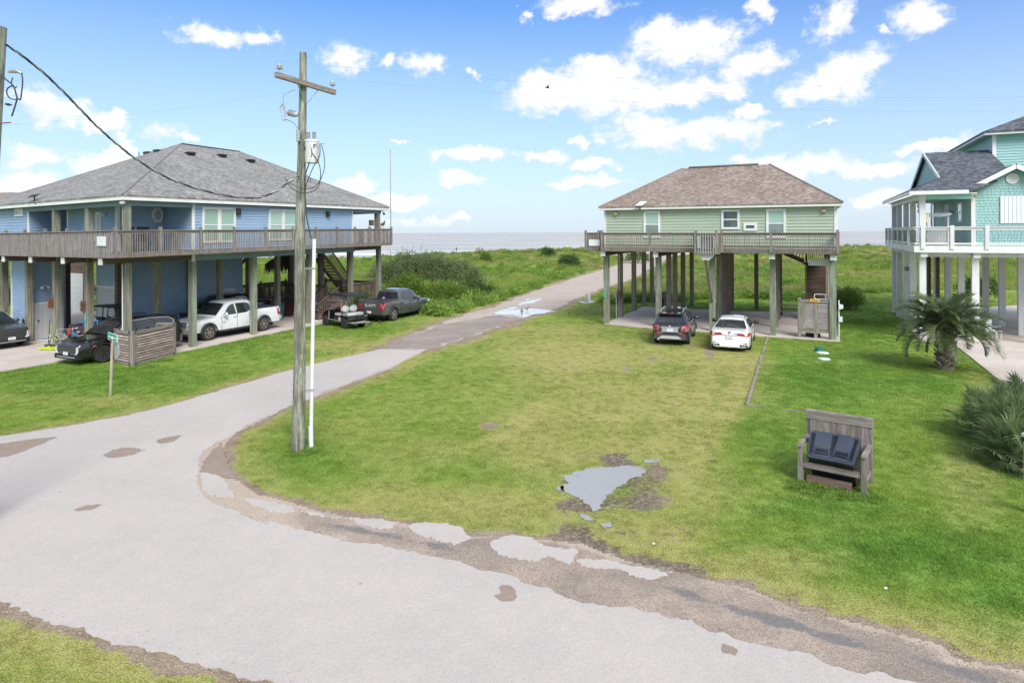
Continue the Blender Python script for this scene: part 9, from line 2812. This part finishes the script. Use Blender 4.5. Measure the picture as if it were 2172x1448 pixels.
# ---- single shrubs
def shrub(name, loc, label, lumps, mat, n, leaf, seed, sprays=0, stems=8, up=0.4, cat='shrub', ratio=0.4, group=None):
 """crown of leaves spread through uneven lumps (x, y, z, r, h), with thin woody stems"""
 r = root(name, loc, 0, label, cat, group)
 rr = random.Random(seed)
 m = MB()
 wsum = sum(l[3] ** 2 for l in lumps)
 for (lx, ly, lz, lr, lh) in lumps:
  k = int(n * lr * lr / wsum)
  for _ in range(k):
   t = rr.uniform(0, 2 * PI); cz = rr.uniform(-0.5, 1.0); q = (0.35 + 0.75 * rr.random() ** 0.6)
   sz = math.sqrt(max(0, 1 - cz * cz)); w = 1 + 0.3 * math.sin(3 * t + seed) * sz + 0.2 * math.sin(7 * t + lx)
   p = Vector((lx + lr * q * w * sz * math.cos(t), ly + lr * q * w * sz * math.sin(t), lz + lh * q * cz))
   if p.z < 0.02: continue
   leaf_quad(m, p, rr, leaf * rr.uniform(0.6, 1.5), up, ratio=ratio)
 for _ in range(sprays):
  lx, ly, lz, lr, lh = rr.choice(lumps)
  t = rr.uniform(0, 2 * PI); a = Vector((lx + lr * 0.6 * math.cos(t) * rr.random(), ly + lr * 0.6 * math.sin(t) * rr.random(), lz + lh * rr.uniform(0.2, 0.8)))
  d = Vector((math.cos(t) * rr.uniform(0.1, 0.8), math.sin(t) * rr.uniform(0.1, 0.8), rr.uniform(0.5, 1.2))).normalized()
  L = rr.uniform(0.4, 1.1) * min(1.3, lr)
  for i in range(16):
   p = a + d * (L * i / 15) + Vector((0, 0, -0.15 * (i / 15) ** 2))
   leaf_quad(m, p, rr, leaf * rr.uniform(0.6, 1.0), d=d + Vector((rr.gauss(0, 0.6), rr.gauss(0, 0.6), rr.gauss(0, 0.4))), ratio=ratio)
 m.build('crown', mat, r)
 m = MB()
 for i in range(stems):
  lx, ly, lz, lr, lh = lumps[i % len(lumps)]
  b = Vector((lx * 0.6 + rr.uniform(-0.2, 0.2), ly * 0.6 + rr.uniform(-0.2, 0.2), 0)); e = Vector((lx + rr.uniform(-0.4, 0.4) * lr, ly + rr.uniform(-0.4, 0.4) * lr, lz + lh * 0.7))
  m.tube([b, b.lerp(e, 0.5) + Vector((rr.uniform(-0.1, 0.1), rr.uniform(-0.1, 0.1), 0)), e], [0.05, 0.035, 0.012], 5)
 m.build('stems', m_stem, r, True)
 return r

def at_px(px, py):
 g = G(px, py); g.z = zt(g.x, g.y)
 return g
g = G(905, 622)
big = [(-4.4, 0.6, 1.2, 1.4, 1.5), (-3.1, -0.2, 1.6, 1.5, 1.7), (-1.7, 0.5, 2.1, 1.5, 1.7), (-0.4, -0.3, 1.9, 1.5, 1.7), (0.9, 0.6, 1.9, 1.5, 1.6), (2.2, -0.1, 1.6, 1.4, 1.5), (3.4, 0.5, 1.5, 1.3, 1.4), (4.4, 0.0, 1.1, 1.1, 1.2), (-2.4, 1.6, 1.8, 1.5, 1.6), (0.4, 1.7, 1.8, 1.5, 1.5)]
shrub('willowy_shrub', Vector((g.x, g.y, 0)), 'large grey green willowy shrub thicket between the blue house and the track', big, m_shrubleaf, 17000, 0.22, 41, sprays=420, stems=16, up=0.9, ratio=0.22)
for k, (px, py, lumps, lab, sd, mt, nn, lf) in enumerate((
  (868, 642, [(-0.9, 0, 0.9, 0.9, 1.0), (0, 0.2, 1.3, 0.9, 1.1), (0.7, -0.1, 0.9, 0.8, 0.9), (0.2, 0.6, 0.6, 0.9, 0.7)], 'bright green vine covered bush right behind the grey pickup', 42, m_vineleaf, 3600, 0.17),
  (950, 640, [(-1.6, 0, 0.5, 1.0, 0.7), (-0.4, 0.3, 0.7, 1.1, 0.8), (0.9, 0, 0.6, 1.1, 0.7), (1.9, 0.4, 0.4, 0.9, 0.6)], 'low bright vine mound in front of the willowy shrub', 43, m_vineleaf, 4200, 0.16),
  (1004, 628, [(-0.8, 0, 0.5, 0.9, 0.7), (0.3, 0.2, 0.7, 0.9, 0.8), (1.2, 0, 0.4, 0.8, 0.6)], 'dark green bush at the right foot of the willowy shrub', 44, m_bushleaf, 2600, 0.16),
  (1206, 571, [(-0.7, 0, 0.8, 0.9, 0.9), (0.3, 0.1, 1.0, 1.0, 1.0), (0.9, -0.1, 0.7, 0.8, 0.8)], 'round dark bush alone in the dunes left of the track', 45, m_bushleaf, 2600, 0.2),
  (1028, 562, [(0, 0, 0.7, 0.9, 0.9), (0.6, 0.1, 0.5, 0.7, 0.6)], 'small bright green bush on the dune beyond the willowy shrub', 46, m_vineleaf, 1500, 0.2),
  (1164, 557, [(-0.6, 0, 0.7, 0.8, 0.8), (0.4, 0, 0.7, 0.8, 0.8)], 'dark scrub bush on the dune crest beside the track', 47, m_bushleaf, 1700, 0.2),
  (1352, 558, [(-1.2, 0, 0.8, 1.2, 1.2), (0.2, 0, 1.2, 1.3, 1.3), (1.4, 0.2, 0.7, 1.1, 1.0)], 'green bush at the dune cut seen between the stilts of the green house', 48, m_vineleaf, 2600, 0.25),
  (761, 668, [(-0.45, 0, 0.6, 0.6, 0.75), (0.3, 0.1, 0.8, 0.65, 0.8), (0.7, -0.1, 0.45, 0.5, 0.6)], 'dark leafy bush between the golf cart canopy and the grey pickup', 49, m_bushleaf, 3000, 0.12),
  (1796, 655, [(-0.8, 0, 0.6, 0.9, 0.7), (0.4, 0.3, 0.7, 0.9, 0.8), (-0.2, -0.4, 0.4, 0.8, 0.55)], 'leafy bush on the lawn end just right of the green house', 50, m_vineleaf, 3400, 0.15),
  (2084, 640, [(-0.9, 0, 0.8, 1.0, 1.0), (0.5, 0.2, 0.9, 1.0, 1.0)], 'dark bush seen between the white stilts of the aqua house', 51, m_bushleaf, 2600, 0.16))):
 shrub('bush', at_px(px, py), lab, lumps, mt, nn, lf, sd, sprays=30, stems=5, cat='bush')
# yellow flowers behind the pickup
g = at_px(886, 640)
r = root('yellow_wildflowers', g, 0, 'patch of yellow wildflowers behind the grey pickup', 'wildflowers')
rr = random.Random(6)
m, ms = MB(), MB()
for i in range(46):
 x, y, z = rr.gauss(0, 0.9), rr.gauss(0, 0.5), rr.uniform(0.5, 1.5)
 ms.tube([(x, y, 0), (x + rr.uniform(-.1, .1), y, z)], 0.008, 3)
 for q in range(5):
  a = 2 * PI * q / 5; m.add([(x, y, z), (x + 0.07 * math.cos(a - .4), y + 0.07 * math.sin(a - .4), z + 0.02), (x + 0.1 * math.cos(a), y + 0.1 * math.sin(a), z + 0.03), (x + 0.07 * math.cos(a + .4), y + 0.07 * math.sin(a + .4), z + 0.02)], [(0, 1, 2, 3)])
m.build('petals', m_flower, r, kind='stuff'); ms.build('flower_stems', m_vineleaf, r, kind='stuff')

# ---- feather palm
def feather_palm():
 g = G(2006, 783)
 r = root('pindo_palm', g, 0, 'stout grey green feather palm on the lawn before the aqua house', 'palm tree')
 rr = random.Random(12)
 m = MB(); rings = 14; vs = []
 m.tube([(0.03 * math.sin(i), 0.03 * math.cos(i * 1.7), 1.55 * i / rings) for i in range(rings + 1)], [0.29 + 0.03 * math.sin(i * 2.2) - 0.03 * i / rings for i in range(rings + 1)], 14)
 m.build('trunk', m_palmtrunk, r, True, 60)
 for i in range(60):
  a = i * 2.399; z = 0.08 + 1.5 * i / 60; rad = 0.27
  c, s = math.cos(a), math.sin(a)
  m = MB(); b = Vector((c * rad, s * rad, z)); e = b + Vector((c * 0.13, s * 0.13, 0.17))
  m.beam(b, e, 0.13, 0.045); m.build('leaf_base', m_palmboot, r)
 protos = []
 for k in range(6):
  pr = random.Random(50 + k)
  L = pr.uniform(1.75, 2.2); n = 52; m = MB()
  droop = pr.uniform(0.75, 1.1)
  pts = []
  for i in range(n + 1):
   t = i / n
   ang = -droop * 1.75 * t ** 1.25
   pts.append((t, ang))
  pos = Vector((0, 0, 0)); path = [pos.copy()]
  for i in range(n):
   a = pts[i][1]; pos = pos + Vector((math.cos(a), 0, math.sin(a))) * (L / n); path.append(pos.copy())
  m.tube(path[::3], [0.022 * (1 - 0.85 * i / len(path[::3])) for i in range(len(path[::3]))], 5, mi=1)
  for i in range(7, n):
   t = i / n; d = (path[i + 1] - path[i]).normalized(); up = Vector((-d.z, 0, d.x))
   ll = 0.62 * math.sin(PI * min(1, 0.16 + 0.84 * t)) ** 0.65 * (1 - 0.3 * t) + 0.1
   for sd in (1, -1):
    out = (Vector((0, sd, 0)) * 0.75 + d * 0.55 + up * pr.uniform(0.25, 0.6)).normalized()
    tip = (out + Vector((0, 0, -0.25))).normalized()
    w = up.cross(out).normalized() * 0.013 + d * 0.008
    a = path[i]; b = a + out * ll * 0.55; c = b + tip * ll * 0.45
    m.add([tuple(a - w), tuple(a + w), tuple(b + w * 0.9), tuple(c), tuple(b - w * 0.9)], [(0, 1, 2, 3, 4)])
  protos.append(m.mesh('frond', [m_palmleaf, m_palmrib]))
 N = 54
 for i in range(N):
  o = link_mesh('frond', protos[i % 6], r)
  t = i / N
  a = i * 2.399 + rr.uniform(-0.15, 0.15)
  lift = math.radians(84 - 84 * t ** 0.95 + rr.uniform(-6, 6))
  o.location = (0.14 * math.cos(a), 0.14 * math.sin(a), 1.8 - 0.25 * t)
  o.rotation_euler = Euler((rr.uniform(-0.25, 0.25), -lift, a), 'XYZ')
  s = (0.88 + 0.12 * t) * rr.uniform(0.9, 1.08)
  o.scale = (s, s, s)
 m = MB()
 for i in range(60):
  a = rr.uniform(2.2, 4.2); q = Vector((0.15 * math.cos(a), 0.15 * math.sin(a) - 0.1, 1.6)); e = q + Vector((rr.uniform(-0.55, 0.0), rr.uniform(-0.5, -0.2), rr.uniform(-0.3, 0.15)))
  m.tube([q, q.lerp(e, 0.5) + Vector((0, 0, 0.08)), e], 0.012, 4)
 m.build('fruit_stalk', M('orange_fruit_stalk', (0.42, 0.12, 0.045), 0.7, (0.33, 0.09, 0.03)), r, True)
m_palmtrunk = M('palm_trunk_bark', (0.22, 0.18, 0.14), 0.95, (0.11, 0.085, 0.065), 5.0, (1, 1, 1.5), 0.5, 0.0, 0.8)
m_palmboot = M('palm_leaf_bases', (0.30, 0.255, 0.21), 0.9, (0.17, 0.135, 0.105), 6.0, (1, 1, 1), 0.5, 0.25, 0.6)
m_palmrib = M('palm_leaf_rib', (0.22, 0.24, 0.11), 0.6, (0.28, 0.25, 0.12), 4.0, (1, 1, 1), 0.5, 0.0)
feather_palm()

# ---- fan palms at the right edge
def fan_palms():
 protos = []
 for k in range(5):
  rr = random.Random(70 + k); m = MB()
  pet = rr.uniform(0.4, 0.7)
  m.tube([(0, 0, 0), (pet * 0.5, 0, 0.03), (pet, 0, 0)], [0.014, 0.011, 0.008], 5, mi=1)
  nseg = 18; R = rr.uniform(0.42, 0.55)
  for i in range(nseg):
   a = math.radians(-118 + 236 * i / (nseg - 1)) + rr.uniform(-0.03, 0.03)
   d = Vector((math.cos(a), math.sin(a), 0.12 * math.cos(2 * a) + rr.uniform(-0.05, 0.06)))
   ll = R * (0.75 + 0.25 * math.cos(a * 0.8)) * rr.uniform(0.9, 1.08)
   s = Vector((-math.sin(a), math.cos(a), 0)) * (0.021)
   b = Vector((pet, 0, 0)); mid = b + d * ll * 0.55; tip = b + d * ll + Vector((0, 0, -0.06 * rr.random() - 0.02))
   m.add([tuple(b), tuple(mid + s + Vector((0, 0, 0.012))), tuple(tip), tuple(mid - s + Vector((0, 0, -0.008)))], [(0, 1, 2, 3)])
  protos.append(m.mesh('fan_frond', [m_fanleaf, m_palmrib]))
 rr = random.Random(31)
 for (px, py, H, n, k, lab) in ((2098, 930, 0.55, 46, 1.0, 'fan palm clump with spiky grey green leaves, leftmost at the right edge'), (2145, 985, 0.35, 40, 0.95, 'low fan palm in front of the taller fan palms at the right edge'),
         (2168, 905, 0.65, 40, 1.0, 'fan palm behind the pale fence post'), (2185, 1000, 0.35, 34, 0.95, 'fan palm at the foot of the pale fence post, cut by the edge'), (2150, 958, 0.6, 40, 1.0, 'middle fan palm of the dense clump at the right edge')):
  g = G(px, py)
  r = root('fan_palm', g, 0, lab, 'palm', 'fan palms at the right edge')
  m = MB(); m.tube([(0, 0, -0.02), (0.02, 0, H * 0.6), (0, 0.02, H)], [0.12, 0.11, 0.09], 10); m.build('trunk', m_palmtrunk, r, True)
  for i in range(n):
   o = link_mesh('frond', protos[i % 5], r)
   t = i / n; a = i * 2.399 + rr.uniform(-0.2, 0.2)
   lift = math.radians(78 - 100 * t + rr.uniform(-8, 8))
   o.location = (0.05 * math.cos(a), 0.05 * math.sin(a), H * (1.0 - 0.45 * t))
   o.rotation_euler = (rr.uniform(-0.5, 0.5), -lift, a)
   s = k * rr.uniform(0.8, 1.1); o.scale = (s, s, s)
  m = MB()
  for i in range(26):
   a = rr.uniform(0, 2 * PI); q = Vector((0.09 * math.cos(a), 0.09 * math.sin(a), H * rr.uniform(0.3, 0.8))); e = q + Vector((math.cos(a) * rr.uniform(0.2, 0.45), math.sin(a) * rr.uniform(0.2, 0.45), -H * 0.5))
   e.z = max(e.z, 0.03)
   leaf_quad(m, q, rr, 0.4, d=(e - q), ratio=0.16)
  m.build('dead_leaves', m_deadleaf, r)
m_deadleaf = M('dry_palm_leaf', (0.36, 0.28, 0.18), 0.9, (0.22, 0.16, 0.10), 5.0, (1, 1, 1), 0.5, 0.0)
fan_palms()
# bits of litter on the lawn and the road
for k, (px, py, lab) in enumerate(((1878, 1251, 'small white scrap of litter on the lower right lawn'), (1386, 1156, 'small white scrap of litter near the lawn puddle'))):
 g = G(px, py)
 m = MB(); m.add([(-0.02, -0.012, 0.03), (0.03, -0.01, 0.035), (0.025, 0.012, 0.045), (-0.015, 0.012, 0.04), (-0.02, -0.012, 0.025), (0.03, -0.01, 0.03), (0.025, 0.012, 0.04), (-0.015, 0.012, 0.035)], [(0, 1, 2, 3), (7, 6, 5, 4), (0, 4, 5, 1), (1, 5, 6, 2), (2, 6, 7, 3), (3, 7, 4, 0)])
 o = m.build('litter', m_signwhite); o.location = g; tag(o, lab, 'litter')
